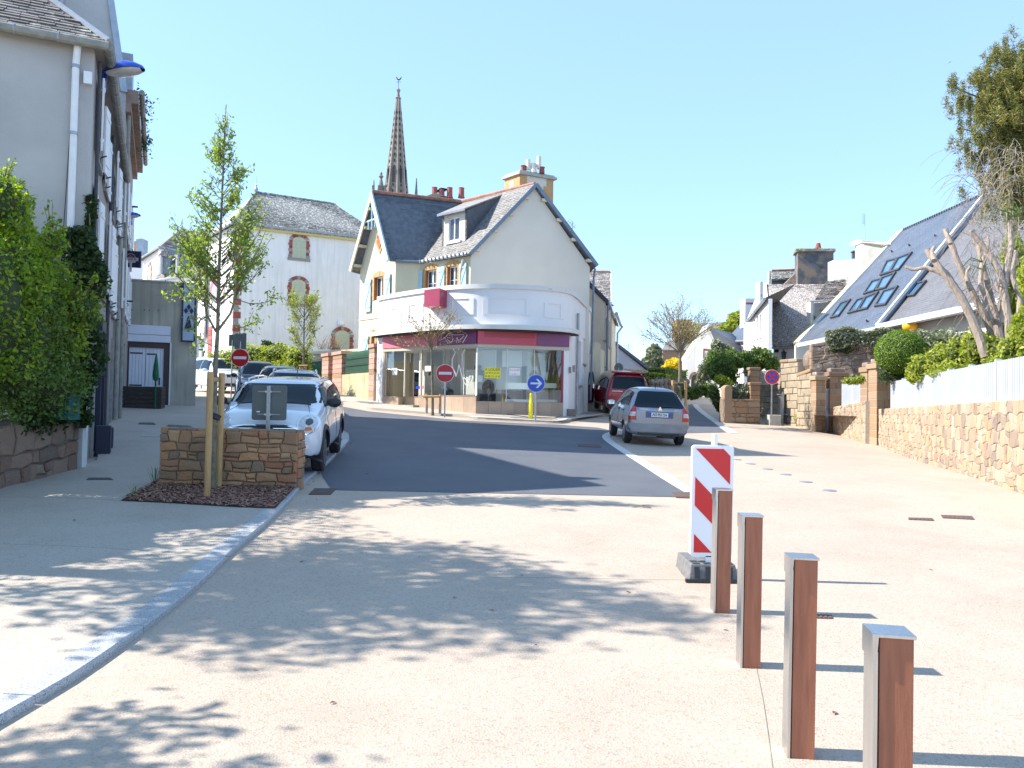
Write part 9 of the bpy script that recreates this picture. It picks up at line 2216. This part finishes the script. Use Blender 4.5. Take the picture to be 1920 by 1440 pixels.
br = [([(405, 622), (388, 590), (379, 545), (372, 500), (356, 455), (345, 430)], -.3, .018), ([(407, 622), (432, 588), (446, 545), (464, 505), (486, 462), (495, 440)], .3, .02), ([(383, 560), (388, 500), (392, 440), (396, 390)], .5, .012), ([(410, 560), (436, 500), (446, 450), (452, 400)], -.5, .012),
  ([(385, 575), (362, 560), (340, 560), (322, 556)], -.4, .008), ([(440, 560), (470, 570), (495, 568), (515, 560)], .3, .008), ([(412, 600), (436, 618), (460, 612), (478, 606)], -.3, .007), ([(398, 590), (375, 600), (358, 615)], .5, .006), ([(402, 650), (380, 640), (362, 650)], -.2, .005)]
for k in range(84):
 y0 = 222+372*rn.random()**.75; sd = rn.choice((0, 1)); w = envw(max(200, y0-rn.uniform(20, 60)), sd)*rn.uniform(.45, 1.0); sg = -1 if sd == 0 else 1; x0 = tx(y0); h = rn.uniform(.55, 1.15)*w+12
 br.append(([(x0, y0), (x0+sg*w*.35, y0-h*.3), (x0+sg*w*.7, y0-h*.62), (x0+sg*w, y0-h)], rn.uniform(-.75, .75)*w/90, .005+.00009*w))
bz = G(399, 925)
grow_tree('young_tree', 'slender young tree with fresh green leaves tied to stakes in the planter', [(399, 925), (401, 780), (404, 690), (408, 620), (411, 500), (415, 400), (420, 280), (424, 196)], 10.75, .043, .006, br, 'leaf_young', 9, .064, twig_n=7, seed=5, spread=.26, bark='bark_grey', rootz=bz.z+KH, cluster=.035, leaf_aspect=.42)
def fan(cx, y0, n, x_lo, x_hi, y_lo, y_hi, seed, r_=.008):
 rn = random.Random(seed); out = []
 for k in range(n):
  xe = x_lo+(x_hi-x_lo)*(k+.5)/n+rn.uniform(-5, 5); t_ = abs(xe-cx)/max(1, (x_hi-x_lo)/2); ye = y_hi+(y_lo-y_hi)*(t_**1.6)+rn.uniform(-12, 22); ys = y0-rn.uniform(0, 8); mx = cx+(xe-cx)*.42; my = y0+(ye-y0)*.55
  out.append(([(cx, ys), (cx+(xe-cx)*.18, ys+(ye-ys)*.3), (mx, my), (cx+(xe-cx)*.75, y0+(ye-y0)*.82), (xe, ye)], rn.uniform(-1.1, 1.1), r_*rn.uniform(.7, 1.2)))
 return out
D_ = G(810, 779).y; D_ = 28.9
grow_tree('young_tree', 'small budding staked tree on the pavement before the shop', [(811, 779), (811, 730), (810, 690), (809, 655)], D_, .055, .04, fan(809, 658, 22, 738, 878, 618, 588, 8, .012), 'leaf_budred', 3, .085, twig_n=7, seed=9, spread=.55, fine=.0055, rootz=gz(P(811, 779, D_).x, D_)+.09, cluster=.06)
a, b = P(799.5, 778, D_-.1), P(825, 778, D_-.1); a.z = b.z = gz(a.x, a.y)+.09
t = thing('tree_stake', 'thin round stakes around the small tree before the shop', 'tree stakes', a); hS = P(800, 738, D_).z-a.z
for p in (a, b): MB().tube([p, p+V((0, 0, hS))], .045, 10).build('stake', 'stake_wood', t, smooth=True)
MB().tube([a+V((-.12, -.05, hS-.12)), b+V((-.0, -.05, hS-.1))], .045, 10).build('crossbar', 'stake_wood', t, smooth=True)
for p in (a, b): MB().tube([p-V((0, 0, .02)), p+V((0, 0, .3))], .052, 10).build('stake_foot', 'quoin_grey', t)
br = []; rn = random.Random(31)
for k in range(60):
 y0 = rn.uniform(575, 668); s_ = (y0-560)/110; w = (9+20*math.sin(min(1, s_)*2.6))*rn.uniform(.5, 1.0); sg = rn.choice((-1, 1)); br.append(([(569, y0), (569+sg*w*.4, y0-w*.6), (569+sg*w*.8, y0-w*1.3), (569+sg*w, y0-w*1.7)], rn.uniform(-.6, .6), .008))
grow_tree('young_tree', 'slim pale green tree in front of the white house wall', [(569, 752), (569, 690), (570, 620), (571, 552)], 33.5, .06, .01, br, 'leaf_yellowgreen', 5, .1, twig_n=5, seed=12, spread=.45, fine=.006, rootz=gz(-9, 33.5))
t = thing('tree_stake', 'low stakes with crossbar at the slim tree behind the cars', 'tree stakes', P(563, 750, 33.3))
for px in (563.5, 573): p = P(px, 690, 33.3); MB().tube([V((p.x, p.y, gz(p.x, p.y))), P(px, 684, 33.3)], .05, 8).build('stake', 'stake_wood', t)
MB().tube([P(560, 686, 33.2), P(576, 686, 33.2)], .045, 8).build('crossbar', 'stake_wood', t)
D_ = 30.5; g_ = gz(P(1275, 770, D_).x, D_)
bt = fan(1274, 668, 32, 1210, 1342, 618, 582, 14, .016)
grow_tree('street_tree', 'budding street tree with spreading bare crown, staked, beside the grey hatchback', [(1274, 790), (1274, 730), (1275, 700), (1275, 660)], D_, .085, .06, bt, 'leaf_bud', 4, .08, twig_n=11, seed=15, spread=.75, fine=.0065, rootz=g_, cluster=.08)
t = thing('tree_stake', 'pale squared stakes with dark tie at the right lane tree', 'tree stakes', P(1274, 790, D_-.2))
for px, yt in ((1261.5, 713), (1286, 714)):
 p = P(px, 760, D_-.3); MB().tube([V((p.x, p.y, g_-.1)), P(px, yt, D_-.3)], .055, 10).build('stake', 'stake_wood', t, smooth=True)
MB().box(P(1273.5, 718, D_-.35), (.5, .05, .09)).build('crossbar', 'stake_wood', t); MB().box(P(1275, 721, D_-.4), (.22, .16, .09)).build('tree_tie', 'rubber', t)
bush('yellow green hedge running below the white house', 38.5, [(470, 668, 40, 22), (430, 672, 26, 16), (520, 665, 34, 20), (560, 668, 28, 20, -1), (405, 676, 20, 16, .5), (500, 690, 50, 22), (440, 690, 40, 20), (550, 694, 40, 20, -1)], 9000, .13, 'leaf_yellowgreen', name='hedge', cat='hedge')
bush('dark shrub tips above the yellow green hedge', 41, [(500, 645, 10, 7), (520, 650, 16, 6)], 500, .14, 'leaf_dark')
mb = MB(); rn = random.Random(77)
for k in range(60):
 x = rn.uniform(598, 640); p = P(x, 655, 41.5); e = P(x+rn.uniform(-14, 14), rn.uniform(625, 645), 41.5+rn.uniform(-.5, .5)); mb.tube([p, p.lerp(e, .5)+V((rn.uniform(-.1, .1), 0, 0)), e], [.012, .009, .005], 3, caps=False)
o = mb.build('bare_shrub', 'twig'); tag(o, 'bare twiggy shrub against the white house lower window', 'shrub', kind=None); o['kind'] = 'stuff'
def shade_tree(label, c, r, base, n, size, seed, clumps=60):
 rn = random.Random(seed); c = V(c); t = thing('broadleaf_tree', label, 'tree', base); tk = [V(base), V(base).lerp(c, .5)+V((.1, .1, 0)), c+V((0, 0, -r[2]*.3)), c+V((0, 0, r[2]*.7))]
 MB().tube(tk, [.2, .16, .1, .03], 8).build('trunk', 'bark_grey', t, smooth=True); pts = []; lb = MB()
 for k in range(clumps):
  d = V((rn.gauss(0, 1), rn.gauss(0, 1), rn.gauss(0, 1))).normalized(); q = c+V((d.x*r[0], d.y*r[1], d.z*r[2]))*rn.uniform(.35, 1.0); lb.tube([tk[2].lerp(tk[3], rn.random()*.6), tk[2].lerp(q, .5)+V((0, 0, -.05)), q], [.05, .03, .012], 5, caps=False)
  cr = rn.uniform(.22, .48)
  for j in range(int(n/clumps)): pts.append([q.x+rn.gauss(0, cr*.6), q.y+rn.gauss(0, cr*.6), q.z+rn.gauss(0, cr*.35)])
 stuff(lb.build('limbs', 'bark_grey', t)); stuff(leaves('foliage', pts, size, 'leaf_green', parent=t)); return t
shade_tree('large leafy tree left of the street, outside the photo edge', (-7.9, 6.75, 5.9), (1.75, 1.75, 1.75), (-8.1, 6.8, .3), 7600, .14, 4, 88)
shade_tree('smaller leafy tree nearest the camera, left of the street', (-5.9, 3.15, 3.6), (1.2, .95, .85), (-6.6, 3.4, 0), 2600, .13, 2, 26)
blob_leaves('shrub', [((-7.9, 7.8, 2.5), (1.0, 1.7, 2.1)), ((-7.8, 9.2, 2.9), (.95, 1.5, 2.3)), ((-8.0, 5.2, 1.5), (.9, 1.4, .85))], 11000, .09, 'leaf_hedge', 'tall garden shrub behind the old wall, towards the camera', 'shrub', base=(-8, 7.5, .3))
